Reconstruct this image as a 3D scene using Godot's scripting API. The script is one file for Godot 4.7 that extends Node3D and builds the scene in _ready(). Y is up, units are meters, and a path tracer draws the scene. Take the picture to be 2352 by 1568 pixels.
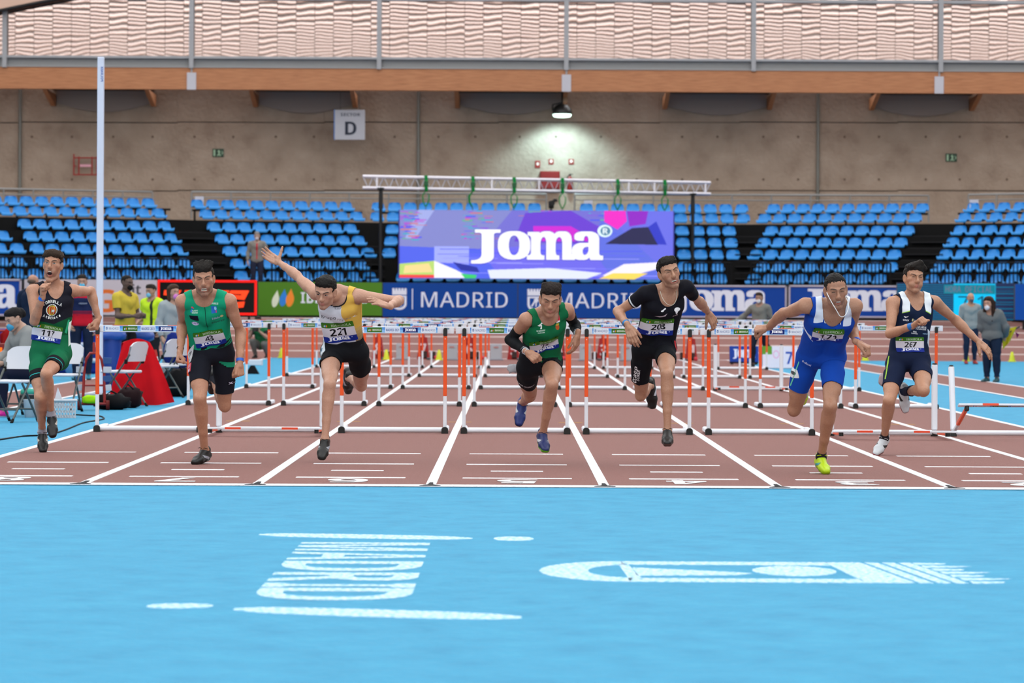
extends Node3D
# Indoor hurdles final. Camera sits at the origin, lanes run along -z. Units metres.
const F := 7440.0          # focal length in pixels of the 2352 x 1568 frame
const CX := 1173.0         # column of the vanishing point of the lanes
const CY := 714.0          # row of the horizon
const EYE := 1.23
const ROLL := 0.0052
const LANE := 1.22
const LANE0 := -0.556      # x of the line between lanes 5 and 6
var rng := RandomNumberGenerator.new()
var mats := {}
var taken := {}

func _ready() -> void:
	rng.seed = 7
	var cam := Camera3D.new(); cam.name = "camera"
	var at := CameraAttributesPhysical.new()
	at.frustum_focal_length = 114.0; at.exposure_aperture = 4.5; at.frustum_focus_distance = 26.0
	at.frustum_near = 0.2; at.frustum_far = 400.0
	cam.attributes = at
	cam.projection = Camera3D.PROJECTION_FRUSTUM
	cam.near = 0.2; cam.far = 400.0
	cam.size = 2.0 * 0.2 * 784.0 / F
	cam.frustum_offset = Vector2((1176.0 - CX) / F, -(784.0 - CY) / F) * 0.2
	cam.position = Vector3(0, EYE, 0); cam.rotation.z = ROLL
	add_child(cam); cam.current = true
	var we := WorldEnvironment.new(); we.name = "environment"
	var env := Environment.new()
	var sky := Sky.new(); var sm := ProceduralSkyMaterial.new()
	sm.sky_top_color = Color(0.97, 0.975, 0.98); sm.sky_horizon_color = Color(0.97, 0.97, 0.97); sm.sky_curve = 0.3
	sm.ground_bottom_color = Color(0.3, 0.3, 0.3); sm.ground_horizon_color = Color(0.6, 0.6, 0.6)
	sm.sky_energy_multiplier = 1.0
	sky.sky_material = sm
	env.background_mode = Environment.BG_SKY; env.sky = sky
	env.background_energy_multiplier = 3.0
	env.tonemap_mode = Environment.TONE_MAPPER_LINEAR; env.tonemap_exposure = 1.2
	env.sdfgi_enabled = true; env.ssao_enabled = true; env.ssil_enabled = true
	we.environment = env; add_child(we)
	build_floor()
	build_hall()
	build_stand()
	build_boards()
	build_hurdles()
	build_trackside()
	build_runners()
	build_officials()

func W(px: float, py: float, d: float) -> Vector3:
	# the point at depth d that stands at this place of the photograph
	var dx := (px - CX) * d / F
	var dy := (CY - py) * d / F
	return Vector3(dx * cos(ROLL) - dy * sin(ROLL), EYE + dx * sin(ROLL) + dy * cos(ROLL), -d)

# ---------------------------------------------------------------- naming
func numbered(called: String) -> String:
	var n: int = taken.get(called, 0)
	taken[called] = n + 1
	return called if n == 0 else "%s_%03d" % [called, n]

func thing(called: String, label: String, category: String, pos := Vector3.ZERO, turn := 0.0, group := "") -> Node3D:
	var o := Node3D.new(); o.name = numbered(called); add_child(o)
	o.position = pos; o.rotation.y = turn
	tag(o, label, category, group)
	return o

func tag(o: Node, label: String, category: String, group := "") -> void:
	o.set_meta("label", label); o.set_meta("category", category)
	if group != "": o.set_meta("group", group)

func mi(called: String, m: Mesh, mat: Material, parent: Node, pos := Vector3.ZERO) -> MeshInstance3D:
	var o := MeshInstance3D.new()
	o.name = numbered(called) if parent == self else called
	o.mesh = m
	if mat: o.material_override = mat
	o.position = pos
	parent.add_child(o, true)
	return o

func obj(called: String, st: SurfaceTool, mat: Material, parent: Node, pos := Vector3.ZERO) -> MeshInstance3D:
	st.generate_normals()
	return mi(called, st.commit(), mat, parent, pos)

func structure(called: String, st: SurfaceTool, mat: Material, parent: Node = self) -> MeshInstance3D:
	var o := obj(called, st, mat, parent)
	if parent == self: o.set_meta("kind", "structure")
	return o

# ---------------------------------------------------------------- shapes
func mb() -> SurfaceTool:
	var st := SurfaceTool.new(); st.begin(Mesh.PRIMITIVE_TRIANGLES); return st

func tri(st: SurfaceTool, a: Vector3, b: Vector3, c: Vector3, g := -1) -> void:
	st.set_smooth_group(g); st.add_vertex(a); st.set_smooth_group(g); st.add_vertex(b); st.set_smooth_group(g); st.add_vertex(c)

func quad(st: SurfaceTool, a: Vector3, b: Vector3, c: Vector3, d: Vector3, g := -1) -> void:
	# a b c d clockwise seen from the front
	tri(st, a, b, c, g); tri(st, a, c, d, g)

func quad_uv(st: SurfaceTool, a: Vector3, b: Vector3, c: Vector3, d: Vector3) -> void:
	# a = top left, b = top right, c = bottom right, d = bottom left of the picture
	var p := [a, b, c, a, c, d]
	var u := [Vector2(0, 0), Vector2(1, 0), Vector2(1, 1), Vector2(0, 0), Vector2(1, 1), Vector2(0, 1)]
	for i in 6:
		st.set_smooth_group(-1); st.set_uv(u[i]); st.add_vertex(p[i])

func box(st: SurfaceTool, c: Vector3, s: Vector3, b := Basis.IDENTITY, bev := 0.0) -> void:
	var h := s * 0.5
	if bev <= 0.0:
		var p := []
		for i in 8:
			p.append(c + b * Vector3(h.x if i & 1 else -h.x, h.y if i & 2 else -h.y, h.z if i & 4 else -h.z))
		quad(st, p[4], p[6], p[7], p[5]); quad(st, p[1], p[3], p[2], p[0])
		quad(st, p[5], p[7], p[3], p[1]); quad(st, p[0], p[2], p[6], p[4])
		quad(st, p[6], p[2], p[3], p[7]); quad(st, p[0], p[4], p[5], p[1])
		return
	var k := h - Vector3(bev, bev, bev)
	# six faces, twelve bevels, eight corners
	var ax := [[0, 1, 2], [1, 2, 0], [2, 0, 1]]
	for a in ax:
		for s1: float in [-1.0, 1.0]:
			var q := []
			for uv in [[-1, -1], [1, -1], [1, 1], [-1, 1]]:
				var v := Vector3.ZERO
				v[a[0]] = s1 * h[a[0]]; v[a[1]] = uv[0] * k[a[1]]; v[a[2]] = uv[1] * k[a[2]]
				q.append(c + b * v)
			if s1 > 0.0: quad(st, q[3], q[2], q[1], q[0])
			else: quad(st, q[0], q[1], q[2], q[3])
		for s1: float in [-1.0, 1.0]:
			for s2: float in [-1.0, 1.0]:
				var q := []
				for e in [-1.0, 1.0]:
					var v := Vector3.ZERO; var w := Vector3.ZERO
					v[a[0]] = s1 * h[a[0]]; v[a[1]] = s2 * k[a[1]]; v[a[2]] = e * k[a[2]]
					w[a[0]] = s1 * k[a[0]]; w[a[1]] = s2 * h[a[1]]; w[a[2]] = e * k[a[2]]
					q.append(c + b * v); q.append(c + b * w)
				if s1 * s2 > 0.0: quad(st, q[0], q[2], q[3], q[1])
				else: quad(st, q[0], q[1], q[3], q[2])
	for i in 8:
		var sg := Vector3(1.0 if i & 1 else -1.0, 1.0 if i & 2 else -1.0, 1.0 if i & 4 else -1.0)
		var a := c + b * (sg * Vector3(h.x, k.y, k.z))
		var d := c + b * (sg * Vector3(k.x, h.y, k.z))
		var e := c + b * (sg * Vector3(k.x, k.y, h.z))
		if sg.x * sg.y * sg.z > 0.0: tri(st, a, e, d)
		else: tri(st, a, d, e)

func slab(st: SurfaceTool, a: Vector3, b: Vector3) -> void:
	# box from two corners
	box(st, (a + b) * 0.5, (b - a).abs())

func frame_of(dir: Vector3) -> Basis:
	var y := dir.normalized()
	var x := y.cross(Vector3.FORWARD if absf(y.z) < 0.9 else Vector3.RIGHT).normalized()
	return Basis(x, y, x.cross(y))

func tube(st: SurfaceTool, a: Vector3, b: Vector3, ra: float, rb := -1.0, n := 10, caps := true) -> void:
	if rb < 0.0: rb = ra
	var f := frame_of(b - a)
	for i in n:
		var t0 := TAU * i / n; var t1 := TAU * (i + 1) / n
		var d0 := f.x * cos(t0) + f.z * sin(t0); var d1 := f.x * cos(t1) + f.z * sin(t1)
		quad(st, a + d0 * ra, a + d1 * ra, b + d1 * rb, b + d0 * rb, 1)
		if caps:
			tri(st, a, a + d1 * ra, a + d0 * ra); tri(st, b, b + d0 * rb, b + d1 * rb)

func pipe(st: SurfaceTool, pts: Array, r: float, n := 8) -> void:
	# one smooth tube along points
	var rings := []
	for i in pts.size():
		var d: Vector3 = (pts[mini(i + 1, pts.size() - 1)] - pts[maxi(i - 1, 0)])
		var f := frame_of(d)
		var ring := []
		for k in n: ring.append(pts[i] + (f.x * cos(TAU * k / n) + f.z * sin(TAU * k / n)) * r)
		rings.append(ring)
	for i in pts.size() - 1:
		# match the twist of the next ring
		var best := 0; var bd := 1e9
		for o in n:
			var dd: float = rings[i][0].distance_to(rings[i + 1][o])
			if dd < bd: bd = dd; best = o
		var rr := []
		for k in n: rr.append(rings[i + 1][(k + best) % n])
		rings[i + 1] = rr
		for k in n:
			quad(st, rings[i][k], rings[i][(k + 1) % n], rings[i + 1][(k + 1) % n], rings[i + 1][k], 1)
	for k in range(1, n - 1):
		tri(st, rings[0][0], rings[0][k + 1], rings[0][k])
		tri(st, rings[-1][0], rings[-1][k], rings[-1][k + 1])

func lathe(st: SurfaceTool, base: Vector3, prof: Array, n := 16, f := Basis.IDENTITY) -> void:
	for j in prof.size() - 1:
		var p: Vector2 = prof[j]; var q: Vector2 = prof[j + 1]
		for i in n:
			var t0 := TAU * i / n; var t1 := TAU * (i + 1) / n
			var d0 := f.x * cos(t0) + f.z * sin(t0); var d1 := f.x * cos(t1) + f.z * sin(t1)
			quad(st, base + f.y * p.y + d0 * p.x, base + f.y * p.y + d1 * p.x, base + f.y * q.y + d1 * q.x, base + f.y * q.y + d0 * q.x, 1)

func extrude(st: SurfaceTool, poly: PackedVector2Array, depth: float, xf: Transform3D) -> void:
	# polygon in xf's x y plane, thickness along +-z
	var idx := Geometry2D.triangulate_polygon(poly)
	var z := depth * 0.5
	for i in range(0, idx.size(), 3):
		var a := poly[idx[i]]; var b := poly[idx[i + 1]]; var c := poly[idx[i + 2]]
		if (b - a).cross(c - a) > 0.0:
			var t := b; b = c; c = t
		tri(st, xf * Vector3(a.x, a.y, z), xf * Vector3(b.x, b.y, z), xf * Vector3(c.x, c.y, z))
		tri(st, xf * Vector3(a.x, a.y, -z), xf * Vector3(c.x, c.y, -z), xf * Vector3(b.x, b.y, -z))
	var cw := Geometry2D.is_polygon_clockwise(poly)
	for i in poly.size():
		var a := poly[i]; var b := poly[(i + 1) % poly.size()]
		if not cw:
			var t := a; a = b; b = t
		quad(st, xf * Vector3(a.x, a.y, -z), xf * Vector3(a.x, a.y, z), xf * Vector3(b.x, b.y, z), xf * Vector3(b.x, b.y, -z))

func ell(cx: float, cy: float, rx: float, ry: float, n := 24, a0 := 0.0, a1 := TAU) -> PackedVector2Array:
	var p := PackedVector2Array()
	var full := absf(a1 - a0 - TAU) < 0.001
	for i in (n if full else n + 1):
		var t := a0 + (a1 - a0) * i / n
		p.append(Vector2(cx + rx * cos(t), cy + ry * sin(t)))
	return p

# ---------------------------------------------------------------- materials
func mat(c: Color, rough := 0.6, metal := 0.0, key := "") -> StandardMaterial3D:
	var k := "%s|%s|%s|%s" % [c.to_html(), rough, metal, key]
	if not mats.has(k):
		var m := StandardMaterial3D.new()
		m.albedo_color = c; m.roughness = rough; m.metallic = metal
		if rough >= 0.6: m.metallic_specular = 0.3
		mats[k] = m
	return mats[k]

func noise_tex(freq: float, ramp: Array, size := 512, octaves := 4, type := FastNoiseLite.TYPE_SIMPLEX_SMOOTH, sd := 1, normal := false, bump := 4.0) -> NoiseTexture2D:
	var n := FastNoiseLite.new(); n.noise_type = type; n.frequency = freq; n.fractal_octaves = octaves; n.seed = sd
	var t := NoiseTexture2D.new(); t.width = size; t.height = size; t.seamless = true; t.noise = n
	if normal:
		t.as_normal_map = true; t.bump_strength = bump
	elif ramp.size():
		var g := Gradient.new()
		g.offsets = PackedFloat32Array(range(ramp.size()).map(func(i): return float(i) / (ramp.size() - 1)))
		g.colors = PackedColorArray(ramp)
		t.color_ramp = g
	return t

func tri_mat(tex: Texture2D, scale: float, rough := 0.8, nrm: Texture2D = null, nscale := 0.5, col := Color.WHITE) -> StandardMaterial3D:
	var m := StandardMaterial3D.new()
	m.albedo_texture = tex; m.albedo_color = col; m.roughness = rough
	m.uv1_triplanar = true; m.uv1_world_triplanar = true; m.uv1_scale = Vector3.ONE * scale
	if nrm:
		m.normal_enabled = true; m.normal_texture = nrm; m.normal_scale = nscale
	return m

func img_mat(img: Image, rough := 0.6) -> StandardMaterial3D:
	var m := StandardMaterial3D.new()
	img.generate_mipmaps()
	m.albedo_texture = ImageTexture.create_from_image(img); m.roughness = rough
	m.texture_repeat = false; m.metallic_specular = 0.3
	return m

# ---------------------------------------------------------------- print: triangles drawn into an image
func new_img(w: int, h: int, c: Color) -> Image:
	var im := Image.create_empty(w, h, false, Image.FORMAT_RGBA8); im.fill(c); return im

func raster(im: Image, a: Vector2, b: Vector2, c: Vector2, col: Color) -> void:
	var y0 := maxi(0, int(ceil(minf(a.y, minf(b.y, c.y)) - 0.5)))
	var y1 := mini(im.get_height() - 1, int(floor(maxf(a.y, maxf(b.y, c.y)) - 0.5)))
	var e := [a, b, c, a]
	for y in range(y0, y1 + 1):
		var yy := y + 0.5
		var lo := 1e9; var hi := -1e9
		for k in 3:
			var p: Vector2 = e[k]; var q: Vector2 = e[k + 1]
			if (p.y <= yy) != (q.y <= yy):
				var x := p.x + (yy - p.y) / (q.y - p.y) * (q.x - p.x)
				lo = minf(lo, x); hi = maxf(hi, x)
		var x0 := maxi(0, int(ceil(lo - 0.5))); var x1 := mini(im.get_width(), int(floor(hi - 0.5)) + 1)
		if x1 > x0: im.fill_rect(Rect2i(x0, y, x1 - x0, 1), col)

func draw_poly(im: Image, poly: PackedVector2Array, col: Color) -> void:
	var idx := Geometry2D.triangulate_polygon(poly)
	for i in range(0, idx.size(), 3): raster(im, poly[idx[i]], poly[idx[i + 1]], poly[idx[i + 2]], col)

func draw_line_seg(im: Image, a: Vector2, b: Vector2, w: float, col: Color) -> void:
	var n := (b - a).normalized().orthogonal() * w * 0.5
	raster(im, a + n, b + n, b - n, col); raster(im, a + n, b - n, a - n, col)

var font_cache := {}
func font(face: String, weight := 400) -> SystemFont:
	var k := face + str(weight)
	if not font_cache.has(k):
		var f := SystemFont.new(); f.font_names = PackedStringArray([face]); f.font_weight = weight
		f.allow_system_fallback = false
		font_cache[k] = f
	return font_cache[k]

var glyphs := {}
func text_tris(text: String, face := "Droid Sans", weight := 700) -> PackedVector2Array:
	# triangles of flat lettering, fitted to a box 1 high with its own width; y down
	var k := text + face + str(weight)
	if glyphs.has(k): return glyphs[k]
	var t := TextMesh.new(); t.text = text; t.font = font(face, weight); t.font_size = 64; t.depth = 0.0; t.pixel_size = 0.01; t.curve_step = 1.5
	var arr := t.get_mesh_arrays()
	var v: PackedVector3Array = arr[Mesh.ARRAY_VERTEX]
	var ix: PackedInt32Array = arr[Mesh.ARRAY_INDEX]
	var out := PackedVector2Array()
	var lo := Vector2(1e9, 1e9); var hi := -lo
	for p in v:
		lo = lo.min(Vector2(p.x, -p.y)); hi = hi.max(Vector2(p.x, -p.y))
	var h := hi.y - lo.y
	if ix.size() == 0:
		for p in v: out.append((Vector2(p.x, -p.y) - lo) / h)
	else:
		for i in ix: out.append((Vector2(v[i].x, -v[i].y) - lo) / h)
	glyphs[k] = out
	return out

func draw_text(im: Image, text: String, r: Rect2, col: Color, face := "Droid Sans", weight := 700, rot := 0.0) -> void:
	# stretched to fill the rectangle (before turning by rot about its middle)
	var t := text_tris(text, face, weight)
	var w := 0.0
	for p in t: w = maxf(w, p.x)
	var c := r.get_center()
	var q := PackedVector2Array()
	for p in t: q.append(c + (Vector2(p.x / w * r.size.x, p.y * r.size.y) - r.size * 0.5).rotated(rot))
	for i in range(0, q.size(), 3): raster(im, q[i], q[i + 1], q[i + 2], col)

func draw_logo_word(im: Image, r: Rect2, col: Color) -> void:
	# the fat slab lettering of the sponsor's word mark: a tall J and low letters, drawn heavy
	var w := r.size.x; var h := r.size.y
	var fat := maxf(1.0, h * 0.055)
	var parts := [["J", 0.0, 0.21, 0.0, 1.0], ["o", 0.205, 0.235, 0.2, 0.72], ["m", 0.43, 0.355, 0.2, 0.7], ["a", 0.775, 0.225, 0.2, 0.72]]
	for p in parts:
		for dx: float in [-0.5, 0.0, 0.5]:
			for dy: float in [-0.35, 0.35]:
				draw_text(im, p[0], Rect2(r.position + Vector2(p[1] * w + dx * fat, p[3] * h * 0.25 + dy * fat), Vector2(p[2] * w, h * (0.82 if p[0] != "J" else 1.0))), col, "Droid Serif", 700)

func speckle(im: Image, amount: float, sd: int) -> void:
	var r := RandomNumberGenerator.new(); r.seed = sd
	for y in im.get_height():
		for x in im.get_width():
			var c := im.get_pixel(x, y); var k := 1.0 + r.randf_range(-amount, amount)
			im.set_pixel(x, y, Color(c.r * k, c.g * k, c.b * k, c.a))

# ---------------------------------------------------------------- floor and track
func flat(st: SurfaceTool, poly: Array, y: float, t := 0.0015) -> void:
	# a flat painted or laid shape on the ground: points are (x, depth)
	var p := PackedVector2Array()
	for q in poly: p.append(Vector2(q[0], -q[1]))
	# lie down: x stays, the plan's second axis becomes z
	extrude(st, p, t, Transform3D(Basis(Vector3.RIGHT, Vector3.BACK, Vector3.DOWN), Vector3(0, y + t * 0.5, 0)))

func strip(st: SurfaceTool, x0: float, x1: float, d0: float, d1: float, y: float, t := 0.004) -> void:
	slab(st, Vector3(x0, y, -d0), Vector3(x1, y + t, -d1))

func lane_x(n: float) -> float: return LANE0 + LANE * n

func build_floor() -> void:
	var grain := noise_tex(0.09, [], 512, 5, FastNoiseLite.TYPE_SIMPLEX, 3, true, 6.0)
	var blue_t := noise_tex(0.012, [Color(0.09, 0.50, 0.655), Color(0.125, 0.535, 0.685), Color(0.14, 0.55, 0.70), Color(0.165, 0.575, 0.715)], 1024, 6, FastNoiseLite.TYPE_SIMPLEX_SMOOTH, 11)
	var red_t := noise_tex(0.16, [Color(0.30, 0.18, 0.16), Color(0.47, 0.31, 0.285), Color(0.54, 0.365, 0.34), Color(0.66, 0.46, 0.43)], 1024, 6, FastNoiseLite.TYPE_SIMPLEX_SMOOTH, 5)
	mats["blue"] = tri_mat(blue_t, 0.22, 0.8, grain, 0.12)
	mats["red"] = tri_mat(red_t, 0.8, 0.85, grain, 0.6)
	var paint_t := noise_tex(0.05, [Color(0.66, 0.70, 0.74), Color(0.86, 0.87, 0.89), Color(0.9, 0.9, 0.91), Color(0.93, 0.93, 0.94)], 512, 5, FastNoiseLite.TYPE_SIMPLEX, 21)
	mats["paint"] = tri_mat(paint_t, 0.9, 0.7)
	var worn_t := noise_tex(0.03, [Color(0.25, 0.60, 0.76), Color(0.42, 0.69, 0.82), Color(0.66, 0.81, 0.89), Color(0.84, 0.91, 0.94), Color(0.92, 0.95, 0.96)], 512, 5, FastNoiseLite.TYPE_SIMPLEX, 22)
	mats["worn"] = tri_mat(worn_t, 1.6, 0.7)
	var st := mb(); slab(st, Vector3(-34, -0.3, 16), Vector3(34, 0.0, -108))
	var fl := structure("floor", st, mats["blue"])
	# brown running surfaces
	st = mb(); strip(st, lane_x(-3), lane_x(5), 22.62, 83.2, 0.0, 0.004); structure("running_surface", st, mats["red"], fl)
	st = mb(); strip(st, 7.43, 8.57, 6.0, 83.2, 0.0, 0.004); structure("running_surface", st, mats["red"], fl)
	st = mb(); strip(st, -7.35, -6.15, 6.0, 83.2, 0.0, 0.004); structure("running_surface", st, mats["red"], fl)
	for x: float in [7.43, 8.57, -7.35, -6.15]:
		st = mb(); strip(st, x - 0.035, x + 0.035, 6.0, 83.0, 0.004, 0.003); structure("lane_line", st, mats["paint"], fl)
	for n in range(-3, 6):
		st = mb(); strip(st, lane_x(n) - 0.036, lane_x(n) + 0.036, 22.62, 83.0, 0.004, 0.003); structure("lane_line", st, mats["paint"], fl)
	st = mb(); strip(st, lane_x(-3), lane_x(5), 22.56, 22.78, 0.004, 0.004); structure("finish_line", st, mats["paint"], fl)
	st = mb(); strip(st, lane_x(-3), lane_x(5), 82.5, 82.75, 0.004, 0.004); structure("start_line", st, mats["paint"], fl)
	# short ticks ahead of the finish and the lane numerals, upside down from here
	for n in range(-3, 5):
		var c := lane_x(n + 0.5)
		for q in [[23.68, 0.40], [24.72, 0.2], [25.8, 0.40], [27.7, 0.40]]:
			st = mb(); strip(st, c - q[1], c + q[1], q[0], q[0] + 0.11, 0.004, 0.002); structure("tick_line", st, mats["paint"], fl)
		numeral(str(5 - n), c, 23.28, fl)
		if n > -3:
			st = mb(); strip(st, lane_x(n) - 0.13, lane_x(n) + 0.13, 35.6, 35.72, 0.0042, 0.002)
			structure("tick_line", st, mat(Color(0.66, 0.5, 0.3), 0.8), fl)
	# black corner marks where the lane lines meet the finish
	for n in range(-2, 5):
		st = mb()
		var x := lane_x(n)
		flat(st, [[x - 0.075, 22.6], [x + 0.075, 22.6], [x + 0.02, 22.72], [x + 0.012, 23.0], [x - 0.012, 23.0], [x - 0.02, 22.72]], 0.008, 0.004)
		structure("corner_mark", st, mat(Color(0.03, 0.05, 0.08), 0.7), fl)
	floor_lettering(fl)
	# the banked bend: six lanes that climb towards the stand
	var dd := []; var yy := []
	var rows := [824.0, 807.0, 790.0, 773.0, 758.0, 745.0, 732.0]
	for i in 7:
		dd.append(83.2 + 1.55 * i); yy.append(maxf(0.0, EYE - (rows[i] - CY) * dd[i] / F))
	st = mb()
	for i in 6:
		quad(st, Vector3(-34, yy[i], -dd[i]), Vector3(-34, yy[i + 1], -dd[i + 1]), Vector3(34, yy[i + 1], -dd[i + 1]), Vector3(34, yy[i], -dd[i]))
	slab(st, Vector3(-34, -0.1, -92.5), Vector3(34, yy[6], -95.2))
	slab(st, Vector3(-34, yy[6] - 0.9, -92.6), Vector3(34, yy[6] - 0.02, -92.4))
	structure("banked_bend", st, mats["red"], fl)
	for i in range(1, 7):
		st = mb()
		var n := Vector3(0, 0.006, 0.001)
		var a := Vector3(0, yy[i], -dd[i]); var dir: Vector3 = (Vector3(0, yy[i] - yy[i - 1], -1.55)).normalized()
		var p := a - dir * 0.17 + n; var q := a + n
		if i == 6: p = a - dir * 0.1 + n
		quad(st, p + Vector3(-34, 0, 0), q + Vector3(-34, 0, 0), q + Vector3(34, 0, 0), p + Vector3(34, 0, 0))
		quad(st, p + Vector3(34, -0.01, 0), p + Vector3(-34, -0.01, 0), p + Vector3(-34, 0, 0), p + Vector3(34, 0, 0))
		structure("lane_line", st, mat(Color(0.74, 0.68, 0.66), 0.8), fl)

func numeral(t: String, cx: float, d: float, parent: Node) -> void:
	var tr := text_tris(t, "Droid Sans", 700)
	var w := 0.0
	for p in tr: w = maxf(w, p.x)
	var st := mb()
	for i in range(0, tr.size(), 3):
		var v := []
		for k in 3:
			var p := tr[i + k]
			v.append(Vector3(cx - (p.x / w - 0.5) * 0.29, 0.0075, -(d + (p.y - 0.5) * 0.52)))
		if (v[1] - v[0]).cross(v[2] - v[0]).y > 0.0: tri(st, v[0], v[2], v[1])
		else: tri(st, v[0], v[1], v[2])
	structure("lane_number", st, mats["paint"], parent)

func floor_lettering(fl: Node) -> void:
	# a word painted along the run-out, its letters turned a quarter, between two long strokes
	var word := "MADRID"
	var wid := [0.19, 0.165, 0.19, 0.165, 0.07, 0.19]
	var d0 := 17.15
	for i in 6:
		var tr := text_tris(word[i], "Droid Sans", 700)
		var w := 0.0
		for p in tr: w = maxf(w, p.x)
		var ln: float = wid[i] * 3.62
		var st := mb()
		for k in range(0, tr.size(), 3):
			var v := []
			for j in 3:
				var p := tr[k + j]
				v.append(Vector3(-0.42 - p.y * 0.68, 0.0015, -(d0 - p.x / w * ln * 0.86)))
			if (v[1] - v[0]).cross(v[2] - v[0]).y > 0.0: tri(st, v[0], v[2], v[1])
			else: tri(st, v[0], v[1], v[2])
		structure("floor_letter", st, mats["worn"], fl)
		d0 -= ln
	for s in [[-1.37, 17.72, -0.2, 17.5, 0.16], [-0.085, 17.5, 0.13, 17.5, 0.16], [-1.5, 13.42, -1.23, 13.44, 0.11], [-1.13, 13.3, 0.05, 13.0, 0.16]]:
		var st := mb()
		var n := 10; var poly := []
		for k in n + 1:
			var t := float(k) / n
			poly.append([lerpf(s[0], s[2], t), lerpf(s[1], s[3], t) + s[4] * (0.25 + 0.75 * pow(sin(PI * t), 0.35))])
		for k in range(n, -1, -1):
			var t := float(k) / n
			poly.append([lerpf(s[0], s[2], t), lerpf(s[1], s[3], t) - s[4] * (0.25 + 0.75 * pow(sin(PI * t), 0.35))])
		flat(st, poly, 0.0, 0.0015)
		structure("floor_stroke", st, mats["worn"], fl)
	# the city crest lying on its side: round foot of the shield, field, five bars of the crown
	var cx := func(px: float) -> float: return (px - CX) * 15.35 / F
	var near := 14.75; var far := 15.95
	var mid := (near + far) * 0.5; var hw := (far - near) * 0.5
	var outer := []; var inner := []
	for k in 13:
		var a := PI * 0.5 + PI * k / 12.0
		outer.append([cx.call(1440.0) + cos(a) * 0.41, mid + sin(a) * hw]); inner.append([cx.call(1450.0) + cos(a) * 0.2, mid + sin(a) * hw * 0.62])
	var st := mb()
	for k in 12: flat(st, [outer[k], outer[k + 1], inner[k + 1], inner[k]], 0.0)
	flat(st, [[cx.call(1430.0), mid + hw * 0.72], [cx.call(1452.0), mid + hw * 0.72], [cx.call(1470.0), mid - hw * 0.72], [cx.call(1440.0), mid - hw * 0.72]], 0.0)
	flat(st, [[cx.call(1438.0), far], [cx.call(1930.0), far], [cx.call(1930.0), far - 0.2], [cx.call(1438.0), far - 0.2]], 0.0)
	flat(st, [[cx.call(1438.0), near], [cx.call(1960.0), near], [cx.call(1960.0), near + 0.2], [cx.call(1438.0), near + 0.2]], 0.0)
	structure("floor_crest", st, mats["worn"], fl)
	st = mb()
	flat(st, [[cx.call(1460.0), mid + 0.22], [cx.call(1680.0), mid - 0.02], [cx.call(1730.0), mid - 0.1], [cx.call(1690.0), mid - 0.2], [cx.call(1460.0), mid - 0.26]], 0.0)
	var e := []
	for k in 20: e.append([cx.call(1830.0) + cos(TAU * k / 20) * 0.2, mid + 0.06 + sin(TAU * k / 20) * 0.3])
	flat(st, e, 0.0)
	structure("floor_crest_figure", st, mats["worn"], fl)
	for q in [[1925, 2010, 60], [2020, 2050, 60], [2062, 2090, 60], [2100, 2128, 60]]:
		st = mb()
		var sl: float = q[2]
		flat(st, [[cx.call(q[0]), far], [cx.call(q[1]), far], [cx.call(q[1] + sl), near], [cx.call(q[0] + (sl if q[0] != 1925 else 35.0)), near]], 0.0)
		structure("floor_crest_bar", st, mats["worn"], fl)
	for k in 7:
		st = mb()
		var t := k / 6.0; var d := lerpf(far - 0.06, near + 0.06, t); var x0: float = cx.call(2135.0 + 62.0 * t)
		flat(st, [[x0, d + 0.07], [x0 + 0.16 + 0.08 * (k % 2), d + 0.03], [x0 + 0.14, d - 0.04], [x0, d - 0.07]], 0.0)
		structure("floor_crest_point", st, mats["worn"], fl)

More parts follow.
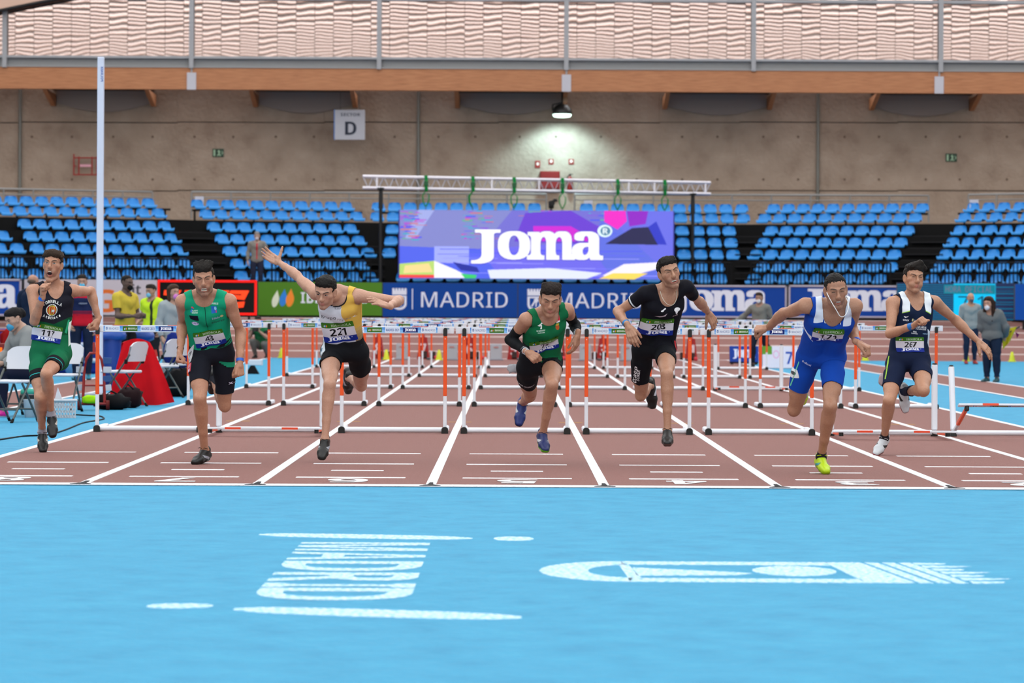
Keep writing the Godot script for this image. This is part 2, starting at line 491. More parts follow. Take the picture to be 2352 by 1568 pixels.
# ---------------------------------------------------------------- walls and roof
func build_hall() -> void:
	var conc_t := noise_tex(0.006, [Color(0.56, 0.485, 0.43), Color(0.625, 0.555, 0.495), Color(0.65, 0.58, 0.52), Color(0.68, 0.615, 0.555)], 1024, 6, FastNoiseLite.TYPE_SIMPLEX_SMOOTH, 31)
	var conc_n := noise_tex(0.08, [], 512, 5, FastNoiseLite.TYPE_SIMPLEX, 32, true, 3.0)
	mats["concrete"] = tri_mat(conc_t, 0.12, 0.85, conc_n, 0.25)
	var wood_t := noise_tex(0.02, [Color(0.52, 0.32, 0.19), Color(0.65, 0.42, 0.27), Color(0.69, 0.46, 0.30), Color(0.75, 0.53, 0.36)], 1024, 5, FastNoiseLite.TYPE_SIMPLEX_SMOOTH, 41)
	var wm := tri_mat(wood_t, 0.4, 0.6); wm.uv1_scale = Vector3(0.06, 1.6, 0.8)
	mats["wood"] = wm
	var grey := mat(Color(0.60, 0.60, 0.61), 0.5, 0.2)
	var wd := 104.0
	# back wall of precast panels with open joints
	var wall := Node3D.new(); wall.name = "wall_back"; add_child(wall); wall.set_meta("kind", "structure")
	var st := mb(); slab(st, Vector3(-34, -0.3, -wd - 0.05), Vector3(34, 8.9, -wd - 0.6)); obj("wall_core", st, mat(Color(0.34, 0.30, 0.27), 0.9), wall)
	var xs := [-1200.0, -330.0, 45.0, 408.0, 745.0, 1145.0, 1515.0, 1700.0, 2062.0, 2430.0, 2800.0, 3500.0]
	var ys := [165.0, 281.0, 438.0, 700.0]
	for i in xs.size() - 1:
		for j in 3:
			var a := W(xs[i], ys[j], wd); var b := W(xs[i + 1], ys[j + 1], wd)
			if i == 0: a.x = -34.0
			if i == xs.size() - 2: b.x = 34.0
			st = mb()
			box(st, Vector3((a.x + b.x) * 0.5, (a.y + b.y) * 0.5, -wd - 0.15), Vector3(absf(b.x - a.x) - 0.012, absf(a.y - b.y) - 0.006, 0.3), Basis.IDENTITY, 0.005)
			obj("panel", st, mats["concrete"], wall)
	# tie holes in the panels
	for k in 26:
		var px := -20.0 + 93.0 * k
		for py: float in [314.0, 412.0]:
			var c := W(px + 9.0 * sin(k * 3.1), py, wd)
			st = mb(); tube(st, c + Vector3(0, 0, -0.01), c + Vector3(0, 0, 0.006), 0.05, 0.04, 8)
			obj("tie_plug", st, mat(Color(0.44, 0.375, 0.33), 0.9), wall)
	# side walls, rear wall
	st = mb(); slab(st, Vector3(-34.4, -0.3, 16), Vector3(-34, 17, -108)); structure("wall_left", st, mats["concrete"])
	st = mb(); slab(st, Vector3(34, -0.3, 16), Vector3(34.4, 17, -108)); structure("wall_right", st, mats["concrete"])
	st = mb(); slab(st, Vector3(-34.4, -0.3, 16), Vector3(34.4, 9.0, 16.4)); structure("wall_behind", st, mats["concrete"])
	for k in 9:
		st = mb(); slab(st, Vector3(-34.4 + 8.6 * k - 0.15, 9.0, 16), Vector3(-34.4 + 8.6 * k + 0.15, 16.4, 16.4)); structure("trim_%d" % (6 + k), st, mat(Color(0.6, 0.6, 0.61), 0.5))
	# roof: wide wooden boards with open skylight strips between them
	var roof := Node3D.new(); roof.name = "ceiling"; add_child(roof); roof.set_meta("kind", "structure")
	var rw := mat(Color(0.74, 0.56, 0.47), 0.6)
	var step := 2.75
	var z := 16.0
	while z > -99.5:
		st = mb(); slab(st, Vector3(-34.4, 16.4, z), Vector3(34.4, 16.45, z - 1.25))
		obj("roof_board", st, rw, roof)
		z -= step
	# gallery front: laminated beam, steel channel, mullions and polished panels above
	var bd := 101.6
	var y0 := W(1176, 209.5, bd).y; var y1 := W(1176, 159, bd).y; var y2 := W(1176, 133, bd).y; var y3 := W(1176, 3, bd).y; var ytop := 14.0
	var beam := Node3D.new(); beam.name = "trim_1"; add_child(beam); beam.set_meta("kind", "structure")
	var edges := [-1500.0, -420.0, 440.0, 1301.0, 2157.0, 3000.0, 3700.0]
	for i in edges.size() - 1:
		st = mb(); var a := W(edges[i], 180, bd).x; var b := W(edges[i + 1], 180, bd).x
		box(st, Vector3((a + b) * 0.5, (y0 + y1) * 0.5, -bd - 0.1), Vector3(b - a - 0.012, y1 - y0, 0.2), Basis.IDENTITY, 0.01)
		obj("beam_length", st, mats["wood"], beam)
		st = mb(); var c := W(edges[i + 1], 187, bd)
		box(st, Vector3(c.x, y0 + (y1 - y0) * 0.38, -bd + 0.02), Vector3(0.29, (y1 - y0) * 0.78, 0.03), Basis.IDENTITY, 0.005); obj("joint_plate", st, mat(Color(0.72, 0.71, 0.74), 0.5), beam)
		st = mb(); box(st, Vector3(c.x, y1 + 0.02, -bd + 0.02), Vector3(0.05, (y1 - y0) * 0.5, 0.03)); obj("hanger", st, grey, beam)
	var steel := Node3D.new(); steel.name = "trim_2"; add_child(steel); steel.set_meta("kind", "structure")
	st = mb(); slab(st, Vector3(-34, y1, -bd + 0.02), Vector3(34, y1 + 0.05, -bd - 0.3)); slab(st, Vector3(-34, y1, -bd - 0.1), Vector3(34, y2 - 0.06, -bd - 0.16)); obj("channel", st, mat(Color(0.55, 0.55, 0.55), 0.5), steel)
	st = mb(); slab(st, Vector3(-34, y2 - 0.07, -bd + 0.05), Vector3(34, y2, -bd - 0.2)); obj("channel_lip", st, grey, steel)
	for k in range(-4, 8):
		var px := 441.0 + 430.0 * k
		if k == 0: px = 440
		var x := W(px, 100, bd).x
		st = mb(); slab(st, Vector3(x - 0.07, y1 - 0.02, -bd + 0.08), Vector3(x + 0.07, ytop, -bd - 0.05)); obj("mullion", st, grey, steel)
	st = mb(); slab(st, Vector3(-34, y3, -bd + 0.04), Vector3(34, y3 + 0.09, -bd - 0.05)); obj("transom", st, grey, steel)
	var clad := Node3D.new(); clad.name = "window_1"; add_child(clad); clad.set_meta("kind", "structure")
	var pm := StandardMaterial3D.new(); pm.albedo_color = Color(0.755, 0.68, 0.65); pm.metallic = 0.9; pm.roughness = 0.015
	var r := RandomNumberGenerator.new(); r.seed = 77
	var wpan := 0.588
	for k in range(-58, 58):
		var x0 := wpan * k + 0.27
		var tilt := r.randf_range(-0.0009, 0.0009); var yaw := r.randf_range(-0.004, 0.004)
		st = mb()
		var nu := 4; var nv := 14
		var ph := r.randf_range(0, TAU)
		for iy in nv:
			for ix in nu:
				var q := []
				for s in [[0, 0], [0, 1], [1, 1], [1, 0]]:
					var u: float = float(ix + s[0]) / nu; var v: float = float(iy + s[1]) / nv
					var yv := lerpf(y2, ytop, v)
					q.append(Vector3(x0 + 0.006 + u * (wpan - 0.012), yv, -bd - 0.12 + tilt * (yv - y2) + yaw * u + 0.0004 * sin(ph + v * 19.0 + u * 1.3) + 0.00025 * sin(u * PI)))
				quad(st, q[0], q[1], q[2], q[3], 1)
		obj("cladding_panel", st, pm, clad)
	st = mb(); slab(st, Vector3(-34, y2 - 0.1, -bd - 0.2), Vector3(34, 16.4, -bd - 0.35)); obj("cladding_back", st, mat(Color(0.35, 0.3, 0.28), 0.9), clad)
	# curved roof rib that cuts the upper corner
	st = mb()
	var arc := []
	for k in 9:
		var t := k / 8.0
		arc.append(W(-140.0 + 330.0 * t, 62.0 - 75.0 * pow(t, 0.8), bd - 0.3))
	pipe(st, arc, 0.055, 6); structure("trim_3", st, mat(Color(0.16, 0.15, 0.15), 0.6))
	st = mb()
	for k in 8:
		var a: Vector3 = arc[k]; var b: Vector3 = arc[k + 1]
		quad(st, a, a + Vector3(0, 2.5, 0), b + Vector3(0, 2.5, 0), b)
		quad(st, b + Vector3(0, 0, -0.1), b + Vector3(0, 2.5, -0.1), a + Vector3(0, 2.5, -0.1), a + Vector3(0, 0, -0.1))
	structure("trim_4", st, mat(Color(0.80, 0.66, 0.58), 0.5))
	# soffit behind the beam: every other bay is closed, brackets between
	var sof := Node3D.new(); sof.name = "trim_5"; add_child(sof); sof.set_meta("kind", "structure")
	var br := [-630.0, -387.0, -144.0, 100.0, 335.0, 575.0, 808.0, 1048.0, 1300.0, 1535.0, 1780.0, 2020.0, 2255.0, 2498.0, 2740.0, 2980.0]
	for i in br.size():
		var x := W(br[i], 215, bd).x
		st = mb()
		# a wedge that runs back to the wall and hangs lower there
		var p := PackedVector2Array([Vector2(0, 0), Vector2(0.2, 0), Vector2(2.25, -0.05), Vector2(2.25, -0.42), Vector2(2.0, -0.42)])
		extrude(st, p, 0.14, Transform3D(Basis(Vector3.FORWARD, Vector3.UP, Vector3.RIGHT), Vector3(x, y0 + 0.02, -bd - 0.1)))
		obj("bracket", st, mats["wood"], sof)
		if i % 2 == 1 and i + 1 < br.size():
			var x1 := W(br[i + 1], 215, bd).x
			# added dark sheet that mimics the bowed patch of shade on the wall
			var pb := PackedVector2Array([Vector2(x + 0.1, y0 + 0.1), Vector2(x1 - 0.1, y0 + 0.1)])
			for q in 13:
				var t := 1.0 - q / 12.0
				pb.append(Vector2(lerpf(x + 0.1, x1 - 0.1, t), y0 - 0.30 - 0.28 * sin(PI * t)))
			st = mb(); extrude(st, pb, 0.06, Transform3D(Basis.IDENTITY, Vector3(0, 0, -wd + 0.12))); obj("shade_sheet", st, mat(Color(0.60, 0.55, 0.53), 0.9), sof)
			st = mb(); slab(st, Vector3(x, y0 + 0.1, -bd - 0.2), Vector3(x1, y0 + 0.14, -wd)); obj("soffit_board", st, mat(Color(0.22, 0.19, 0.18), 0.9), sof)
	# down pipes on the wall
	for px: float in [46.0, 961.0, 1879.0]:
		st = mb(); var c := W(px, 300, wd - 0.1)
		tube(st, Vector3(c.x, 3.2, c.z), Vector3(c.x, 8.3, c.z), 0.055, 0.055, 10)
		var o := obj("down_pipe", st, mat(Color(0.47, 0.47, 0.45), 0.45, 0.3), self)
		tag(o, {46.0: "grey down pipe on the concrete wall beside the red wall frame", 961.0: "grey down pipe on the concrete wall beside the hanging letter sign", 1879.0: "grey down pipe on the wall above the wide seat block"}[px], "pipe")
	wall_fittings(wd)

func wall_fittings(wd: float) -> void:
	var st := mb()
	# hanging sector sign
	var a := W(769, 252, 102.6); var b := W(838, 321, 102.6)
	var t := thing("sector_sign", "white hanging panel with large letter D under the wooden beam", "sign", Vector3((a.x + b.x) * 0.5, (a.y + b.y) * 0.5, -102.6))
	st = mb(); box(st, Vector3.ZERO, Vector3(b.x - a.x, a.y - b.y, 0.04), Basis.IDENTITY, 0.005); obj("panel", st, mat(Color(0.70, 0.70, 0.73), 0.5), t)
	st = mb(); box(st, Vector3(-(b.x - a.x) * 0.5 - 0.01, 0, -0.1), Vector3(0.03, a.y - b.y, 0.2)); obj("blue_edge", st, mat(Color(0.25, 0.5, 0.8), 0.5), t)
	flat_text(t, "letter", "D", Vector3(0.03, -0.11, 0.023), 0.42, 0.36, mat(Color(0.20, 0.22, 0.27), 0.6))
	flat_text(t, "lettering", "SECTOR", Vector3(0.02, 0.32, 0.023), 0.1, 0.62, mat(Color(0.35, 0.36, 0.40), 0.6))
	for s: float in [-0.3, 0.3]:
		st = mb(); tube(st, Vector3(s, 0.45, 0), Vector3(s, 1.1, 0), 0.008, 0.008, 6); obj("hanger", st, mat(Color(0.3, 0.3, 0.3), 0.5), t)
	# exit signs
	for q in [[501.0, 351.0, "green emergency exit sign on the wall between the red frame and the hanging sign"], [2185.0, 362.0, "green emergency exit sign on the wall above the block by the official clock"]]:
		var c := W(q[0], q[1], wd - 0.02)
		var e := thing("exit_sign", q[2], "sign", c)
		st = mb(); box(st, Vector3.ZERO, Vector3(0.36, 0.26, 0.03), Basis.IDENTITY, 0.004); obj("panel", st, mat(Color(0.03, 0.20, 0.11), 0.5), e)
		st = mb(); box(st, Vector3(-0.12, 0, 0.018), Vector3(0.06, 0.2, 0.008)); obj("door_symbol", st, mat(Color(0.62, 0.75, 0.62), 0.5), e)
		st = mb(); extrude(st, PackedVector2Array([Vector2(-0.04, -0.1), Vector2(0.02, 0.0), Vector2(-0.02, 0.05), Vector2(0.03, 0.1), Vector2(0.07, 0.03), Vector2(0.05, -0.02), Vector2(0.09, -0.1), Vector2(0.05, -0.1), Vector2(0.03, -0.05), Vector2(0.0, -0.1)]), 0.008, Transform3D(Basis.IDENTITY, Vector3(0, 0, 0.018))); obj("runner_symbol", st, mat(Color(0.62, 0.75, 0.62), 0.5), e)
		st = mb(); extrude(st, PackedVector2Array([Vector2(0.1, 0.09), Vector2(0.165, 0.0), Vector2(0.1, -0.09), Vector2(0.13, 0.0)]), 0.008, Transform3D(Basis.IDENTITY, Vector3(0, 0, 0.018))); obj("arrow_symbol", st, mat(Color(0.62, 0.75, 0.62), 0.5), e)
	# red tubular frame on the wall
	var rc := W(194.0, 381.0, wd - 0.25); var red := mat(Color(0.62, 0.14, 0.12), 0.5)
	var fr := thing("wall_frame", "red tubular frame with a small white plate fixed to the concrete wall", "frame", rc)
	for x: float in [-0.34, -0.18, 0.24, 0.4]:
		st = mb(); tube(st, Vector3(x, -0.3, 0), Vector3(x, 0.3 if x > -0.3 else 0.38, 0), 0.022, 0.022, 8); obj("upright", st, red, fr)
	for y: float in [-0.28, 0.26]:
		st = mb(); tube(st, Vector3(-0.34, y, 0), Vector3(0.4, y, 0), 0.022, 0.022, 8); obj("rail", st, red, fr)
	st = mb(); box(st, Vector3(0.03, 0.01, 0), Vector3(0.36, 0.09, 0.03), Basis.IDENTITY, 0.01); obj("plate", st, mat(Color(0.85, 0.62, 0.68), 0.5), fr)
	st = mb(); tube(st, Vector3(-0.3, 0, 0), Vector3(-0.3, 0, -0.24), 0.02, 0.02, 6); tube(st, Vector3(0.38, 0, 0), Vector3(0.38, 0, -0.24), 0.02, 0.02, 6); obj("wall_bracket", st, red, fr)
	# fire hose cabinet, extinguisher, small signs
	var hc := W(1263.0, 414.0, wd - 0.12)
	var hose := thing("hose_cabinet", "dark red fire hose cabinet on the wall above the big screen", "cabinet", hc)
	st = mb(); box(st, Vector3.ZERO, Vector3(0.64, 0.58, 0.24), Basis.IDENTITY, 0.01); obj("body", st, mat(Color(0.45, 0.05, 0.045), 0.4), hose)
	st = mb(); box(st, Vector3(0, 0, 0.125), Vector3(0.56, 0.5, 0.02), Basis.IDENTITY, 0.006); obj("door", st, mat(Color(0.47, 0.055, 0.05), 0.4), hose)
	var ec := W(1309.0, 418.0, wd - 0.12)
	var ext := thing("fire_extinguisher", "red fire extinguisher hanging beside the hose cabinet", "extinguisher", ec)
	st = mb(); lathe(st, Vector3(0, -0.27, 0), [Vector2(0, 0), Vector2(0.08, 0.0), Vector2(0.085, 0.03), Vector2(0.085, 0.36), Vector2(0.05, 0.44), Vector2(0.03, 0.46)], 12); obj("cylinder", st, mat(Color(0.5, 0.08, 0.06), 0.35), ext)
	st = mb(); tube(st, Vector3(0, 0.18, 0), Vector3(0, 0.25, 0), 0.03, 0.025, 8); box(st, Vector3(0.04, 0.25, 0), Vector3(0.12, 0.025, 0.03)); obj("valve", st, mat(Color(0.1, 0.1, 0.1), 0.4), ext)
	st = mb(); pipe(st, [Vector3(-0.03, 0.22, 0.03), Vector3(-0.11, 0.12, 0.04), Vector3(-0.12, -0.05, 0.04), Vector3(-0.1, -0.16, 0.05)], 0.012, 6); obj("hose", st, mat(Color(0.05, 0.05, 0.05), 0.5), ext)
	for q in [[1235.0, 377.0, 0.16, 0.22, "small red and white alarm sign on the wall by the hose cabinet"], [1266.0, 371.0, 0.16, 0.16, "small red hose sign on the wall straight above the hose cabinet"], [1312.0, 371.0, 0.17, 0.16, "small red extinguisher sign on the wall above the fire extinguisher"]]:
		var s := thing("safety_sign", q[4], "sign", W(q[0], q[1], wd - 0.02))
		st = mb(); box(st, Vector3.ZERO, Vector3(q[2], q[3], 0.02)); obj("plate", st, mat(Color(0.55, 0.12, 0.1), 0.5), s)
		st = mb(); extrude(st, ell(0, 0.0, 0.045, 0.05, 12), 0.006, Transform3D(Basis.IDENTITY, Vector3(0, 0.01, 0.012))); obj("symbol", st, mat(Color(0.85, 0.8, 0.76), 0.5), s)
	# bulkhead lamp with its light
	var lc := W(1291.0, 262.0, wd - 1.35)
	var lamp := thing("bulkhead_lamp", "lit dome lamp on a bracket under the wooden beam", "lamp", lc)
	st = mb(); lathe(st, Vector3.ZERO, [Vector2(0.3, 0.0), Vector2(0.31, 0.06), Vector2(0.29, 0.16), Vector2(0.2, 0.27), Vector2(0.08, 0.32), Vector2(0, 0.33)], 20); obj("housing", st, mat(Color(0.13, 0.13, 0.13), 0.4), lamp)
	st = mb(); tube(st, Vector3(0, 0.3, 0), Vector3(0, 0.66, 0), 0.03, 0.03, 8); tube(st, Vector3(-0.3, 0.1, 0), Vector3(-0.3, 0.3, -0.05), 0.02, 0.02, 6); tube(st, Vector3(-0.3, 0.3, -0.05), Vector3(0, 0.36, 0), 0.02, 0.02, 6); obj("bracket", st, mat(Color(0.1, 0.1, 0.1), 0.4), lamp)
	st = mb(); lathe(st, Vector3(0, -0.005, 0), [Vector2(0.0, -0.1), Vector2(0.16, -0.1), Vector2(0.26, -0.08), Vector2(0.295, -0.03), Vector2(0.295, 0.0)], 20)
	var gl := StandardMaterial3D.new(); gl.albedo_color = Color(0.9, 1, 0.95); gl.emission_enabled = true; gl.emission = Color(0.85, 1.0, 0.93); gl.emission_energy_multiplier = 3.0
	obj("diffuser", st, gl, lamp)
	var sp := SpotLight3D.new(); sp.name = "lamp_light"; sp.light_color = Color(0.78, 0.97, 1.0); sp.light_energy = 12.0; sp.spot_angle = 64.0; sp.spot_range = 40.0; sp.spot_attenuation = 2.0; sp.spot_angle_attenuation = 0.5
	sp.light_size = 0.25; sp.shadow_enabled = true
	lamp.add_child(sp); sp.position = Vector3(0, -0.16, -0.1); sp.rotation_degrees = Vector3(-62, 0, 0)

func flat_text(parent: Node, called: String, text: String, at: Vector3, h: float, w: float, m: Material, face := "Droid Sans", weight := 700, thick := 0.004) -> void:
	# raised lettering on a face that looks along +z
	var tr := text_tris(text, face, weight)
	var ww := 0.0
	for p in tr: ww = maxf(ww, p.x)
	var st := mb()
	for i in range(0, tr.size(), 3):
		var v := []
		for k in 3: v.append(at + Vector3((tr[i + k].x / ww - 0.5) * w, (0.5 - tr[i + k].y) * h, thick))
		if (v[1] - v[0]).cross(v[2] - v[0]).z > 0.0: tri(st, v[0], v[2], v[1])
		else: tri(st, v[0], v[1], v[2])
	obj(called, st, m, parent)

# ---------------------------------------------------------------- seating
func seat_y(r: int) -> float:
	var rows := [486.0, 508.5, 537.2, 564.2, 591.5, 619.9, 647.5]
	return EYE + (CY - rows[r]) * (100.6 - 0.77 * r) / F

func stand_d(px: float) -> float:
	# depth of the top row: straight in the middle, bending forward at both ends
	var k := [[-400.0, 93.4], [10.0, 96.4], [390.0, 98.3], [440.0, 98.8], [830.0, 100.4], [870.0, 100.6], [1700.0, 100.6], [1740.0, 100.4], [2130.0, 98.8], [2200.0, 98.4], [2360.0, 97.2], [2800.0, 94.0]]
	for i in k.size() - 1:
		if px <= k[i + 1][0]: return lerpf(k[i][1], k[i + 1][1], clampf((px - k[i][0]) / (k[i + 1][0] - k[i][0]), 0, 1))
	return 94.0

func stand_at(px: float, r: float) -> Vector3:
	# plan position of a seat front in row r (0 = top) at this column; height separate
	var d := stand_d(px) - 0.77 * r
	return Vector3((px - CX) * d / F, 0, -d)

func seat_mesh() -> ArrayMesh:
	# moulded shell: pan with rolled front lip, curved back with rounded shoulders
	var st := mb()
	var n := 10
	# profile along the middle, front to top of back: (z forward, y)
	var prof := [Vector2(0.20, -0.05), Vector2(0.205, -0.005), Vector2(0.17, 0.015), Vector2(0.05, -0.005), Vector2(-0.10, -0.015), Vector2(-0.165, 0.02), Vector2(-0.19, 0.09), Vector2(-0.207, 0.165), Vector2(-0.218, 0.222), Vector2(-0.224, 0.243)]
	var wid := [0.16, 0.185, 0.198, 0.205, 0.205, 0.205, 0.2, 0.188, 0.16, 0.11]
	var grid := []
	for j in prof.size():
		var row := []
		for i in n + 1:
			var u := float(i) / n * 2.0 - 1.0
			var curl := pow(absf(u), 3.0)
			var y: float = prof[j].y + (0.035 * curl if j >= 2 and j <= 5 else 0.0)
			var z: float = prof[j].x + (0.05 * u * u if j >= 5 else 0.0)
			row.append(Vector3(u * wid[j], y, z))
		grid.append(row)
	for j in prof.size() - 1:
		for i in n:
			quad(st, grid[j][i], grid[j + 1][i], grid[j + 1][i + 1], grid[j][i + 1], 1)
			var o := Vector3(0, -0.012, -0.012)
			quad(st, grid[j][i + 1] + o, grid[j + 1][i + 1] + o, grid[j + 1][i] + o, grid[j][i] + o, 1)
	# closing rim
	var rim := []
	for i in n + 1: rim.append(grid[0][i])
	for j in range(1, prof.size()): rim.append(grid[j][n])
	for i in range(n - 1, -1, -1): rim.append(grid[prof.size() - 1][i])
	for j in range(prof.size() - 2, 0, -1): rim.append(grid[j][0])
	for i in rim.size():
		var a: Vector3 = rim[i]; var b: Vector3 = rim[(i + 1) % rim.size()]
		var o := Vector3(0, -0.012, -0.012)
		quad(st, a, a + o, b + o, b, 2)
	st.generate_normals()
	return st.commit()

func build_stand() -> void:
	var black := mat(Color(0.022, 0.022, 0.026), 0.7)
	var st := mb()
	var stand := thing("grandstand", "black stepped grandstand that carries the rows of blue seats", "grandstand")
	stand.set_meta("kind", "structure")
	var cols := [-420.0, 10.0, 390.0, 440.0, 830.0, 870.0, 1290.0, 1700.0, 1740.0, 2130.0, 2200.0, 2360.0, 2780.0]
	for r in range(1, 7):
		st = mb()
		var top := seat_y(r) - 0.07
		for i in cols.size() - 1:
			var a := stand_at(cols[i], r - 0.42); var b := stand_at(cols[i + 1], r - 0.42)
			var fz := 0.0
			var af := stand_at(cols[i], r + 0.58); var bf := stand_at(cols[i + 1], r + 0.58)
			var y0 := 0.9
			for v in [a, b, af, bf]: fz += v.z
			quad(st, af + Vector3(0, top, 0), a + Vector3(0, top, 0), b + Vector3(0, top, 0), bf + Vector3(0, top, 0))
			quad(st, af + Vector3(0, y0, 0), af + Vector3(0, top, 0), bf + Vector3(0, top, 0), bf + Vector3(0, y0, 0))
			quad(st, b + Vector3(0, y0, 0), b + Vector3(0, top, 0), a + Vector3(0, top, 0), a + Vector3(0, y0, 0))
		obj("tier", st, black, stand)
	# aisle stairs: two treads to each tier
	var dark := mat(Color(0.07, 0.07, 0.085), 0.6)
	for q in [[395.0, 480.0, 3.0], [395.0, 480.0, 4.0], [395.0, 480.0, 5.0], [395.0, 480.0, 2.0], [395.0, 480.0, 6.0], [835.0, 880.0, 3.0], [835.0, 880.0, 5.0], [835.0, 880.0, 4.0], [1690.0, 1750.0, 2.0], [1690.0, 1750.0, 3.0], [1690.0, 1750.0, 4.0], [1690.0, 1750.0, 5.0], [2100.0, 2190.0, 2.0], [2100.0, 2190.0, 3.0], [2100.0, 2190.0, 4.0], [2100.0, 2190.0, 5.0], [2100.0, 2190.0, 6.0]]:
		var r: float = q[2]
		for h: float in [0.0, 0.5]:
			var sh := 0.0
			if q[0] == 395.0: sh = 15.0 * (r + h - 2.0)
			if q[0] == 2100.0: sh = -15.0 * (r + h - 2.0)
			var a := stand_at(q[0] + sh, r + h + 0.12); var b := stand_at(q[1] + sh, r + h + 0.12)
			var y := lerpf(seat_y(int(r)), seat_y(mini(int(r) + 1, 6)), h) - 0.06
			st = mb(); var m := (a + b) * 0.5 + Vector3(0, y, 0)
			box(st, m, Vector3((b - a).length(), 0.035, 0.3), Basis(Vector3.UP, -atan2((b - a).z, (b - a).x)), 0.006)
			obj("stair_tread", st, dark, stand)
	# rails carrying the top row, on short legs
	st = mb()
	for i in cols.size() - 1:
		var a := stand_at(cols[i], 0.05) + Vector3(0, seat_y(0) - 0.06, 0); var b := stand_at(cols[i + 1], 0.05) + Vector3(0, seat_y(0) - 0.06, 0)
		if i in [2, 4, 7, 9]: continue
		box(st, (a + b) * 0.5, Vector3((b - a).length(), 0.06, 0.08), Basis(Vector3.UP, -atan2((b - a).z, (b - a).x)))
	obj("top_row_rail", st, black, stand)
	for k in 36:
		var px := -30.0 + 68.0 * k
		if absf(px - 415) < 25 or absf(px - 850) < 20 or absf(px - 1290) < 45 or absf(px - 1720) < 22 or absf(px - 2165) < 35: continue
		var a := stand_at(px, 0.05)
		st = mb(); slab(st, a + Vector3(-0.03, 3.2, -0.03), a + Vector3(0.03, seat_y(0) - 0.05, 0.03)); obj("rail_leg", st, black, stand)
	# seats, one by one
	var sm := seat_mesh()
	var blue := StandardMaterial3D.new(); blue.albedo_color = Color(0.0, 0.50, 0.79); blue.roughness = 0.38
	var names := ["top row", "second row down", "third row down", "middle row", "third row up", "second row up", "bottom row"]
	var ordinals := ["first", "second", "third", "fourth", "fifth", "sixth", "seventh", "eighth", "ninth", "tenth", "eleventh", "twelfth", "thirteenth", "fourteenth", "fifteenth", "sixteenth"]
	var blocks := {
		"block behind the white pole": [[27.0, 341.6, 10], [10.6, 364.6, 11], [57.4, 380.5, 10], [71.0, 396.5, 10], [86.0, 412.0, 10], [100.0, 427.0, 10], [118.0, 444.0, 10]],
		"corner block past the pole": [[-8.0, -8.0, 1], [], [], [8.5, 8.5, 1], [3.0, 41.0, 2], [6.0, 44.0, 2], [4.0, 82.0, 3]],
		"block of the steward": [[455.0, 796.0, 11], [474.0, 820.0, 11], [492.0, 806.0, 10], [510.6, 824.6, 10], [528.0, 846.7, 10], [546.0, 831.0, 9], [556.0, 851.0, 9]],
		"block behind the big screen": [[869.0, 1226.0, 11], [866.0, 902.0, 2], [900.0, 900.0, 1], [897.0, 897.0, 1], [893.0, 893.0, 1], [], [925.0, 1500.0, 16]],
		"block past the screen edge": [[1346.0, 1701.5, 11], [1562.5, 1705.0, 5], [1566.0, 1674.0, 4], [1568.0, 1678.0, 4], [1571.0, 1683.0, 4], [1572.0, 1648.5, 3], [1540.0, 1653.5, 4]],
		"block next to the clock": [[1773.7, 2115.0, 11], [1753.0, 2100.0, 11], [1768.8, 2082.6, 10], [1752.0, 2066.0, 10], [1733.6, 2051.8, 10], [1749.0, 2044.0, 9], [1728.7, 2019.0, 9]],
		"block above the clock": [[2229.6, 2372.0, 5], [2211.0, 2354.0, 5], [2200.8, 2376.0, 6], [2184.0, 2360.0, 6], [2169.0, 2347.8, 6], [2154.6, 2370.0, 7], [2138.0, 2358.0, 7]]}
	var sr := RandomNumberGenerator.new(); sr.seed = 5
	for bn: String in blocks:
		for r in 7:
			var q: Array = blocks[bn][r]
			if q.is_empty(): continue
			for i in q[2]:
				var t: float = 0.0 if q[2] == 1 else float(i) / (q[2] - 1)
				var px := lerpf(q[0], q[1], t)
				var s := MeshInstance3D.new(); s.name = numbered("stadium_seat"); s.mesh = sm; s.material_override = blue
				var a := stand_at(px, r)
				var e := stand_at(px + 30.0, r) - stand_at(px - 30.0, r)
				s.position = a + Vector3(0, seat_y(r) + 0.03, 0)
				s.rotation.y = -atan2(e.z, e.x) + sr.randf_range(-0.03, 0.03)
				var inner: bool = bn.begins_with("block behind the big") or bn.begins_with("block past the screen")
				var from_right: bool = (q[0] + q[1]) * 0.5 < CX
				if inner and r > 0: from_right = not from_right
				var ord: String = ordinals[(q[2] - 1 - i) if from_right else i]
				tag(s, "blue seat, %s, %s from the %s, %s" % [names[r], ord, ("camera" if r == 0 else "steps") if inner else "screen", bn], "seat", "blue stadium seats")
				add_child(s)
	# white papers on a few top seats
	for q in [[455.0, "white sheet on the end seat of the top row above the steward"], [1350.0, "white sheet on the top row seat beside the camera post"], [2238.0, "white sheet on the end seat of the top row above the official clock"]]:
		var a := stand_at(q[0], -0.15)
		st = mb(); box(st, Vector3.ZERO, Vector3(0.27, 0.35, 0.012), Basis(Vector3.RIGHT, -0.15), 0.002)
		var o := obj("paper_sheet", st, mat(Color(0.72, 0.72, 0.76), 0.7), self, a + Vector3(0, seat_y(0) + 0.20, -0.17)); tag(o, q[1], "paper")
	# galvanised guard rails behind the top row
	var galv := mat(Color(0.55, 0.55, 0.55), 0.45, 0.3)
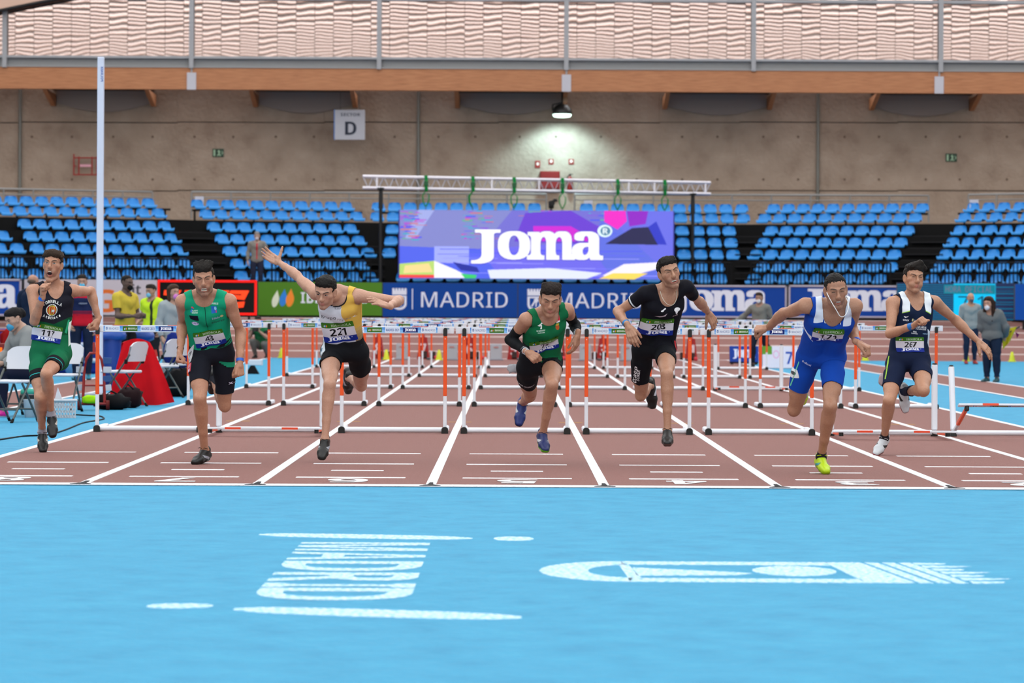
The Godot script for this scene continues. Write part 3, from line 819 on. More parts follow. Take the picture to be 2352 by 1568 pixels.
	for q in [[-60.0, 350.0, 432.0, 441.0, 6, "behind the block by the tall white pole"], [440.0, 1255.0, 440.5, 446.0, 9, "running from the steward's block to the camera post"], [1320.0, 2133.0, 446.5, 449.0, 9, "between the camera post and the corner block"], [2224.0, 2420.0, 447.0, 444.0, 3, "behind the corner block over the official clock"]]:
		var dd := 102.4
		var g := thing("guard_rail", "grey tubular guard rail %s" % q[5], "railing")
		var n: int = q[4]
		for i in n + 1:
			var t := float(i) / n
			var p := W(lerpf(q[0], q[1], t), lerpf(q[2], q[3], t), dd)
			st = mb(); tube(st, Vector3(p.x, p.y - 0.85, p.z), p, 0.028, 0.028, 8); obj("post", st, galv, g)
		var a := W(q[0], q[2], dd); var b := W(q[1], q[3], dd)
		st = mb(); tube(st, a, b, 0.032, 0.032, 8); obj("top_rail", st, galv, g)
		st = mb(); tube(st, a - Vector3(0, 0.17, 0), b - Vector3(0, 0.17, 0), 0.02, 0.02, 8); obj("mid_rail", st, galv, g)
	# upper walkway the rail and top row stand on
	st = mb()
	for i in cols.size() - 1:
		var a := stand_at(cols[i], 0.58); var b := stand_at(cols[i + 1], 0.58)
		quad(st, a + Vector3(0, 3.42, 0), Vector3(a.x, 3.42, -104), Vector3(b.x, 3.42, -104), b + Vector3(0, 3.42, 0))
	structure("walkway", st, mat(Color(0.5, 0.44, 0.39), 0.9), stand)
	# black bar railing in front of the two lowest rows
	var bars := [[-60.0, 186.0], [192.0, 445.0], [624.0, 850.0], [1570.0, 1680.0], [1725.0, 1882.0], [1888.0, 2045.0], [2135.0, 2267.0], [2273.0, 2400.0]]
	var where := ["by the corner block", "behind the tall white pole", "below the steward's block", "at the far edge of the big screen", "below the wide block, next to the stairs", "below the wide block, next to the corner", "above the official clock", "at the end past the official clock"]
	for i in bars.size():
		var q: Array = bars[i]
		var g := thing("bar_railing", "black bar railing in front of seats %s" % where[i], "railing")
		var n := int((q[1] - q[0]) / 8.6)
		var y0 := seat_y(6) - 0.12; var y1 := seat_y(5) + 0.22
		var stb := mb()
		for k in n + 1:
			var p := stand_at(lerpf(q[0], q[1], float(k) / n), 6.75)
			box(stb, p + Vector3(0, (y0 + y1) * 0.5, 0), Vector3(0.034, y1 - y0, 0.03))
		var bo := obj("bars", stb, black, g); bo.set_meta("kind", "stuff")
		st = mb()
		var a := stand_at(q[0], 6.75); var b := stand_at(q[1], 6.75)
		for y: float in [y0, y1]: tube(st, a + Vector3(0, y, 0), b + Vector3(0, y, 0), 0.022, 0.022, 6)
		obj("rails", st, black, g)
		for p in [a, b]:
			st = mb(); slab(st, p + Vector3(-0.025, y0 - 0.2, -0.025), p + Vector3(0.025, y1, 0.025)); obj("post", st, black, g)
	build_screen()

func build_screen() -> void:
	var W0 := 1024; var H0 := 264
	var im := new_img(W0, H0, Color(0.36, 0.42, 0.86))
	var r := RandomNumberGenerator.new(); r.seed = 404
	# soft lilac and blue facets
	var facets := [[0, 0, 420, 0, 300, 150, 0, 140, Color(0.50, 0.52, 0.78)], [420, 0, 780, 0, 700, 120, 300, 150, Color(0.44, 0.42, 0.80)], [0, 140, 300, 150, 420, 264, 0, 264, Color(0.30, 0.38, 0.90)], [760, 0, 1024, 0, 1024, 264, 900, 140, Color(0.40, 0.42, 0.88)], [300, 150, 700, 120, 800, 264, 380, 264, Color(0.42, 0.40, 0.90)], [130, 140, 260, 140, 260, 210, 130, 200, Color(0.62, 0.66, 0.97)], [70, 0, 130, 0, 60, 110, 20, 110, Color(0.62, 0.66, 0.88)]]
	for f in facets:
		draw_poly(im, PackedVector2Array([Vector2(f[0], f[1]), Vector2(f[2], f[3]), Vector2(f[4], f[5]), Vector2(f[6], f[7])]), f[8])
	var cols := [Color(0.1, 0.75, 0.75), Color(0.85, 0.1, 0.75), Color(0.95, 0.45, 0.3), Color(0.15, 0.25, 0.95), Color(0.3, 0.8, 0.4), Color(0.55, 0.2, 0.85)]
	for k in 150:
		# short glitch dashes in two clusters and behind the word
		var cl := k % 3
		var x := [r.randf_range(0, 60), r.randf_range(230, 330), r.randf_range(430, 770)][cl] as float
		var y := [r.randf_range(5, 120), r.randf_range(0, 110), r.randf_range(0, 90)][cl] as float
		var c: Color = cols[r.randi() % 6]
		im.fill_rect(Rect2i(int(x), int(y), r.randi_range(8, 46), r.randi_range(2, 5)), c.lerp(Color(0.5, 0.45, 0.85), 0.35))
	draw_poly(im, PackedVector2Array([Vector2(470, 10), Vector2(640, 0), Vector2(760, 70), Vector2(720, 130), Vector2(430, 120), Vector2(450, 60)]), Color(0.40, 0.22, 0.80))
	draw_poly(im, PackedVector2Array([Vector2(500, 60), Vector2(640, 60), Vector2(740, 118), Vector2(500, 118)]), Color(0.80, 0.10, 0.80))
	draw_poly(im, PackedVector2Array([Vector2(765, 0), Vector2(845, 0), Vector2(850, 40), Vector2(815, 72), Vector2(765, 42)]), Color(0.93, 0.12, 0.75))
	draw_poly(im, PackedVector2Array([Vector2(850, 0), Vector2(930, 0), Vector2(920, 50), Vector2(860, 60)]), Color(0.55, 0.1, 0.75))
	draw_poly(im, PackedVector2Array([Vector2(770, 128), Vector2(870, 66), Vector2(930, 62), Vector2(968, 130)]), Color(0.10, 0.10, 0.28))
	draw_poly(im, PackedVector2Array([Vector2(930, 62), Vector2(960, 40), Vector2(1000, 130), Vector2(965, 128)]), Color(0.16, 0.2, 0.75))
	for k in 26:
		var y := r.randf_range(150, 258)
		im.fill_rect(Rect2i(r.randi_range(0, 700), int(y), r.randi_range(120, 420), 2), Color(0.20, 0.22, 0.95).lerp(Color(0.7, 0.7, 1.0), r.randf()))
	draw_poly(im, PackedVector2Array([Vector2(0, 208), Vector2(130, 196), Vector2(130, 258), Vector2(0, 258)]), Color(0.72, 0.85, 0.42))
	draw_poly(im, PackedVector2Array([Vector2(20, 215), Vector2(110, 206), Vector2(125, 240), Vector2(15, 244)]), Color(0.95, 0.85, 0.55))
	draw_poly(im, PackedVector2Array([Vector2(0, 250), Vector2(130, 250), Vector2(130, 262), Vector2(0, 262)]), Color(0.95, 0.25, 0.25))
	draw_poly(im, PackedVector2Array([Vector2(130, 196), Vector2(210, 230), Vector2(270, 262), Vector2(130, 262)]), Color(0.97, 0.96, 0.97))
	draw_poly(im, PackedVector2Array([Vector2(200, 200), Vector2(290, 220), Vector2(300, 240), Vector2(230, 232)]), Color(0.1, 0.15, 0.6))
	draw_poly(im, PackedVector2Array([Vector2(230, 245), Vector2(290, 250), Vector2(285, 263), Vector2(245, 263)]), Color(0.2, 0.8, 0.4))
	draw_poly(im, PackedVector2Array([Vector2(330, 230), Vector2(560, 222), Vector2(760, 240), Vector2(700, 263), Vector2(340, 263)]), Color(0.88, 0.90, 0.99))
	draw_poly(im, PackedVector2Array([Vector2(760, 250), Vector2(840, 205), Vector2(1010, 195), Vector2(960, 225), Vector2(820, 262)]), Color(0.97, 0.93, 0.98))
	draw_poly(im, PackedVector2Array([Vector2(745, 262), Vector2(800, 240), Vector2(930, 240), Vector2(880, 264)]), Color(0.98, 0.85, 0.35))
	# the word, with a dark rim
	for o in [Vector2(-2, 2), Vector2(2, 2), Vector2(0, 3), Vector2(0, -2)]: draw_logo_word(im, Rect2(Vector2(272, 76) + o, Vector2(486, 128)), Color(0.25, 0.22, 0.75))
	draw_logo_word(im, Rect2(272, 76, 486, 128), Color(1, 1, 1))
	draw_poly(im, ell(768, 78, 28, 24, 24), Color(0.88, 0.97, 0.97)); draw_poly(im, ell(770, 78, 19, 17, 20), Color(0.30, 0.50, 0.62)); draw_text(im, "R", Rect2(760, 67, 20, 22), Color(0.92, 0.97, 0.97))
	for y in range(0, H0, 4):
		for x in range(0, W0, 256): im.blend_rect(new_img(256, 1, Color(0.2, 0.2, 0.55, 0.16)), Rect2i(0, 0, 256, 1), Vector2i(x, y))
	var d := 94.7
	var a := W(918, 481.5, d); var b := W(1546, 642, d); a.y = W(1232, 483, d).y
	var c := Vector3((a.x + b.x) * 0.5, (a.y + b.y) * 0.5, -d)
	var w := b.x - a.x; var h := a.y - b.y
	var t := thing("led_screen", "large bright LED screen with a white sponsor word on purple and blue", "screen", c)
	var st := mb(); box(st, Vector3(0, 0, -0.14), Vector3(w, h, 0.2), Basis.IDENTITY, 0.01); obj("cabinet", st, mat(Color(0.02, 0.02, 0.03), 0.5), t)
	st = mb(); quad_uv(st, Vector3(-w, h, 0) * 0.5, Vector3(w, h, 0) * 0.5, Vector3(w, -h, 0) * 0.5, Vector3(-w, -h, 0) * 0.5)
	im.generate_mipmaps()
	var m := StandardMaterial3D.new(); m.albedo_color = Color(0.02, 0.02, 0.02); m.roughness = 0.6
	m.emission_enabled = true; m.emission_texture = ImageTexture.create_from_image(im); m.emission = Color(1, 1, 1); m.emission_operator = BaseMaterial3D.EMISSION_OP_MULTIPLY; m.emission_energy_multiplier = 1.0
	obj("display", st, m, t, Vector3(0, 0, -0.03))
	var al := AreaLight3D.new(); al.name = "screen_light"; al.area_size = Vector2(w, h); al.light_color = Color(0.62, 0.62, 1.0); al.light_energy = 1.2; al.shadow_enabled = true
	al.area_range = 120.0; al.area_attenuation = 2.0
	t.add_child(al); al.position = Vector3(0, 0, 0.06); al.rotation.y = PI
	st = mb(); box(st, Vector3(-w * 0.5 - 0.02, 0, -0.05), Vector3(0.03, h, 0.1)); box(st, Vector3(w * 0.5 + 0.02, 0, -0.05), Vector3(0.03, h, 0.1)); obj("edge_strip", st, mat(Color(0.05, 0.15, 0.6), 0.5), t)
	# truss it hangs from
	var white := mat(Color(0.88, 0.87, 0.9), 0.35, 0.2)
	var pl := W(833, 404.5, 94.6); var pr := W(1632, 419.5, 97.4)
	var tr := thing("lighting_truss", "white metal truss hung with green straps above the screen", "truss")
	var dn := 0.335; var dz := Vector3(0, 0, -0.33)
	for o in [Vector3.ZERO, Vector3(0, -dn, 0), dz, dz + Vector3(0, -dn, 0)]:
		st = mb(); tube(st, pl + o, pr + o, 0.043, 0.043, 10); obj("chord", st, white, tr)
	var n := 34
	for k in n:
		var p := pl.lerp(pr, float(k) / n); var q := pl.lerp(pr, (k + 0.5) / n); var q2 := pl.lerp(pr, (k + 1.0) / n)
		for o in [Vector3.ZERO, dz]:
			st = mb(); pipe(st, [p + o, q + o + Vector3(0, -dn, 0), q2 + o], 0.014, 6)
			obj("brace", st, mat(Color(0.74, 0.74, 0.78), 0.35, 0.4), tr)
	for k: float in [0.04, 0.365, 0.5, 0.76, 0.835, 0.985]:
		var p := pl.lerp(pr, k)
		st = mb(); box(st, p + Vector3(0, -dn * 0.5, 0), Vector3(0.05, dn, 0.06)); obj("frame_plate", st, white, tr)
	# straps
	var green := mat(Color(0.02, 0.50, 0.22), 0.6)
	var lab := ["beside the first truss leg", "second from the leg by the steward's block", "third from the leg by the steward's block", "just in front of the camera post", "second from the leg at the screen's far end", "beside the truss leg at the screen's far end"]
	var i := 0
	for px: float in [975.0, 1081.0, 1175.0, 1286.0, 1414.0, 1524.0]:
		var k := (px - 833.0) / 799.0
		var p := pl.lerp(pr, k)
		var sg := thing("ratchet_strap", "green strap looped round the truss, %s" % lab[i], "strap", p, 0.0, "green straps on the truss")
		st = mb()
		var wz := 0.07
		pipe(st, [Vector3(0, 0.05, wz), Vector3(0.015, -0.1, wz + 0.01), Vector3(0.0, -0.22, wz + 0.03), Vector3(0.02, -dn - 0.06, wz)], 0.05, 6)
		obj("loop", st, green, sg)
		st = mb(); box(st, Vector3(0.01, -0.18, wz + 0.05), Vector3(0.13, 0.16, 0.06), Basis.IDENTITY, 0.02); obj("ratchet", st, mat(Color(0.02, 0.34, 0.16), 0.5), sg)
		for s: float in [-0.09, 0.1]:
			if i == 1 and s > 0.0: s = -0.12
			st = mb(); pipe(st, [Vector3(0, -dn - 0.05, wz), Vector3(s, -dn - 0.2, wz), Vector3(s * 0.9, -dn - 0.36, wz), Vector3(s * 0.1, -dn - 0.52, wz)], 0.018, 6); obj("tail", st, green, sg)
		st = mb(); tube(st, Vector3(0, -dn - 0.5, wz), Vector3(0, c.y + h * 0.5 - p.y, wz), 0.012, 0.012, 6); obj("hook_chain", st, mat(Color(0.35, 0.35, 0.38), 0.4, 0.6), sg)
		i += 1
	var blk := mat(Color(0.015, 0.015, 0.018), 0.5)
	for q in [[874.0, 0.051, "black truss leg rising beside the steward's block"], [1590.5, 0.948, "black truss leg rising at the far end of the screen"]]:
		var p := pl.lerp(pr, q[1])
		var lg := thing("truss_leg", q[2], "stand", Vector3(p.x, 0.9, p.z))
		st = mb(); tube(st, Vector3.ZERO, Vector3(0, p.y - dn - 0.9 + 0.02, 0), 0.05, 0.05, 10); obj("mast", st, blk, lg)
		st = mb(); tube(st, Vector3(0, p.y - dn - 1.5, 0), Vector3(0, p.y - dn - 0.9, 0), 0.07, 0.055, 10); box(st, Vector3(0, p.y - dn - 0.92, 0), Vector3(0.2, 0.05, 0.3)); obj("head", st, blk, lg)
		st = mb(); box(st, Vector3(0, 0.15, 0), Vector3(0.9, 0.3, 0.9), Basis.IDENTITY, 0.03); obj("base", st, blk, lg)
	# post with a film camera behind the screen
	var cp := W(1266.0, 480.0, 100.5)
	var tc := thing("video_camera", "black video camera on a stand in the gap of the top row", "camera", Vector3(cp.x, 3.45, cp.z))
	st = mb(); tube(st, Vector3.ZERO, Vector3(0, 0.95, 0), 0.05, 0.04, 8); tube(st, Vector3(0, 0.5, 0), Vector3(-0.18, 0, 0.1), 0.03, 0.03, 6); tube(st, Vector3(0, 0.5, 0), Vector3(0.18, 0, 0.1), 0.03, 0.03, 6); obj("tripod", st, blk, tc)
	st = mb(); box(st, Vector3(0, 1.08, 0.05), Vector3(0.17, 0.24, 0.42), Basis.IDENTITY, 0.03); tube(st, Vector3(0.02, 1.12, 0.25), Vector3(0.03, 1.12, 0.45), 0.07, 0.085, 10); box(st, Vector3(0.12, 1.22, 0), Vector3(0.14, 0.1, 0.16), Basis.IDENTITY, 0.02); obj("body", st, blk, tc)

# ---------------------------------------------------------------- perimeter boards
func board(called: String, x0: float, x1: float, y0: float, y1: float, d: float, im: Image, label: String, cat := "board", frame := Color(0, 0, 0, 0), thick := 0.12) -> Node3D:
	var a := W(x0, y0, d); var b := W(x1, y1, d)
	var w := b.x - a.x; var h := a.y - b.y
	var c := Vector3((a.x + b.x) * 0.5, W((x0 + x1) * 0.5, (y0 + y1) * 0.5, d).y, -d)
	var t := thing(called, label, cat, c)
	var st := mb(); box(st, Vector3(0, 0, -thick * 0.5 - 0.006), Vector3(w, h, thick), Basis.IDENTITY, 0.008); obj("panel", st, mat(Color(0.3, 0.32, 0.36), 0.6), t)
	for q: float in [-0.42, 0.42]:
		st = mb(); slab(st, Vector3(w * q - 0.03, -h * 0.5 - 0.3, -thick), Vector3(w * q + 0.03, -h * 0.5, -thick * 0.5)); obj("foot", st, mat(Color(0.12, 0.12, 0.13), 0.6), t)
	if im:
		st = mb(); quad_uv(st, Vector3(-w * 0.497, h * 0.497, 0), Vector3(w * 0.497, h * 0.497, 0), Vector3(w * 0.497, -h * 0.497, 0), Vector3(-w * 0.497, -h * 0.497, 0))
		obj("print", st, img_mat(im, 0.55), t)
	if frame.a > 0.0:
		var fm := mat(frame, 0.5)
		var e := 0.055
		for q in [[Vector3(0, h * 0.5 - e * 0.5, 0.01), Vector3(w, e, 0.04)], [Vector3(0, -h * 0.5 + e * 0.5, 0.01), Vector3(w, e, 0.04)], [Vector3(-w * 0.5 + e * 0.5, 0, 0.01), Vector3(e, h, 0.04)], [Vector3(w * 0.5 - e * 0.5, 0, 0.01), Vector3(e, h, 0.04)]]:
			st = mb(); box(st, q[0], q[1], Basis.IDENTITY, 0.01); obj("frame", st, fm, t)
	return t

func drops(im: Image, o: Vector2, s: float) -> void:
	# three leaf drops: white, blue, orange
	var leaf := func(c: Vector2, w: float, h: float, lean: float, col: Color) -> void:
		var p := PackedVector2Array()
		for k in 24:
			var t := TAU * k / 24.0
			var y := -cos(t)
			var x := sin(t) * (0.5 + 0.5 * -y * -1.0) if y > 0 else sin(t) * pow(1.0 + y, 0.8)
			x = sin(t) * (1.0 if y > 0.1 else pow(clampf((1.0 + y) / 1.1, 0, 1), 0.75))
			p.append(c + Vector2(x * w + lean * -y * h * 0.35, y * h))
		draw_poly(im, p, col)
	leaf.call(o + Vector2(0, 0.3) * s, 0.34 * s, 0.85 * s, 0.55, Color(0.84, 0.89, 0.80))
	leaf.call(o + Vector2(0.72, 0.2) * s, 0.36 * s, 0.85 * s, 0.4, Color(0.20, 0.52, 0.86))
	leaf.call(o + Vector2(1.35, 0.2) * s, 0.40 * s, 0.9 * s, 0.3, Color(0.93, 0.55, 0.20))

func crest(im: Image, r: Rect2, col: Color, bg: Color) -> void:
	# shield with a crown of bars
	var p := r.position; var s := r.size
	for k in 5: im.fill_rect(Rect2i(int(p.x + s.x * 0.21 * k), int(p.y), int(maxf(1, s.x * 0.16)), int(s.y * 0.14)), col)
	im.fill_rect(Rect2i(int(p.x), int(p.y + s.y * 0.1), int(s.x), int(s.y * 0.2)), col)
	var sh := PackedVector2Array([p + Vector2(0, s.y * 0.34), p + Vector2(s.x, s.y * 0.34), p + Vector2(s.x, s.y * 0.75)])
	sh.append_array(ell(p.x + s.x * 0.5, p.y + s.y * 0.72, s.x * 0.5, s.y * 0.28, 12, 0.0, PI))
	draw_poly(im, sh, col)
	var q := p + s * Vector2(0.16, 0.0); var w := s.x * 0.68
	var si := PackedVector2Array([q + Vector2(0, s.y * 0.42), q + Vector2(w, s.y * 0.42), q + Vector2(w, s.y * 0.72)])
	si.append_array(ell(q.x + w * 0.5, q.y + s.y * 0.7, w * 0.5, s.y * 0.19, 12, 0.0, PI))
	draw_poly(im, si, bg)
	draw_poly(im, ell(p.x + s.x * 0.62, p.y + s.y * 0.52, s.x * 0.17, s.y * 0.1, 12), col)
	draw_line_seg(im, p + s * Vector2(0.62, 0.5), p + s * Vector2(0.6, 0.82), s.x * 0.09, col)
	draw_line_seg(im, p + s * Vector2(0.3, 0.8), p + s * Vector2(0.5, 0.58), s.x * 0.12, col)

func build_boards() -> void:
	var d := 93.6
	var bl := Color(0.03, 0.25, 0.60); var wh := Color(0.86, 0.88, 0.94)
	var joma := new_img(768, 200, bl)
	draw_logo_word(joma, Rect2(96, 24, 560, 150), wh)
	var jl := new_img(512, 316, bl); draw_logo_word(jl, Rect2(-364, 38, 840, 236), wh)
	board("advert_board", -90, 49, 640, 726, 89.4, jl, "blue framed sponsor board beside the person in a navy jacket", "board", Color(0.66, 0.64, 0.70))
	board("advert_board", 1501, 1807, 654, 731, d, joma, "blue framed sponsor board behind the masked official who is walking", "board", Color(0.66, 0.64, 0.70))
	board("advert_board", 1811, 2122, 654.5, 731, d + 0.02, joma, "blue framed sponsor board next to the striped official clock", "board", Color(0.66, 0.64, 0.70))
	var go := new_img(768, 256, Color(0.74, 0.72, 0.76))
	draw_text(go, "Go", Rect2(400, 70, 250, 170), Color(0.82, 0.42, 0.18), "Droid Sans", 700)
	draw_text(go, "fit", Rect2(585, 30, 90, 76), Color(0.28, 0.28, 0.30), "Droid Sans", 700)
	board("advert_board", 55, 361, 641, 724, 90.2, go, "white gym board with orange and black letters behind the yellow shirt", "board")
	# red led display
	var led := new_img(512, 180, Color(0.045, 0.045, 0.05))
	var a := W(362, 642.5, 91.0); var b := W(589.5, 723.5, 91.0)
	var t := board("led_display", 362, 589.5, 642.5, 723.5, 91.0, led, "black LED display with glowing red border and slanted figures", "display")
	var w := b.x - a.x; var h := a.y - b.y
	var red := StandardMaterial3D.new(); red.albedo_color = Color(0.3, 0.02, 0.02); red.emission_enabled = true; red.emission = Color(1.0, 0.10, 0.06); red.emission_energy_multiplier = 1.1
	var ora := StandardMaterial3D.new(); ora.albedo_color = Color(0.3, 0.05, 0.02); ora.emission_enabled = true; ora.emission = Color(1.0, 0.26, 0.10); ora.emission_energy_multiplier = 1.2
	var e := 0.06; var st: SurfaceTool
	for q in [[Vector3(0, h * 0.5 - e * 0.5, 0.02), Vector3(w, e, 0.02)], [Vector3(0, -h * 0.5 + e * 0.5, 0.02), Vector3(w, e, 0.02)], [Vector3(-w * 0.5 + e * 0.5, 0, 0.02), Vector3(e, h, 0.02)], [Vector3(w * 0.5 - e * 0.5, 0, 0.02), Vector3(e, h, 0.02)]]:
		st = mb(); box(st, q[0], q[1], Basis.IDENTITY, 0.006); obj("lit_border", st, red, t)
	for q in [[-0.42, "7"], [0.95, "5"], [0.35, "4"], [-1.0, "1"]]:
		if q[1] == "5":
			for poly in [[Vector2(0.66, 0.20), Vector2(1.18, 0.20), Vector2(1.05, -0.06), Vector2(0.62, -0.02), Vector2(0.72, 0.08), Vector2(0.95, 0.06), Vector2(0.98, 0.1), Vector2(0.62, 0.11)], [Vector2(0.72, -0.14), Vector2(1.06, -0.11), Vector2(1.02, -0.27), Vector2(0.72, -0.30)]]:
				st = mb(); extrude(st, PackedVector2Array(poly), 0.02, Transform3D(Basis.IDENTITY, Vector3(0, 0, 0.016))); obj("lit_figure", st, ora, t)
		else:
			for k in 2:
				st = mb(); extrude(st, PackedVector2Array([Vector2(q[0] - 0.2, 0.2 - 0.36 * k), Vector2(q[0] + 0.28, 0.2 - 0.36 * k), Vector2(q[0] + 0.2, 0.06 - 0.36 * k), Vector2(q[0] - 0.22, 0.06 - 0.36 * k)]), 0.02, Transform3D(Basis.IDENTITY, Vector3(0, 0, 0.016))); obj("lit_figure", st, ora, t)
	# green energy board
	var gr := new_img(768, 212, Color(0.30, 0.50, 0.13))
	drops(gr, Vector2(110, 86), 66.0)
	draw_text(gr, "IBERDROLA", Rect2(265, 62, 450, 72), wh, "Droid Sans", 700)
	board("advert_board", 592, 878, 647, 725, d, gr, "green energy company board with white, blue and orange leaf drops", "board")
	var md := new_img(1024, 296, Color(0.0, 0.25, 0.58))
	crest(md, Rect2(70, 46, 110, 190), wh, Color(0.0, 0.25, 0.58))
	im_bar(md, 220, 50, 8, 180, wh)
	draw_text(md, "MADRID", Rect2(290, 78, 660, 132), wh, "Droid Sans", 400)
	board("advert_board", 879, 1189, 649, 729, d, md, "dark blue city board with crest between green board and twin city board", "board")
	board("advert_board", 1189.5, 1499, 651, 731, d, md, "dark blue city board with crest next to the framed sponsor board", "board")
	# striped clock panel
	var ck := new_img(512, 170, Color(0.02, 0.42, 0.56))
	for k in 17: ck.fill_rect(Rect2i(0, k * 10, 512, 6), Color(0.10, 0.13, 0.28))
	ck.fill_rect(Rect2i(248, 2, 184, 166), Color(0.0, 0.70, 0.88))
	ck.fill_rect(Rect2i(205, 8, 225, 42), Color(0.04, 0.45, 0.52))
	draw_text(ck, "HORA OFICIAL", Rect2(212, 14, 206, 28), Color(0.42, 0.38, 0.48), "Droid Sans Mono", 700)
	draw_text(ck, "7.1", Rect2(268, 60, 110, 66), Color(0.05, 0.30, 0.42), "Droid Sans", 400)
	for k in 10: ck.fill_rect(Rect2i(432, 4 + k * 17, 80, 8), Color(0.12, 0.17, 0.30))
	var cb := board("led_clock", 2060, 2329, 649, 735, 91.0, ck, "cyan lit official clock panel with dark stripes behind the long haired woman", "clock")
	for c in cb.get_children():
		if c.name == "print":
			var m: StandardMaterial3D = c.material_override
			m.emission_enabled = true; m.emission_texture = m.albedo_texture; m.emission = Color(1, 1, 1); m.emission_operator = BaseMaterial3D.EMISSION_OP_MULTIPLY; m.emission_energy_multiplier = 0.45
	board("advert_board", 2331, 2600, 652, 736, 90.2, new_img(16, 16, Color(0.02, 0.30, 0.66)), "plain blue board at the end beside the official clock", "board")

func im_bar(im: Image, x: int, y: int, w: int, h: int, c: Color) -> void: im.fill_rect(Rect2i(x, y, w, h), c)

# ---------------------------------------------------------------- hurdles
var bar_mat: StandardMaterial3D

func make_hurdle() -> Node3D:
	var h := Node3D.new(); h.name = "hurdle"
	var white := mat(Color(0.86, 0.88, 0.91), 0.35); var orange := mat(Color(0.90, 0.31, 0.03), 0.45); var blk := mat(Color(0.02, 0.03, 0.02), 0.55)
	var st := mb()
	for s: float in [-1.0, 1.0]:
		var x := 0.515 * s
		st = mb(); box(st, Vector3(x, 0.21, 0), Vector3(0.036, 0.33, 0.03), Basis.IDENTITY, 0.006); obj("lower_post", st, white, h)
		var st2 := mb(); box(st2, Vector3(x, 0.675, 0), Vector3(0.037, 0.605, 0.031), Basis.IDENTITY, 0.006)
		var po := obj("upper_post", st2, orange, h)
		st = mb(); tube(st, Vector3(x, 0.945, 0.014), Vector3(x, 0.945, 0.018), 0.005, 0.005, 8); obj("rivet", st, mat(Color(0.85, 0.85, 0.85), 0.3, 0.6), po)
		# black cap with a round head
		st = mb()
		var p := PackedVector2Array([Vector2(-0.02, 0.975), Vector2(0.02, 0.975), Vector2(0.02, 1.035)])
		p.append_array(ell(0, 1.035, 0.02, 0.019, 8, 0.0, PI))
		extrude(st, p, 0.036, Transform3D(Basis.IDENTITY, Vector3(x, 0, 0.004))); obj("post_cap", st, blk, h)
		# foot rail that runs back, and the rubber foot in front
		st = mb(); box(st, Vector3(x, 0.036, -0.35), Vector3(0.056, 0.05, 0.66), Basis.IDENTITY, 0.012); obj("foot_rail", st, white, h)
		st = mb(); tube(st, Vector3(x, 0.036, -0.675), Vector3(x, 0.036, -0.69), 0.026, 0.02, 10); obj("rail_end", st, blk, h)
		st = mb(); var q := PackedVector2Array([Vector2(-0.033, 0.002), Vector2(0.033, 0.002), Vector2(0.033, 0.042)])
		q.append_array(ell(0, 0.042, 0.033, 0.026, 8, 0.0, PI))
		extrude(st, q, 0.05, Transform3D(Basis.IDENTITY, Vector3(x, 0, 0.02))); obj("rubber_foot", st, blk, h)
		# blue marks along the underside of the rail
		st = mb()
		for k in 6: extrude(st, PackedVector2Array([Vector2(-0.008, 0), Vector2(0.008, 0), Vector2(0, 0.018)]), 0.002, Transform3D(Basis(Vector3.RIGHT, Vector3.FORWARD, Vector3.UP), Vector3(x + 0.008 * s, 0.0105, -0.28 - 0.04 * k)))
		var tr := text_tris("POLANIK", "Droid Sans", 700)
		for i in range(0, tr.size(), 3):
			for k in 3:
				st.set_smooth_group(-1); st.add_vertex(Vector3(x + 0.008 * s + (tr[i + k].y - 0.5) * 0.016, 0.0098, -0.13 - tr[i + k].x * 0.02))
		var mk := obj("rail_marks", st, mat(Color(0.05, 0.22, 0.5), 0.5), h); mk.set_meta("kind", "stuff")
	st = mb(); tube(st, Vector3(-0.49, 0.036, 0.004), Vector3(0.49, 0.036, 0.004), 0.027, 0.027, 12); obj("base_bar", st, white, h)
	# crossbar with print on both faces and a striped upper edge
	st = mb(); box(st, Vector3(0, 1.031, -0.025), Vector3(1.2, 0.07, 0.02), Basis.IDENTITY, 0.004)
	var cb := obj("crossbar", st, white, h)
	if bar_mat == null: bar_mat = img_mat(bar_print(), 0.45)
	st = mb()
	var a := 0.598; var y0 := 0.999; var y1 := 1.063
	quad_uv(st, Vector3(-a, y1, -0.0145), Vector3(a, y1, -0.0145), Vector3(a, y0, -0.0145), Vector3(-a, y0, -0.0145)); obj("front_print", st, bar_mat, cb)
	st = mb(); quad_uv(st, Vector3(a, y1, -0.0355), Vector3(-a, y1, -0.0355), Vector3(-a, y0, -0.0355), Vector3(a, y0, -0.0355)); obj("back_print", st, bar_mat, cb)
	for s: float in [-0.29, 0.26]:
		st = mb(); box(st, Vector3(s, 1.0645, -0.025), Vector3(0.155, 0.006, 0.0215)); obj("red_stripe", st, mat(Color(0.88, 0.27, 0.10), 0.45), cb)
	return h

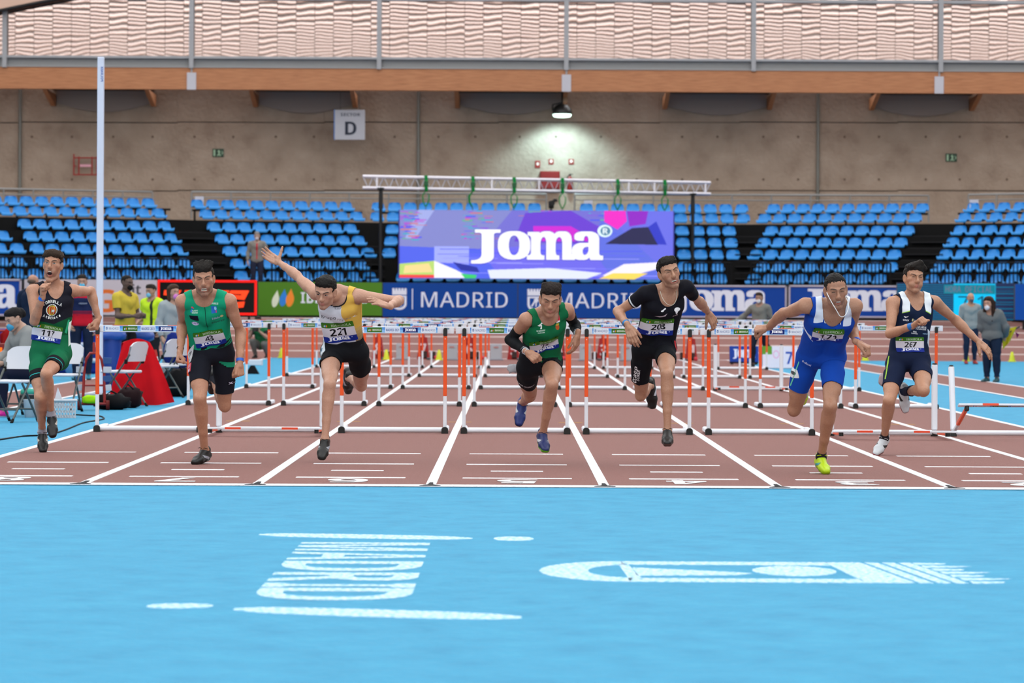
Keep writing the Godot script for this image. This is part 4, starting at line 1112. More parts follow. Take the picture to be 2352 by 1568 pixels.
func bar_print() -> Image:
	var im := new_img(1536, 84, Color(0.86, 0.87, 0.90))
	for k in 5:
		var cols := [Color(0.20, 0.45, 0.80), Color(0.62, 0.80, 0.94)]
		var x0 := 196 + k * 230
		im.fill_rect(Rect2i(x0 - 16, 6, 230, 72), Color(0.66, 0.82, 0.94))
		im.fill_rect(Rect2i(x0 - 16, 6, 14, 72), Color(0.26, 0.52, 0.84)); im.fill_rect(Rect2i(x0 + 192, 6, 20, 72), Color(0.30, 0.56, 0.86))
		im.fill_rect(Rect2i(x0 - 16, 44, 14, 34), Color(0.46, 0.70, 0.91)); im.fill_rect(Rect2i(x0 + 192, 40, 20, 38), Color(0.50, 0.72, 0.92))
		match k:
			0, 4:
				im.fill_rect(Rect2i(x0, 10, 190, 64), Color(0.87, 0.90, 0.94)); crest(im, Rect2(x0 + 12, 22, 24, 38), Color(0.12, 0.30, 0.58), Color(0.87, 0.9, 0.94))
				im.fill_rect(Rect2i(x0 + 46, 24, 2, 36), Color(0.4, 0.5, 0.7)); draw_text(im, "MADRID", Rect2(x0 + 56, 26, 124, 32), Color(0.12, 0.28, 0.55), "Droid Sans", 400)
			1:
				im.fill_rect(Rect2i(x0, 10, 190, 64), Color(0.20, 0.40, 0.07)); drops(im, Vector2(x0 + 24, 40), 17.0); draw_text(im, "IBERDROLA", Rect2(x0 + 68, 30, 112, 24), Color(0.9, 0.93, 0.88), "Droid Sans", 700)
			2:
				im.fill_rect(Rect2i(x0, 10, 190, 64), Color(0.84, 0.89, 0.95)); draw_text(im, "MADRID 2021", Rect2(x0 + 12, 24, 166, 36), Color(0.08, 0.25, 0.55), "Droid Sans", 700)
			3:
				im.fill_rect(Rect2i(x0, 10, 190, 64), Color(0.03, 0.12, 0.42)); draw_logo_word(im, Rect2(x0 + 22, 22, 144, 40), Color(0.94, 0.95, 0.98))
	im.fill_rect(Rect2i(1440, 14, 40, 5), Color(0.1, 0.4, 0.5)); im.fill_rect(Rect2i(1440, 22, 40, 8), Color(0.1, 0.35, 0.4))
	return im

func build_hurdles() -> void:
	var proto := make_hurdle()
	var rows := ["row nearest the finish", "second row from the finish", "middle row", "second row from the start", "row nearest the start"]
	var who := {8: "lane of the shouting runner", 7: "lane of the quiffed runner in green", 6: "lane of the runner in white and yellow", 5: "lane of the runner with arm sleeves", 4: "lane of the runner in black", 3: "lane of the runner in blue", 2: "lane of the runner in navy", 1: "empty lane beside the runner in navy"}
	for r in 5:
		var d := 22.6 + 9.72 + 9.14 * r
		for n in range(-3, 5):
			var lane := 5 - n
			var h: Node3D = proto.duplicate()
			h.name = numbered("hurdle")
			h.position = Vector3(lane_x(n + 0.5), 0.004, -d)
			var fallen := (r == 0 and (lane == 7 or lane == 2)) or (r == 2 and lane == 2)
			if r == 0 and lane == 1:
				h.rotation.x = deg_to_rad(74.0); h.position.y = 0.034
				tag(h, "half fallen hurdle tipping forward, %s, %s" % [rows[r], who[lane]], "hurdle", "hurdles")
			elif fallen:
				h.rotation.x = deg_to_rad(89.0); h.position.y = 0.042
				tag(h, "knocked over hurdle lying flat, %s, %s" % [rows[r], who[lane]], "hurdle", "hurdles")
			else:
				h.rotation.y = 0.012 * sin(n * 2.7 + r * 1.3)
				tag(h, "upright hurdle, %s, %s" % [rows[r], who[lane]], "hurdle", "hurdles")
			add_child(h)
	proto.free()

# ---------------------------------------------------------------- things beside the track
func folding_chair(at: Vector3, turn: float, label: String) -> Node3D:
	# local: sitter looks along +z
	var c := thing("folding_chair", label, "chair", at, turn, "white folding chairs")
	var white := mat(Color(0.80, 0.81, 0.84), 0.4); var grey := mat(Color(0.33, 0.35, 0.34), 0.45, 0.3); var blk := mat(Color(0.05, 0.05, 0.05), 0.6)
	var st := mb(); box(st, Vector3(0, 0.44, 0.03), Vector3(0.40, 0.035, 0.38), Basis.IDENTITY, 0.012); obj("seat", st, white, c)
	st = mb()
	# backrest: bowed sheet with rounded top
	var n := 8
	for i in n:
		for k in 2:
			var q := []
			for s in [[0, 0], [0, 1], [1, 1], [1, 0]]:
				var u: float = float(i + s[0]) / n * 2.0 - 1.0; var v: float = (k + s[1]) / 2.0
				q.append(Vector3(u * 0.205, 0.57 + v * (0.25 - 0.06 * pow(absf(u), 4.0)), -0.20 - 0.05 * v + 0.03 * u * u))
			quad(st, q[0], q[1], q[2], q[3], 1)
			for j in 4: q[j] += Vector3(0, 0, -0.022)
			quad(st, q[3], q[2], q[1], q[0], 1)
	for i in n:
		var u0 := float(i) / n * 2.0 - 1.0; var u1 := float(i + 1) / n * 2.0 - 1.0
		var a := Vector3(u0 * 0.205, 0.82 - 0.06 * pow(absf(u0), 4.0), -0.25 + 0.03 * u0 * u0); var b := Vector3(u1 * 0.205, 0.82 - 0.06 * pow(absf(u1), 4.0), -0.25 + 0.03 * u1 * u1)
		quad(st, a, a + Vector3(0, 0, -0.022), b + Vector3(0, 0, -0.022), b, 2)
	obj("backrest", st, white, c)
	for s: float in [-1.0, 1.0]:
		st = mb(); pipe(st, [Vector3(0.20 * s, 0.0, 0.30), Vector3(0.20 * s, 0.44, -0.05), Vector3(0.20 * s, 0.66, -0.215)], 0.0125, 8); obj("leg", st, grey, c)
		st = mb(); pipe(st, [Vector3(0.185 * s, 0.0, -0.24), Vector3(0.185 * s, 0.3, -0.02), Vector3(0.185 * s, 0.45, 0.10)], 0.0125, 8); obj("leg", st, grey, c)
		st = mb(); tube(st, Vector3(0.2 * s, 0, 0.3), Vector3(0.2 * s, 0.04, 0.27), 0.018, 0.016, 8); obj("foot_cap", st, blk, c)
		st = mb(); tube(st, Vector3(0.185 * s, 0, -0.24), Vector3(0.185 * s, 0.04, -0.21), 0.018, 0.016, 8); obj("foot_cap", st, blk, c)
		st = mb(); box(st, Vector3(0.2 * s, 0.57, -0.16), Vector3(0.03, 0.06, 0.04), Basis.IDENTITY, 0.008); obj("hinge", st, blk, c)
	st = mb(); tube(st, Vector3(-0.185, 0.14, -0.14), Vector3(0.185, 0.14, -0.14), 0.01, 0.01, 6); tube(st, Vector3(-0.2, 0.14, 0.19), Vector3(0.2, 0.14, 0.19), 0.01, 0.01, 6); obj("stretcher", st, grey, c)
	return c

func lump(st: SurfaceTool, c: Vector3, r: Vector3, sd: int, rough := 0.18, n := 16, flatb := true) -> void:
	# a soft uneven bag-like body
	var nz := FastNoiseLite.new(); nz.seed = sd; nz.frequency = 0.9
	var g := []
	for j in n / 2 + 1:
		var row := []
		for i in n + 1:
			var th := TAU * (i % n) / n; var ph := PI * j / (n / 2)
			var d := Vector3(sin(ph) * cos(th), cos(ph), sin(ph) * sin(th))
			var k := 1.0 + rough * nz.get_noise_3dv(d * 1.6) * 2.0
			var p := Vector3(signf(d.x) * pow(absf(d.x), 0.8), signf(d.y) * pow(absf(d.y), 0.7), signf(d.z) * pow(absf(d.z), 0.8)) * k * r
			if flatb: p.y = maxf(p.y, -r.y * 0.92)
			row.append(c + p)
		g.append(row)
	for j in n / 2:
		for i in n: quad(st, g[j][i], g[j][i + 1], g[j + 1][i + 1], g[j + 1][i], 1)

func ground(px: float, d: float) -> Vector3: return Vector3((px - CX) * d / F, 0.0, -d)

func traffic_cone(at: Vector3, h: float, m: Material, label: String, grp: String) -> Node3D:
	var t := thing("marker_cone", label, "cone", at, 0.0, grp)
	var st := mb(); lathe(st, Vector3.ZERO, [Vector2(0.0, h), Vector2(0.022, h), Vector2(0.03, h * 0.97), Vector2(h * 0.3, 0.03)], 14); obj("cone", st, m, t)
	st = mb(); box(st, Vector3(0, 0.015, 0), Vector3(h * 0.72, 0.03, h * 0.72), Basis.IDENTITY, 0.008); obj("base", st, m, t)
	return t

func build_trackside() -> void:
	var st := mb()
	# tall white upright
	var pc := ground(230.5, 45.0); pc.x = W(230.0, 500.0, 45.0).x
	var pole := thing("vault_upright", "tall white vertical post with small blue lettering near its top", "post", Vector3(pc.x, 0, -45))
	var top := W(230, 131, 45.0).y
	st = mb(); box(st, Vector3(0, top * 0.5, 0), Vector3(0.092, top, 0.06), Basis.IDENTITY, 0.008); obj("mast", st, mat(Color(0.80, 0.83, 0.90), 0.4), pole)
	st = mb(); box(st, Vector3(0, 0.03, 0), Vector3(0.5, 0.06, 0.4), Basis.IDENTITY, 0.01); obj("base", st, mat(Color(0.6, 0.62, 0.66), 0.4), pole)
	var tr := text_tris("POLANIK", "Droid Sans", 700); st = mb()
	for i in range(0, tr.size(), 3):
		for k in [0, 2, 1]: st.set_smooth_group(-1); st.add_vertex(Vector3(0.02 + (tr[i + k].y - 0.5) * -0.035, top - 0.34 + tr[i + k].x * 0.036, 0.0315))
	obj("lettering", st, mat(Color(0.02, 0.30, 0.65), 0.5), pole)
	# folding chairs
	folding_chair(ground(28.0, 35.1), PI * 0.86 + PI, "white folding chair with empty seat beside the white basket and buckets")
	folding_chair(ground(70.0, 37.2), 2.9 + PI, "white folding chair on which the seated woman in grey sits")
	folding_chair(ground(142.0, 38.6), PI * 0.95 + PI, "white folding chair standing behind the white basket")
	folding_chair(ground(284.0, 40.9), -2.0, "white folding chair next to the hanging red towel")
	folding_chair(ground(372.0, 45.0), -2.1, "white folding chair with a blue jacket over the next seat")
	folding_chair(ground(412.0, 46.5), -2.4, "white folding chair covered by a blue jacket above a backpack")
	# red towel hung over a chair back
	var rc := ground(318.0, 41.6)
	var tw := thing("red_towel", "large red towel draped down to the floor over a chair back", "towel", rc)
	st = mb()
	var nz := FastNoiseLite.new(); nz.seed = 9; nz.frequency = 2.2
	var nx := 14; var ny := 12
	var g := []
	for j in ny + 1:
		var row := []
		for i in nx + 1:
			var u := float(i) / nx; var v := float(j) / ny
			var wtop := 0.17; var wbot := 0.42
			var w := lerpf(wtop, wbot, pow(v, 0.9)); var cx := lerpf(-0.02, 0.06, v)
			var fold := 0.035 * sin(u * 17.0 + v * 1.5) * (0.25 + v) + 0.03 * nz.get_noise_2d(u * 3.0, v * 3.0)
			var y := 0.85 - v * (0.8 + 0.06 * sin(u * 3.0)) - (0.05 * pow(absf(u * 2.0 - 1.0), 2.0) * (1.0 - v))
			row.append(Vector3(cx + (u * 2.0 - 1.0) * w, y, 0.12 * v + fold))
		g.append(row)
	for j in ny:
		for i in nx:
			quad(st, g[j + 1][i], g[j][i], g[j][i + 1], g[j + 1][i + 1], 1)
			var o := Vector3(0, 0, -0.015)
			quad(st, g[j + 1][i + 1] + o, g[j][i + 1] + o, g[j][i] + o, g[j + 1][i] + o, 1)
	obj("cloth_front", st, mat(Color(0.74, 0.05, 0.10), 0.9), tw)
	st = mb()
	for i in nx:
		quad(st, g[0][i], g[0][i] + Vector3(-0.04, -0.01, -0.10), g[0][i + 1] + Vector3(-0.04, -0.01, -0.10), g[0][i + 1], 1)
		quad(st, g[0][i] + Vector3(-0.04, -0.01, -0.10), g[0][i] + Vector3(-0.10, -0.75, -0.16), g[0][i + 1] + Vector3(-0.05, -0.75, -0.16), g[0][i + 1] + Vector3(-0.04, -0.01, -0.10), 1)
	obj("cloth_back", st, mat(Color(0.72, 0.05, 0.10), 0.9), tw)
	# blue jacket over a chair
	st = mb(); lump(st, Vector3(0, 0.62, 0), Vector3(0.2, 0.26, 0.14), 4, 0.25, 18, false)
	var bj := thing("blue_jacket", "crumpled blue jacket thrown over a folding chair", "jacket", ground(408.0, 46.6))
	obj("body", st, mat(Color(0.02, 0.12, 0.42), 0.8), bj)
	st = mb(); pipe(st, [Vector3(0.12, 0.78, 0.1), Vector3(0.2, 0.6, 0.14), Vector3(0.16, 0.42, 0.16)], 0.06, 8); obj("sleeve", st, mat(Color(0.02, 0.12, 0.42), 0.8), bj)
	# bags
	var bags := [[409.0, 45.6, Vector3(0.21, 0.21, 0.16), Color(0.025, 0.025, 0.04), "black backpack leaning under the folding chair with the blue jacket", 11], [300.0, 40.3, Vector3(0.15, 0.13, 0.15), Color(0.10, 0.015, 0.03), "dark red sports bag under the folding chair by the towel", 12], [262.0, 39.6, Vector3(0.22, 0.10, 0.15), Color(0.03, 0.03, 0.045), "black sports bag lying behind the red trolley", 13], [352.0, 43.3, Vector3(0.12, 0.08, 0.12), Color(0.03, 0.05, 0.12), "small dark blue bag on the floor past the towel", 14]]
	for b in bags:
		var bg := thing("sports_bag", b[4], "bag", ground(b[0], b[1]))
		st = mb(); lump(st, Vector3(0, b[2].y * 0.93, 0), b[2], b[5], 0.2); obj("body", st, mat(b[3], 0.8), bg)
		st = mb(); pipe(st, [Vector3(-b[2].x * 0.5, b[2].y * 1.6, 0.05), Vector3(-0.02, b[2].y * 2.3, 0.08), Vector3(b[2].x * 0.5, b[2].y * 1.6, 0.05)], 0.012, 6); obj("strap", st, mat(Color(0.04, 0.04, 0.05), 0.8), bg)
	# red trolley with lap cards
	var tp := ground(216.0, 39.4)
	var red := mat(Color(0.55, 0.03, 0.03), 0.4)
	var tl := thing("equipment_trolley", "red tubular trolley on wheels with stacked white and blue cards", "trolley", tp, 0.1)
	st = mb(); pipe(st, [Vector3(-0.13, 0.06, 0.05), Vector3(-0.115, 0.45, 0), Vector3(-0.09, 0.62, -0.02), Vector3(-0.045, 0.69, -0.02), Vector3(0.045, 0.69, -0.02), Vector3(0.09, 0.62, -0.02), Vector3(0.125, 0.45, 0), Vector3(0.135, 0.06, 0.05)], 0.017, 8); obj("frame", st, red, tl)
	st = mb(); tube(st, Vector3(0, 0.69, -0.02), Vector3(0, 0.82, -0.04), 0.016, 0.016, 8); obj("handle", st, red, tl)
	st = mb(); tube(st, Vector3(-0.17, 0.075, 0.06), Vector3(0.17, 0.075, 0.06), 0.017, 0.017, 8); tube(st, Vector3(-0.12, 0.3, 0.02), Vector3(0.12, 0.3, 0.02), 0.012, 0.012, 8); obj("axle", st, red, tl)
	for s: float in [-1.0, 1.0]:
		st = mb(); tube(st, Vector3(0.172 * s, 0.06, 0.06) - Vector3(0.02, 0, 0), Vector3(0.172 * s, 0.06, 0.06) + Vector3(0.02, 0, 0), 0.06, 0.06, 16); obj("wheel", st, mat(Color(0.36, 0.08, 0.07), 0.6), tl)
	for k in 4:
		for s: float in [-1.0, 1.0]:
			st = mb(); box(st, Vector3(0.165 * s, 0.60 - 0.11 * k, -0.02 + 0.03 * s), Vector3(0.1, 0.075, 0.035), Basis(Vector3.BACK, 0.05 * (k - 1)), 0.004); obj("card_stack", st, mat([Color(0.75, 0.76, 0.80), Color(0.20, 0.32, 0.52)][(k + int(s)) & 1], 0.6), tl)
	st = mb(); lump(st, Vector3(0, 0.13, 0.03), Vector3(0.1, 0.05, 0.06), 31, 0.2); var hv := obj("hi_vis_vest", st, mat(Color(0.62, 0.85, 0.04), 0.7), self, tp + Vector3(-0.02, 0.0, 0.1)); tag(hv, "bright yellow green vest bundled on the red trolley", "vest")
	# basket and buckets
	var bk := thing("plastic_basket", "white plastic basket with rows of square holes", "basket", ground(148.0, 36.5), 0.15)
	var wh := mat(Color(0.76, 0.78, 0.80), 0.45)
	st = mb()
	for side in 4:
		var b := Basis(Vector3.UP, side * PI / 2)
		var hw := 0.125 if side % 2 == 0 else 0.09; var dz := 0.09 if side % 2 == 0 else 0.125
		for k in 4: box(st, b * Vector3(0, 0.02 + 0.052 * k, dz), Vector3(hw * 2.0, 0.022, 0.008), b)
		for k in 9: box(st, b * Vector3(-hw + hw * 0.25 * k, 0.1, dz), Vector3(0.013, 0.2, 0.008), b)
	var bs := obj("lattice", st, wh, bk); bs.set_meta("kind", "stuff")
	st = mb(); box(st, Vector3(0, 0.008, 0), Vector3(0.25, 0.016, 0.18)); obj("bottom", st, wh, bk)
	st = mb()
	for q in [[Vector3(0, 0.2, 0.1), Vector3(0.29, 0.025, 0.03)], [Vector3(0, 0.2, -0.1), Vector3(0.29, 0.025, 0.03)], [Vector3(0.135, 0.2, 0), Vector3(0.03, 0.025, 0.22)], [Vector3(-0.135, 0.2, 0), Vector3(0.03, 0.025, 0.22)]]: box(st, q[0], q[1], Basis.IDENTITY, 0.006)
	obj("rim", st, wh, bk)
	st = mb(); extrude(st, PackedVector2Array([Vector2(-0.06, 0), Vector2(0.07, 0), Vector2(-0.01, 0.2)]), 0.02, Transform3D(Basis.IDENTITY, Vector3(-0.06, 0.14, 0.0)))
	var cd := obj("white_card", st, mat(Color(0.82, 0.83, 0.86), 0.6), self, bk.position); tag(cd, "white pointed card sticking out of the plastic basket", "card")
	st = mb(); lathe(st, Vector3.ZERO, [Vector2(0, 0), Vector2(0.06, 0), Vector2(0.075, 0.2), Vector2(0.08, 0.205), Vector2(0.07, 0.2), Vector2(0.056, 0.01)], 16)
	var bu := thing("bucket", "plain white bucket beside the plastic basket", "bucket", ground(70.0, 36.6)); obj("body", st, wh, bu)
	st = mb(); pipe(st, [Vector3(-0.08, 0.2, 0), Vector3(-0.05, 0.26, 0.04), Vector3(0.05, 0.26, 0.04), Vector3(0.08, 0.2, 0)], 0.005, 6); obj("handle", st, mat(Color(0.5, 0.5, 0.52), 0.4, 0.5), bu)
	# mint storage box with red clip, on a chair-high crate
	var sb := thing("storage_box", "dark storage box with mint green lid behind the buckets", "box", ground(66.0, 39.8))
	st = mb(); box(st, Vector3(0, 0.09, 0), Vector3(0.2, 0.18, 0.16), Basis.IDENTITY, 0.015); obj("body", st, mat(Color(0.06, 0.09, 0.1), 0.5), sb)
	st = mb(); lump(st, Vector3(0, 0.2, 0), Vector3(0.1, 0.05, 0.08), 41, 0.05); obj("lid", st, mat(Color(0.12, 0.60, 0.52), 0.5), sb)
	# blue bins
	for q in [[259.0, 50.5, 0.13, 1.0, "blue round bin with a plastic cover behind the red trolley"], [322.0, 51.5, 0.14, 0.98, "blue round bin between the yellow shirt and the towel"]]:
		var bn := thing("blue_bin", q[4], "bin", ground(q[0], q[1]))
		st = mb(); lathe(st, Vector3.ZERO, [Vector2(0, 0), Vector2(q[2], 0), Vector2(q[2] * 1.08, 0.4), Vector2(q[2] * 1.1, q[3] * 0.8)], 16); obj("drum", st, mat(Color(0.03, 0.22, 0.55), 0.5), bn)
		st = mb(); lump(st, Vector3(0, q[3] * 0.82, 0), Vector3(q[2] * 1.6, 0.1, q[2] * 1.3), 51, 0.15); obj("cover", st, mat(Color(0.06, 0.28, 0.62), 0.4), bn)
	# striped cone
	var sc := thing("traffic_cone", "red and white striped traffic cone behind the folding chairs", "cone", ground(357.0, 52.0))
	for k in 5:
		st = mb(); var r0 := 0.13 - 0.022 * k; lathe(st, Vector3(0, 0.03 + 0.11 * k, 0), [Vector2(r0, 0), Vector2(r0 - 0.022, 0.11)], 14); obj("band", st, mat([Color(0.75, 0.12, 0.06), Color(0.85, 0.84, 0.84)][k % 2], 0.5), sc)
	st = mb(); box(st, Vector3(0, 0.015, 0), Vector3(0.34, 0.03, 0.34)); obj("base", st, mat(Color(0.6, 0.1, 0.06), 0.5), sc)
	# vaulting mats
	var mt := thing("landing_mat", "thick blue landing mat with white piping behind the seated woman", "mat", ground(60.0, 62.0))
	st = mb(); box(st, Vector3(0, 0.42, 0), Vector3(2.9, 0.84, 1.6), Basis.IDENTITY, 0.05); obj("foam_block", st, mat(Color(0.07, 0.17, 0.50), 0.7), mt)
	for y: float in [0.25, 0.55]:
		st = mb(); tube(st, Vector3(-1.45, y, 0.82), Vector3(1.45, y, 0.82), 0.045, 0.045, 8); obj("piping", st, mat(Color(0.75, 0.78, 0.84), 0.6), mt)
	for q in [[170.0, 58.5, 0.4, "crumpled clear plastic sheet beside the man in red"]]:
		st = mb(); lump(st, Vector3(0, 0.3, 0), Vector3(0.13, 0.32, 0.12), 71, 0.3); var ps := obj("plastic_sheet", st, mat(Color(0.42, 0.58, 0.75), 0.25), self, ground(q[0], q[1])); tag(ps, q[3], "sheet")
	# red lap display at the edge
	var ld := thing("lap_display", "red cased lap display with glowing amber figures", "display", ground(-14.0, 39.0))
	st = mb(); box(st, Vector3(0, 0.5, 0), Vector3(0.28, 0.62, 0.1), Basis.IDENTITY, 0.01); obj("case", st, mat(Color(0.45, 0.04, 0.03), 0.5), ld)
	st = mb(); tube(st, Vector3(-0.1, 0, 0), Vector3(-0.1, 0.2, 0), 0.02, 0.02, 8); tube(st, Vector3(0.1, 0, 0), Vector3(0.1, 0.2, 0), 0.02, 0.02, 8); obj("legs", st, red, ld)
	var am := StandardMaterial3D.new(); am.albedo_color = Color(0.3, 0.1, 0); am.emission_enabled = true; am.emission = Color(1.0, 0.42, 0.08); am.emission_energy_multiplier = 1.2
	st = mb(); box(st, Vector3(0.09, 0.66, 0.055), Vector3(0.04, 0.2, 0.01), Basis.IDENTITY, 0.003); obj("lit_figure", st, am, ld)
	# cable
	st = mb()
	var pts := []
	for q in [[-60.0, 1017.0], [0.0, 1011.0], [55.0, 1003.0], [110.0, 1000.0], [150.0, 989.0], [190.0, 973.0], [222.0, 967.0], [240.0, 963.0], [232.0, 957.0], [200.0, 955.0], [165.0, 953.0]]:
		var d: float = F * EYE / (q[1] - (q[0] - CX) * ROLL - CY)
		pts.append(ground(q[0], d) + Vector3(0, 0.008, 0))
	var smooth := []
	for i in pts.size() - 1:
		for k in 4:
			var p0: Vector3 = pts[maxi(i - 1, 0)]; var p3: Vector3 = pts[mini(i + 2, pts.size() - 1)]
			smooth.append(pts[i].cubic_interpolate(pts[i + 1], p0, p3, k / 4.0))
	pipe(st, smooth, 0.008, 6); var cb := obj("cable", st, mat(Color(0.03, 0.03, 0.035), 0.6), self); tag(cb, "black cable snaking over the blue floor by the basket", "cable")
	# speaker box by the kneeling photographer
	var wb := thing("white_box", "white equipment box on a dark wedge stand at the track edge", "box", ground(582.0, 62.0))
	st = mb(); box(st, Vector3(0.05, 0.22, 0), Vector3(0.26, 0.11, 0.2), Basis.IDENTITY, 0.01); obj("box", st, mat(Color(0.80, 0.83, 0.87), 0.5), wb)
	st = mb(); extrude(st, PackedVector2Array([Vector2(-0.14, 0.0), Vector2(0.12, 0.0), Vector2(0.02, 0.17), Vector2(-0.04, 0.17)]), 0.16, Transform3D.IDENTITY); obj("stand", st, mat(Color(0.04, 0.05, 0.07), 0.6), wb)
	# far end: lane markers, starting blocks, speaker boards, cones
	var xs := [869.0, 973.0, 1079.0, 1180.0, 1286.0, 1385.0, 1487.0, 1588.0]
	for i in 8:
		var lm := thing("lane_marker", "red lane marker box with white figure %s behind its starting block" % ["eight", "seven", "six", "five", "four", "three", "two", "one"][i], "marker", ground(xs[i], 81.9), 0.0, "lane markers at the start")
		st = mb()
		var p := PackedVector2Array([Vector2(-0.16, 0), Vector2(0.16, 0), Vector2(0.09, 0.56), Vector2(-0.09, 0.56)])
		extrude(st, p, 0.22, Transform3D.IDENTITY); obj("body", st, mat(Color(0.62, 0.035, 0.03), 0.5), lm)
		flat_text(lm, "figure", str(8 - i), Vector3(0, 0.26, 0.112), 0.28, 0.15, mat(Color(0.85, 0.78, 0.8), 0.5))
		st = mb(); tube(st, Vector3(0, 0.56, 0), Vector3(0, 0.64, 0), 0.045, 0.03, 8); obj("knob", st, mat(Color(0.62, 0.16, 0.16), 0.5), lm)
		var sbk := thing("starting_block", "dark starting block in front of the lane marker with figure %s" % ["eight", "seven", "six", "five", "four", "three", "two", "one"][i], "starting block", ground(xs[i] + (12.0 if i < 4 else -8.0), 80.9), 0.0, "starting blocks")
		st = mb(); box(st, Vector3(0, 0.03, 0), Vector3(0.09, 0.05, 0.8), Basis.IDENTITY, 0.008); obj("rail", st, mat(Color(0.3, 0.3, 0.32), 0.4, 0.5), sbk)
		for s: float in [-1.0, 1.0]:
			st = mb(); box(st, Vector3(0.11 * s, 0.12, -0.1 + 0.22 * s), Vector3(0.13, 0.2, 0.06), Basis(Vector3.RIGHT, -0.6), 0.01); obj("foot_plate", st, mat(Color(0.16, 0.07, 0.06), 0.6), sbk)
		st = mb(); lump(st, Vector3(0.19, 0.06, 0.2), Vector3(0.05, 0.05, 0.05), 80 + i, 0.05, 10, false); obj("sensor", st, mat(Color(0.80, 0.25, 0.30), 0.6), sbk)
	var i := 0
	for px: float in [924.0, 1038.0, 1140.0, 1345.0, 1440.0, 1240.0]:
		var sp := thing("speaker_board", "pale grey start speaker panel between lane markers %s" % ["eight and seven", "seven and six", "six and five", "four and three", "three and two", "five and four"][i], "panel", ground(px, 80.4), 0.0, "start speaker panels")
		st = mb(); box(st, Vector3(0, 0.21, 0), Vector3(0.29, 0.4, 0.14), Basis(Vector3.RIGHT, -0.08), 0.015); obj("panel", st, mat(Color(0.62, 0.63, 0.66), 0.5), sp)
		st = mb(); box(st, Vector3(0, 0.02, 0.02), Vector3(0.36, 0.04, 0.24), Basis.IDENTITY, 0.01); obj("foot", st, mat(Color(0.5, 0.5, 0.54), 0.5), sp)
		st = mb(); box(st, Vector3(0, 0.33, 0.085), Vector3(0.12, 0.025, 0.01)); obj("label_strip", st, mat(Color(0.7, 0.4, 0.36), 0.5), sp)
		i += 1
	var yel := mat(Color(0.78, 0.80, 0.10), 0.5)
	i = 0
	for q in [[647.0, 82.4], [888.0, 80.2], [1009.0, 80.2], [1988.0, 82.8], [2325.0, 82.3], [2220.0, 82.6]]:
		traffic_cone(ground(q[0], q[1]), 0.26, yel, "small yellow cone %s" % ["by the kneeling photographer at the bend", "beside lane marker eight", "beside lane marker seven", "at the foot of the bend by the far lanes", "past the woman with long hair", "at the feet of the man in the grey hoodie"][i], "yellow cones")
		i += 1
	# A-boards on the infield
	var jb := new_img(256, 128, Color(0.05, 0.22, 0.58)); draw_logo_word(jb, Rect2(30, 26, 196, 76), Color(0.82, 0.86, 0.94))
	var ab := board("floor_board", 1676, 1742, 793, 832, 76.0, jb, "leaning blue sponsor board behind the walking official's legs", "board")
	ab.rotation.x = -0.35
	var ib := new_img(256, 160, Color(0.84, 0.84, 0.90)); ib.fill_rect(Rect2i(0, 0, 70, 60), Color(0.36, 0.58, 0.18)); draw_text(ib, "7", Rect2(170, 40, 50, 90), Color(0.15, 0.30, 0.65)); draw_poly(ib, ell(100, 60, 24, 30, 16), Color(0.86, 0.66, 0.80)); draw_poly(ib, ell(100, 60, 17, 22, 16), Color(0.84, 0.84, 0.9))
	var wbd := board("floor_board", 1751, 1832, 794, 846, 71.0, ib, "white floor board with green corner in front of the walking official", "board")
	wbd.rotation.x = -0.2
	# red coat heap on the far barrier
	st = mb(); lump(st, Vector3(0, 0.62, 0), Vector3(0.28, 0.3, 0.16), 91, 0.25, 16, false)
	var rc2 := thing("red_coat", "red coat slung over a low barrier behind the seated woman", "coat", ground(38.0, 55.0)); obj("body", st, mat(Color(0.58, 0.04, 0.04), 0.8), rc2)
	st = mb(); tube(st, Vector3(-0.3, 0, 0), Vector3(-0.3, 0.85, 0), 0.02, 0.02, 8); tube(st, Vector3(0.3, 0, 0), Vector3(0.3, 0.85, 0), 0.02, 0.02, 8); tube(st, Vector3(-0.3, 0.85, 0), Vector3(0.3, 0.85, 0), 0.02, 0.02, 8); obj("barrier_rail", st, red, rc2)

